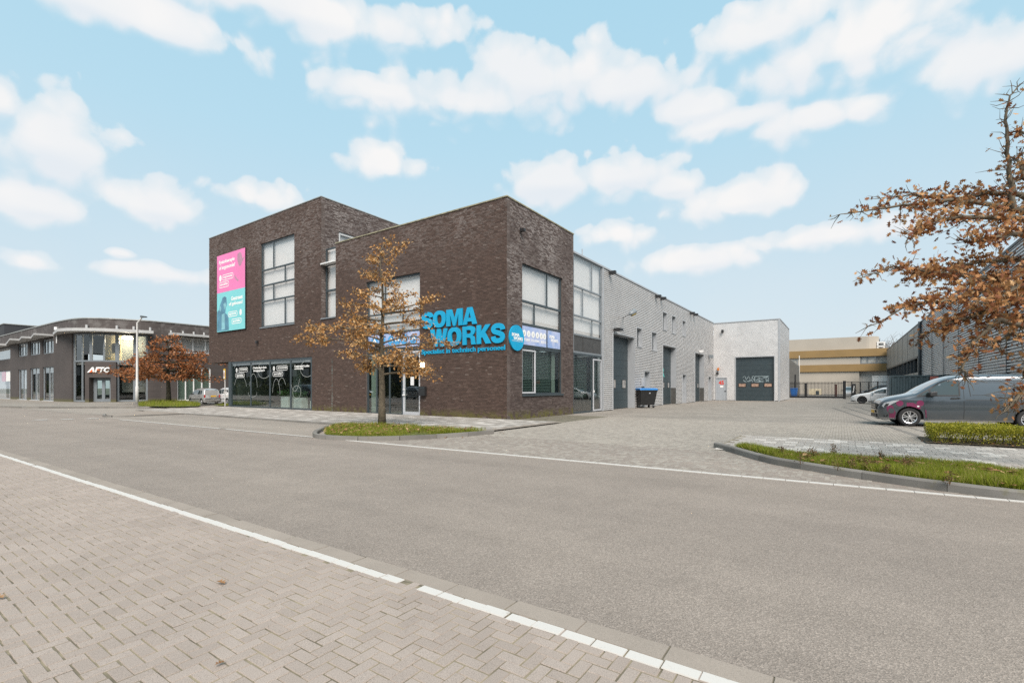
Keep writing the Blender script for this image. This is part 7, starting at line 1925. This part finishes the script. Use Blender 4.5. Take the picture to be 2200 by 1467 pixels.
for y, z in k: m.v += [(-W2_ * .53, y, z), (W2_ * .53, y, z)]
for i in range(8): m.f.append((2 * i, 2 * i + 1, 2 * i + 3, 2 * i + 2))
m.f += [tuple(range(0, 18, 2)), tuple(range(17, 0, -2)), (0, 16, 17, 1)]; m.build('lid', M_lid, bn, bevel=.02)
for sx in (-1, 1):
    for sy in (-1, 1):
        x, y = sx * W2_ * .36, sy * D2 * .28; m = MB(); m.tube([(x - .03, y, .10), (x + .03, y, .10)], .10, 14); m.build('wheel', M_tyre, bn); m = MB(); m.box((x, y, .17), (.10, .08, .12)); m.build('castor', M_trim, bn)
for sx in (-1, 1): m = MB(); m.tube([(sx * W2_ * .5, -.1, 1.0), (sx * W2_ * .55, -.1, 1.0), (sx * W2_ * .55, .1, 1.0), (sx * W2_ * .5, .1, 1.0)], .025, 6); m.build('handle', M_bin, bn)
FBn = Face((W2_ * .455, 0, 0), (0, 1, 0), (1, 0, 0)); 
lean = (W2_ / 2 - W2_ * .41) / (ZB1 - ZB0)
def bside(pts, mat, e): m = MB(); m.v = [(W2_ * .41 + (z - ZB0) * lean + e, y, z) for y, z in pts]; m.f = [tuple(range(len(pts)))]; m.build('sticker', mat, bn, fix=False)
bside([(-.10, .98), (.13, .98), (.11, .70), (.03, .42), (-.02, .42), (-.07, .70)], M_print, .006)
bside([(-.05, .90), (.08, .90), (.08, .80), (-.05, .80)], pm('faded pink print', (.50, .30, .28), .6), .009); bside([(-.035, .70), (.07, .70), (.02, .50)], pm('bin print red', (.35, .05, .05), .6), .009)
m = MB(); m.box((.05, -D2 * .485, 1.05), (.10, .03, .08)); m.build('lock', M_trim, bn)

# ================================================================ HEDGE
M_hedge = leafy('hedge leaves', [(0, (.11, .125, .008)), (.4, (.24, .245, .016)), (.75, (.35, .325, .026)), (1, (.42, .35, .06))], .5, .25)
M_hedgec = pm('hedge twigs', (.035, .028, .018), .9, var=.4, vscale=8)
hp = [tuple(loc(G(1989, 948)))[:2], tuple(loc(G(2200, 960)))[:2]]
hx0, hx1, hy0, hy1, hh = -.85, .75, -13.95, -19.5, .45
hg = thing('clipped_hedge', 'low clipped yellow green hedge along the pavement in front of the grey van', 'hedge', O, THETA)
P = []
while len(P) < 60000:
    x, y, z = rnd.uniform(hx0, hx1), rnd.uniform(hy1, hy0), rnd.uniform(.06, hh)
    e = min(x - hx0, hx1 - x, hy0 - y, (hh - z) * 1.2)
    b_ = mnoise.noise(Vector((x * 1.6, y * 1.6, z * 2.5))) * .20
    if e < .20 + b_ and e > -.02 and not (z < .16 and rnd.random() < .55): P.append((x + rnd.gauss(0, .02), y + rnd.gauss(0, .02), z + b_ * .55 + rnd.gauss(0, .015)))
P = np.array(P); LV = [(0, 0, 0), (.28, .5, .08), (0, 1, 0), (-.28, .5, .08)]; V, Fq = scatter(LV, [(0, 1, 2, 3)], P, rand_rot(len(P)), nrs.uniform(.6, 1.3, len(P)) * .036)
o = arr_obj('foliage', V, Fq, M_hedge, hg); o['kind'] = 'stuff'
m = MB()
for i in range(160):
    x, y = rnd.uniform(hx0 + .1, hx1 - .1), rnd.uniform(hy1, hy0 - .1); m.tube([(x, y, .0), (x + rnd.gauss(0, .06), y + rnd.gauss(0, .06), .22), (x + rnd.gauss(0, .14), y + rnd.gauss(0, .14), .42)], [.010, .007, .004], 4, cap=False)
o = m.build('twigs', M_hedgec, hg, fix=False); o['kind'] = 'stuff'
lsheet('hedge_bed', [(hx0 - .15, hy0 + .15), (hx1 + .1, hy0 + .15), (hx1 + .1, hy1), (hx0 - .15, hy1)], .028, M_soil)

# ================================================================ ACROSS THE STREET (mirrored in the glass)
ob = thing('opposite_office', 'plain dark office across the street, seen only mirrored in the ground floor glass', 'building', wor(-46, 30), THETA)
M_opp = pm('opposite brick', (.05, .047, .040), .85, var=.15)
m = MB(); m.box((-6, 95, 3.6), (12, 330, 7.2)); m.build('wall', M_opp, ob)
for k in range(44):
    for zz in (1.7, 4.9): m = MB(); m.box((.03, -52 + k * 5, zz), (.1, 2.6, 1.7)); m.build('window', M_carglass, ob)
def hedge_row(name, x, y0, y1, h, w2, n, lab):
    t = thing(name, lab, 'shrub', wor(x, 0), THETA); P = []
    for i in range(n):
        y = rnd.uniform(y0, y1); z = abs(rnd.gauss(0, 1)) * h * .45; a = mnoise.noise(Vector((y * .2, 0, 3))) * h * .5; P.append((rnd.gauss(0, w2), y, min(z, h + a)))
    V, Fq = scatter(LV, [(0, 1, 2, 3)], np.array(P), rand_rot(n), nrs.uniform(.6, 1.3, n) * .55); o = arr_obj('foliage', V, Fq, M_shrubd, t); o['kind'] = 'stuff'
M_shrubd = leafy('dark shrub leaves', [(0, (.02, .03, .010)), (1, (.055, .060, .020))], .7, .1)
hedge_row('shrub_row', -31, -30, 190, 3.2, .8, 12000, 'dark shrubs across the street, seen only mirrored in the glass')
for k, (src, y, lab) in enumerate(((h1, 30, 'silver hatchback across the street, only mirrored in the shop window'), (van, 41, 'grey van across the street, only mirrored in the shop window'), (ev, 22, 'white sedan across the street, only mirrored in the entrance glass'), (h2, 14, 'white compact across the street, only mirrored in the glass door'), (van, 52, 'farthest grey van across the street, only mirrored in the shop window'))):
    c = copy_tree(src); p = wor(-25.5, y); c.location = p; c.rotation_euler = (0, 0, math.atan2(DL.y, DL.x)); c.scale = (1, 1, 1); c['label'] = lab; c['group'] = 'cars parked across the street'

# ================================================================ TREES
M_bark = pm('oak bark', (.105, .085, .058), .95, var=.35, vscale=9, bump=.9, bscale=30)
M_barkd = pm('dark bark', (.050, .043, .028), .95, var=.35, vscale=9, bump=.9, bscale=30)
M_oak = leafy('dry oak leaves', [(0, (.19, .080, .022)), (.35, (.37, .185, .060)), (.7, (.50, .285, .110)), (1, (.60, .40, .20))], .75, .22)
M_oakr = leafy('russet oak leaves', [(0, (.11, .036, .018)), (.3, (.24, .095, .036)), (.65, (.37, .180, .070)), (.9, (.46, .26, .115)), (1, (.50, .33, .17))], .7, .22)
M_beech = leafy('orange leaves', [(0, (.15, .048, .016)), (.4, (.28, .098, .034)), (.8, (.38, .155, .060)), (1, (.45, .23, .11))], .75, .2)

def bez(a, b, c, n):
    return [a * (1 - t) ** 2 + b * 2 * t * (1 - t) + c * t * t for t in (i / n for i in range(n + 1))]

def tree(name, label, at, H, r0, limbs, leafmat, bark, n_leaf, leaf, group, sub=7, rs=None, dens=1.0, tip_bare=0.1, trunk_bend=0.06, top_twig=True, spread=.10, pieces=0):
    """limbs: list of (height, azimuth, length, rise) ; leaves hang round the twigs of every limb"""
    t = thing(name, label, 'tree', at, 0, group); rg = random.Random(rs or 5)
    def gv(s_): return Vector((rg.gauss(0, s_), rg.gauss(0, s_), rg.gauss(0, s_)))
    trunk = [Vector((math.sin(i * 1.3) * trunk_bend * i / 9, math.cos(i * 1.1) * trunk_bend * i / 9, H * i / 9)) for i in range(10)]
    m = MB(); m.tube(trunk, [r0 * (1.18 if i == 0 else 1) * (1 - .1 * i) ** 1.05 + .006 for i in range(10)], 12); m.build('trunk', bark, t, smooth=True)
    def on_trunk(z): f = max(0, min(8.999, z / H * 9)); i = int(f); return trunk[i].lerp(trunk[i + 1], f - i)
    m = MB(); tw = []       # twig segments carrying leaves: (p, q, weight)
    for (z, az, L, rise) in limbs:
        p0 = on_trunk(z); d = Vector((math.cos(az), math.sin(az), 0)); p2 = p0 + d * L + Vector((0, 0, rise)); p1 = p0 + d * L * .5 + Vector((0, 0, rise * .5 + L * .07)) + gv(.05 * L)
        P = bez(p0, p1, p2, 8); rb = max(.012, r0 * .34 * min(1, L / (H * .3)))
        m.tube(P, [rb * (1 - .9 * i / 8) + .004 for i in range(9)], 6, cap=False)
        tw.append((P[5], P[8], .8))
        for k in range(sub):
            f = rg.uniform(.18, 1.0); i = min(7, int(f * 8)); q0 = P[i].lerp(P[i + 1], f * 8 - i)
            side = Vector((-d.y, d.x, 0)) * rg.choice((-1, 1)); l = L * rg.uniform(.16, .42) * (1.15 - f * .6)
            q2 = q0 + (d * rg.uniform(.3, .9) + side * rg.uniform(.3, 1.0) + Vector((0, 0, rg.uniform(-.18, .42)))).normalized() * l; q1 = (q0 + q2) / 2 + gv(.04 * L)
            Q = bez(q0, q1, q2, 4); m.tube(Q, [rb * .34 * (1 - .8 * j / 4) + .003 for j in range(5)], 4, cap=False)
            tw.append((q0.lerp(q2, .25), q2, 1.0))
            for kk in range(3):
                s0 = Q[rg.randint(1, 4)]; s2 = s0 + (d * .5 + side * rg.uniform(-1, 1) + Vector((0, 0, rg.uniform(-.4, .5)))).normalized() * l * rg.uniform(.3, .6)
                m.tube([s0, (s0 + s2) / 2 + gv(.01 * L), s2], [.006, .004, .002], 3, cap=False); tw.append((s0, s2, .9))
    o = m.build('branches', bark, t, smooth=True, fix=False)
    tot = sum((q - p).length * w_ for p, q, w_ in tw); P = []
    for p, q, w_ in tw:
        n = int(n_leaf * (q - p).length * w_ / tot)
        for i in range(n): f = rg.random(); P.append(tuple(p.lerp(q, f) + gv(spread * .5) + Vector((0, 0, -spread * .25))))
    P = np.array(P); N = len(P); rr = np.random.RandomState(rs or 5)
    rot = rand_rot(N, None, rr)
    V, Fq = scatter(OAK_V, OAK_F, P, rot, rr.uniform(.55, 1.15, N) * leaf)
    o = arr_obj('foliage', V, Fq, leafmat, t); o['kind'] = 'stuff'
    return t, P

# young oak on the island before the entrance
b0 = G(820.5, 912, .12); ky = b0.y / FPX; Hc = EYE - .1 + (HZP - 500) * ky
rg = random.Random(21); limbs = []
for i in range(34):
    f = i / 33; z = Hc * (.265 + .66 * f); az = i * 2.399 + rg.uniform(-.35, .35); env = 2.5 * (1 - f) ** .92 + .25
    if f < .14: env *= .80
    L = env * rg.uniform(.66, 1.04); limbs.append((z, az, L, L * rg.uniform(-.08, .20)))
limbs += [(Hc * .42, R(178), 2.75, .10), (Hc * .47, R(185), 2.6, .30), (Hc * .40, R(0), 2.35, .18), (Hc * .60, R(10), 1.75, .55), (Hc * .31, R(-5), 2.2, -.42), (Hc * .86, R(20), .9, .75), (Hc * .90, R(60), .6, .72)]
tree('oak_tree', 'young oak with dry tan leaves on the grass island before the glass entrance', (b0.x, b0.y, .08), Hc * .92, .125, limbs, M_oak, M_bark, 7600, .106, 'street trees with dry leaves', sub=6, rs=21, spread=.15)

# broad orange tree by the curved office
b1 = G(362, 865, .12); ky = b1.y / FPX; Ho = EYE - .12 + (HZP - 713) * ky
rg = random.Random(9); limbs = []
for tier, (zf, rad, cnt) in enumerate(((.36, 4.3, 11), (.46, 4.4, 11), (.56, 3.9, 9), (.66, 3.3, 8), (.76, 2.3, 7), (.86, 1.4, 5), (.93, .8, 4))):
    for k in range(cnt):
        az = 2 * math.pi * k / cnt + tier * .7 + rg.uniform(-.25, .25); L = rad * rg.uniform(.6, 1.05); limbs.append((Ho * (zf + rg.uniform(-.015, .015)), az, L, L * rg.uniform(-.09, .06)))
tree('beech_tree', 'broad spreading tree with dense orange leaves beside the street lamp', (b1.x, b1.y, .1), Ho * .94, .20, limbs, M_beech, M_barkd, 7500, .21, 'street trees with dry leaves', sub=7, rs=9, spread=.20)

# big oak whose trunk stands just outside the picture
b2 = Vector((9.75, 8.1, .1))
def to(px, py, Y):      # a branch end at a chosen distance
    return Vector(((px - CXP) / FPX * Y, Y, EYE - (py - HZP) / FPX * Y))
t3 = thing('oak_tree', 'large oak with russet leaves reaching into the picture over the van', 'tree', b2, 0, 'street trees with dry leaves')
rg = random.Random(4)
def gv(s_): return Vector((rg.gauss(0, s_), rg.gauss(0, s_), rg.gauss(0, s_)))
trunk = [Vector((0, 0, 0)), Vector((.03, .02, 1.2)), Vector((0, .05, 2.4)), Vector((-.04, 0, 3.6)), Vector((.02, .02, 5.0)), Vector((0, 0, 6.6)), Vector((.05, 0, 8.2))]
m = MB(); m.tube(trunk, [.19, .155, .14, .12, .09, .06, .02], 12); m.build('trunk', M_bark, t3, smooth=True)
ends = [  # (height on the trunk, way points in the picture) of the limbs seen
    (4.05, [(2200, 452, 8.0), (2140, 440, 7.9), (2040, 432, 7.8), (1950, 440, 7.7), (1870, 450, 7.6), (1786, 466, 7.5)], .8),
    (4.30, [(2195, 420, 8.1), (2120, 415, 8.3), (2040, 428, 8.4), (1960, 418, 8.5), (1868, 428, 8.5)], 1.0),
    (4.0, [(2200, 470, 7.6), (2100, 465, 7.4), (2020, 470, 7.2), (1960, 500, 7.1), (1945, 520, 7.0)], .9),
    (4.5, [(2176, 452, 7.8), (2172, 400, 7.8), (2166, 330, 7.8), (2158, 260, 7.8), (2170, 205, 7.8), (2196, 178, 7.8)], .10),
    (4.6, [(2200, 380, 8.0), (2190, 345, 8.2), (2165, 335, 8.3)], .3), (4.7, [(2225, 320, 7.6), (2205, 290, 7.6), (2186, 278, 7.7)], .3),
    (3.2, [(2200, 640, 7.6), (2140, 600, 7.4), (2060, 590, 7.2), (1990, 585, 7.1), (1920, 570, 7.0), (1832, 605, 7.0)], 1.1),
    (3.3, [(2200, 560, 8.4), (2120, 560, 8.5), (2040, 575, 8.6), (1965, 585, 8.6), (1905, 572, 8.6)], 1.15),
    (3.0, [(2200, 650, 7.2), (2110, 620, 7.0), (2040, 650, 6.9), (1985, 650, 6.8), (1940, 662, 6.8), (1838, 716, 6.7)], .95),
    (2.8, [(2200, 690, 7.8), (2120, 670, 7.9), (2050, 690, 8.0), (1990, 720, 8.0), (1966, 745, 8.0)], 1.1),
    (2.7, [(2210, 700, 7.0), (2150, 690, 6.8), (2090, 730, 6.8), (2070, 790, 6.7), (2085, 825, 6.7)], .55),
    (2.6, [(2220, 720, 8.0), (2170, 720, 8.1), (2130, 740, 8.1), (2165, 765, 8.1)], .2),
    (2.4, [(2215, 830, 6.6), (2190, 850, 6.6), (2172, 870, 6.5), (2162, 885, 6.5)], .2), (2.5, [(2225, 760, 6.9), (2205, 790, 6.9), (2196, 815, 6.9)], .2),
    (3.5, [(2200, 500, 7.2), (2140, 510, 7.0), (2090, 520, 6.9), (2060, 515, 6.9)], .9), (3.6, [(2210, 600, 6.6), (2150, 640, 6.4), (2100, 660, 6.4)], 1.1),
]
# the half of the crown that lies outside the picture
outer = [(z, a, L) for z, a, L in ((2.6, .3, 3.4), (2.9, .6, 3.2), (3.1, -.9, 3.5), (3.4, .5, 3.4), (3.7, -.2, 3.2), (4.0, -1.2, 3.0), (4.4, .4, 2.6), (4.8, -.4, 2.4), (5.2, -.7, 2.2), (6.0, .5, 1.5), (6.4, -1.2, 1.2), (6.8, .2, .9))]
m = MB(); tw = []
def limb(z, pts, wgt, rb):
    f = z / 8.2 * 6; i = min(5, int(f)); p0 = trunk[i].lerp(trunk[i + 1], f - i); P = [p0] + pts; D = []
    for a, b in zip(P, P[1:]):
        n = 4; D += [a.lerp(b, k / n) + gv(.012) for k in range(n)]
    D.append(P[-1]); N_ = len(D)
    m.tube(D, [rb * (1 - k / (N_ - 1)) ** .9 + .003 for k in range(N_)], 6, cap=False)
    for k in range(2, N_ - 1):
        f = k / (N_ - 1)
        for j in range(3):
            d = (D[k + 1] - D[k]).normalized(); l = rg.uniform(.18, .50) * (1.15 - .7 * f); q = D[k] + (d * rg.uniform(.2, .9) + gv(.55)).normalized() * l
            m.tube([D[k], (D[k] + q) / 2 + gv(.02), q], [.007, .005, .002], 4, cap=False)
            if f < .93: tw.append((D[k], q, wgt * (1.25 if .2 < f < .80 else .45)))
    tw.append((D[-4], D[-1], wgt * .35))
for z, way, wgt in ends: limb(z, [to(*p_) - b2 for p_ in way], wgt, .05)
for z, a, L in outer:
    d = Vector((math.cos(a), math.sin(a), 0)); f = z / 8.2 * 6; i = min(5, int(f)); p0 = trunk[i].lerp(trunk[i + 1], f - i)
    limb(z, [p0 + d * L * k / 4 + Vector((0, 0, .12 * k)) + gv(.1) for k in range(1, 5)], .30, .05)
m.build('branches', M_bark, t3, smooth=True, fix=False)
tot = sum((q - p).length * w_ for p, q, w_ in tw); P = []; NL = 6600
for p, q, w_ in tw:
    for i in range(int(round(NL * (q - p).length * w_ / tot))): P.append(tuple(p.lerp(q, rg.random()) + gv(.042)))
P = np.array(P); rr = np.random.RandomState(8)
Wp = P + np.array(b2); vis = (Wp[:, 1] > 2) & (np.abs(Wp[:, 0] / Wp[:, 1]) < 1.068); dist = np.where(vis, Wp[:, 1], 99); order = np.argsort(dist)
single, rest = order[:300], order[300:]
rot = rand_rot(len(P), None, rr); scl = rr.uniform(.62, 1.15, len(P)) * .096
V, Fq = scatter(OAK_V, OAK_F, P[rest], rot[rest], scl[rest]); o = arr_obj('foliage', V, Fq, M_oakr, t3); o['kind'] = 'stuff'
lm = bpy.data.meshes.new('leaf'); lm.from_pydata(OAK_V, [], OAK_F); lm.materials.append(M_oakr); lm.update()
for i in single:
    o = bpy.data.objects.new('leaf', lm); col.objects.link(o); o.parent = t3; o.location = P[i]; o.rotation_euler = Matrix(rot[i].tolist()).to_euler(); o.scale = (scl[i],) * 3
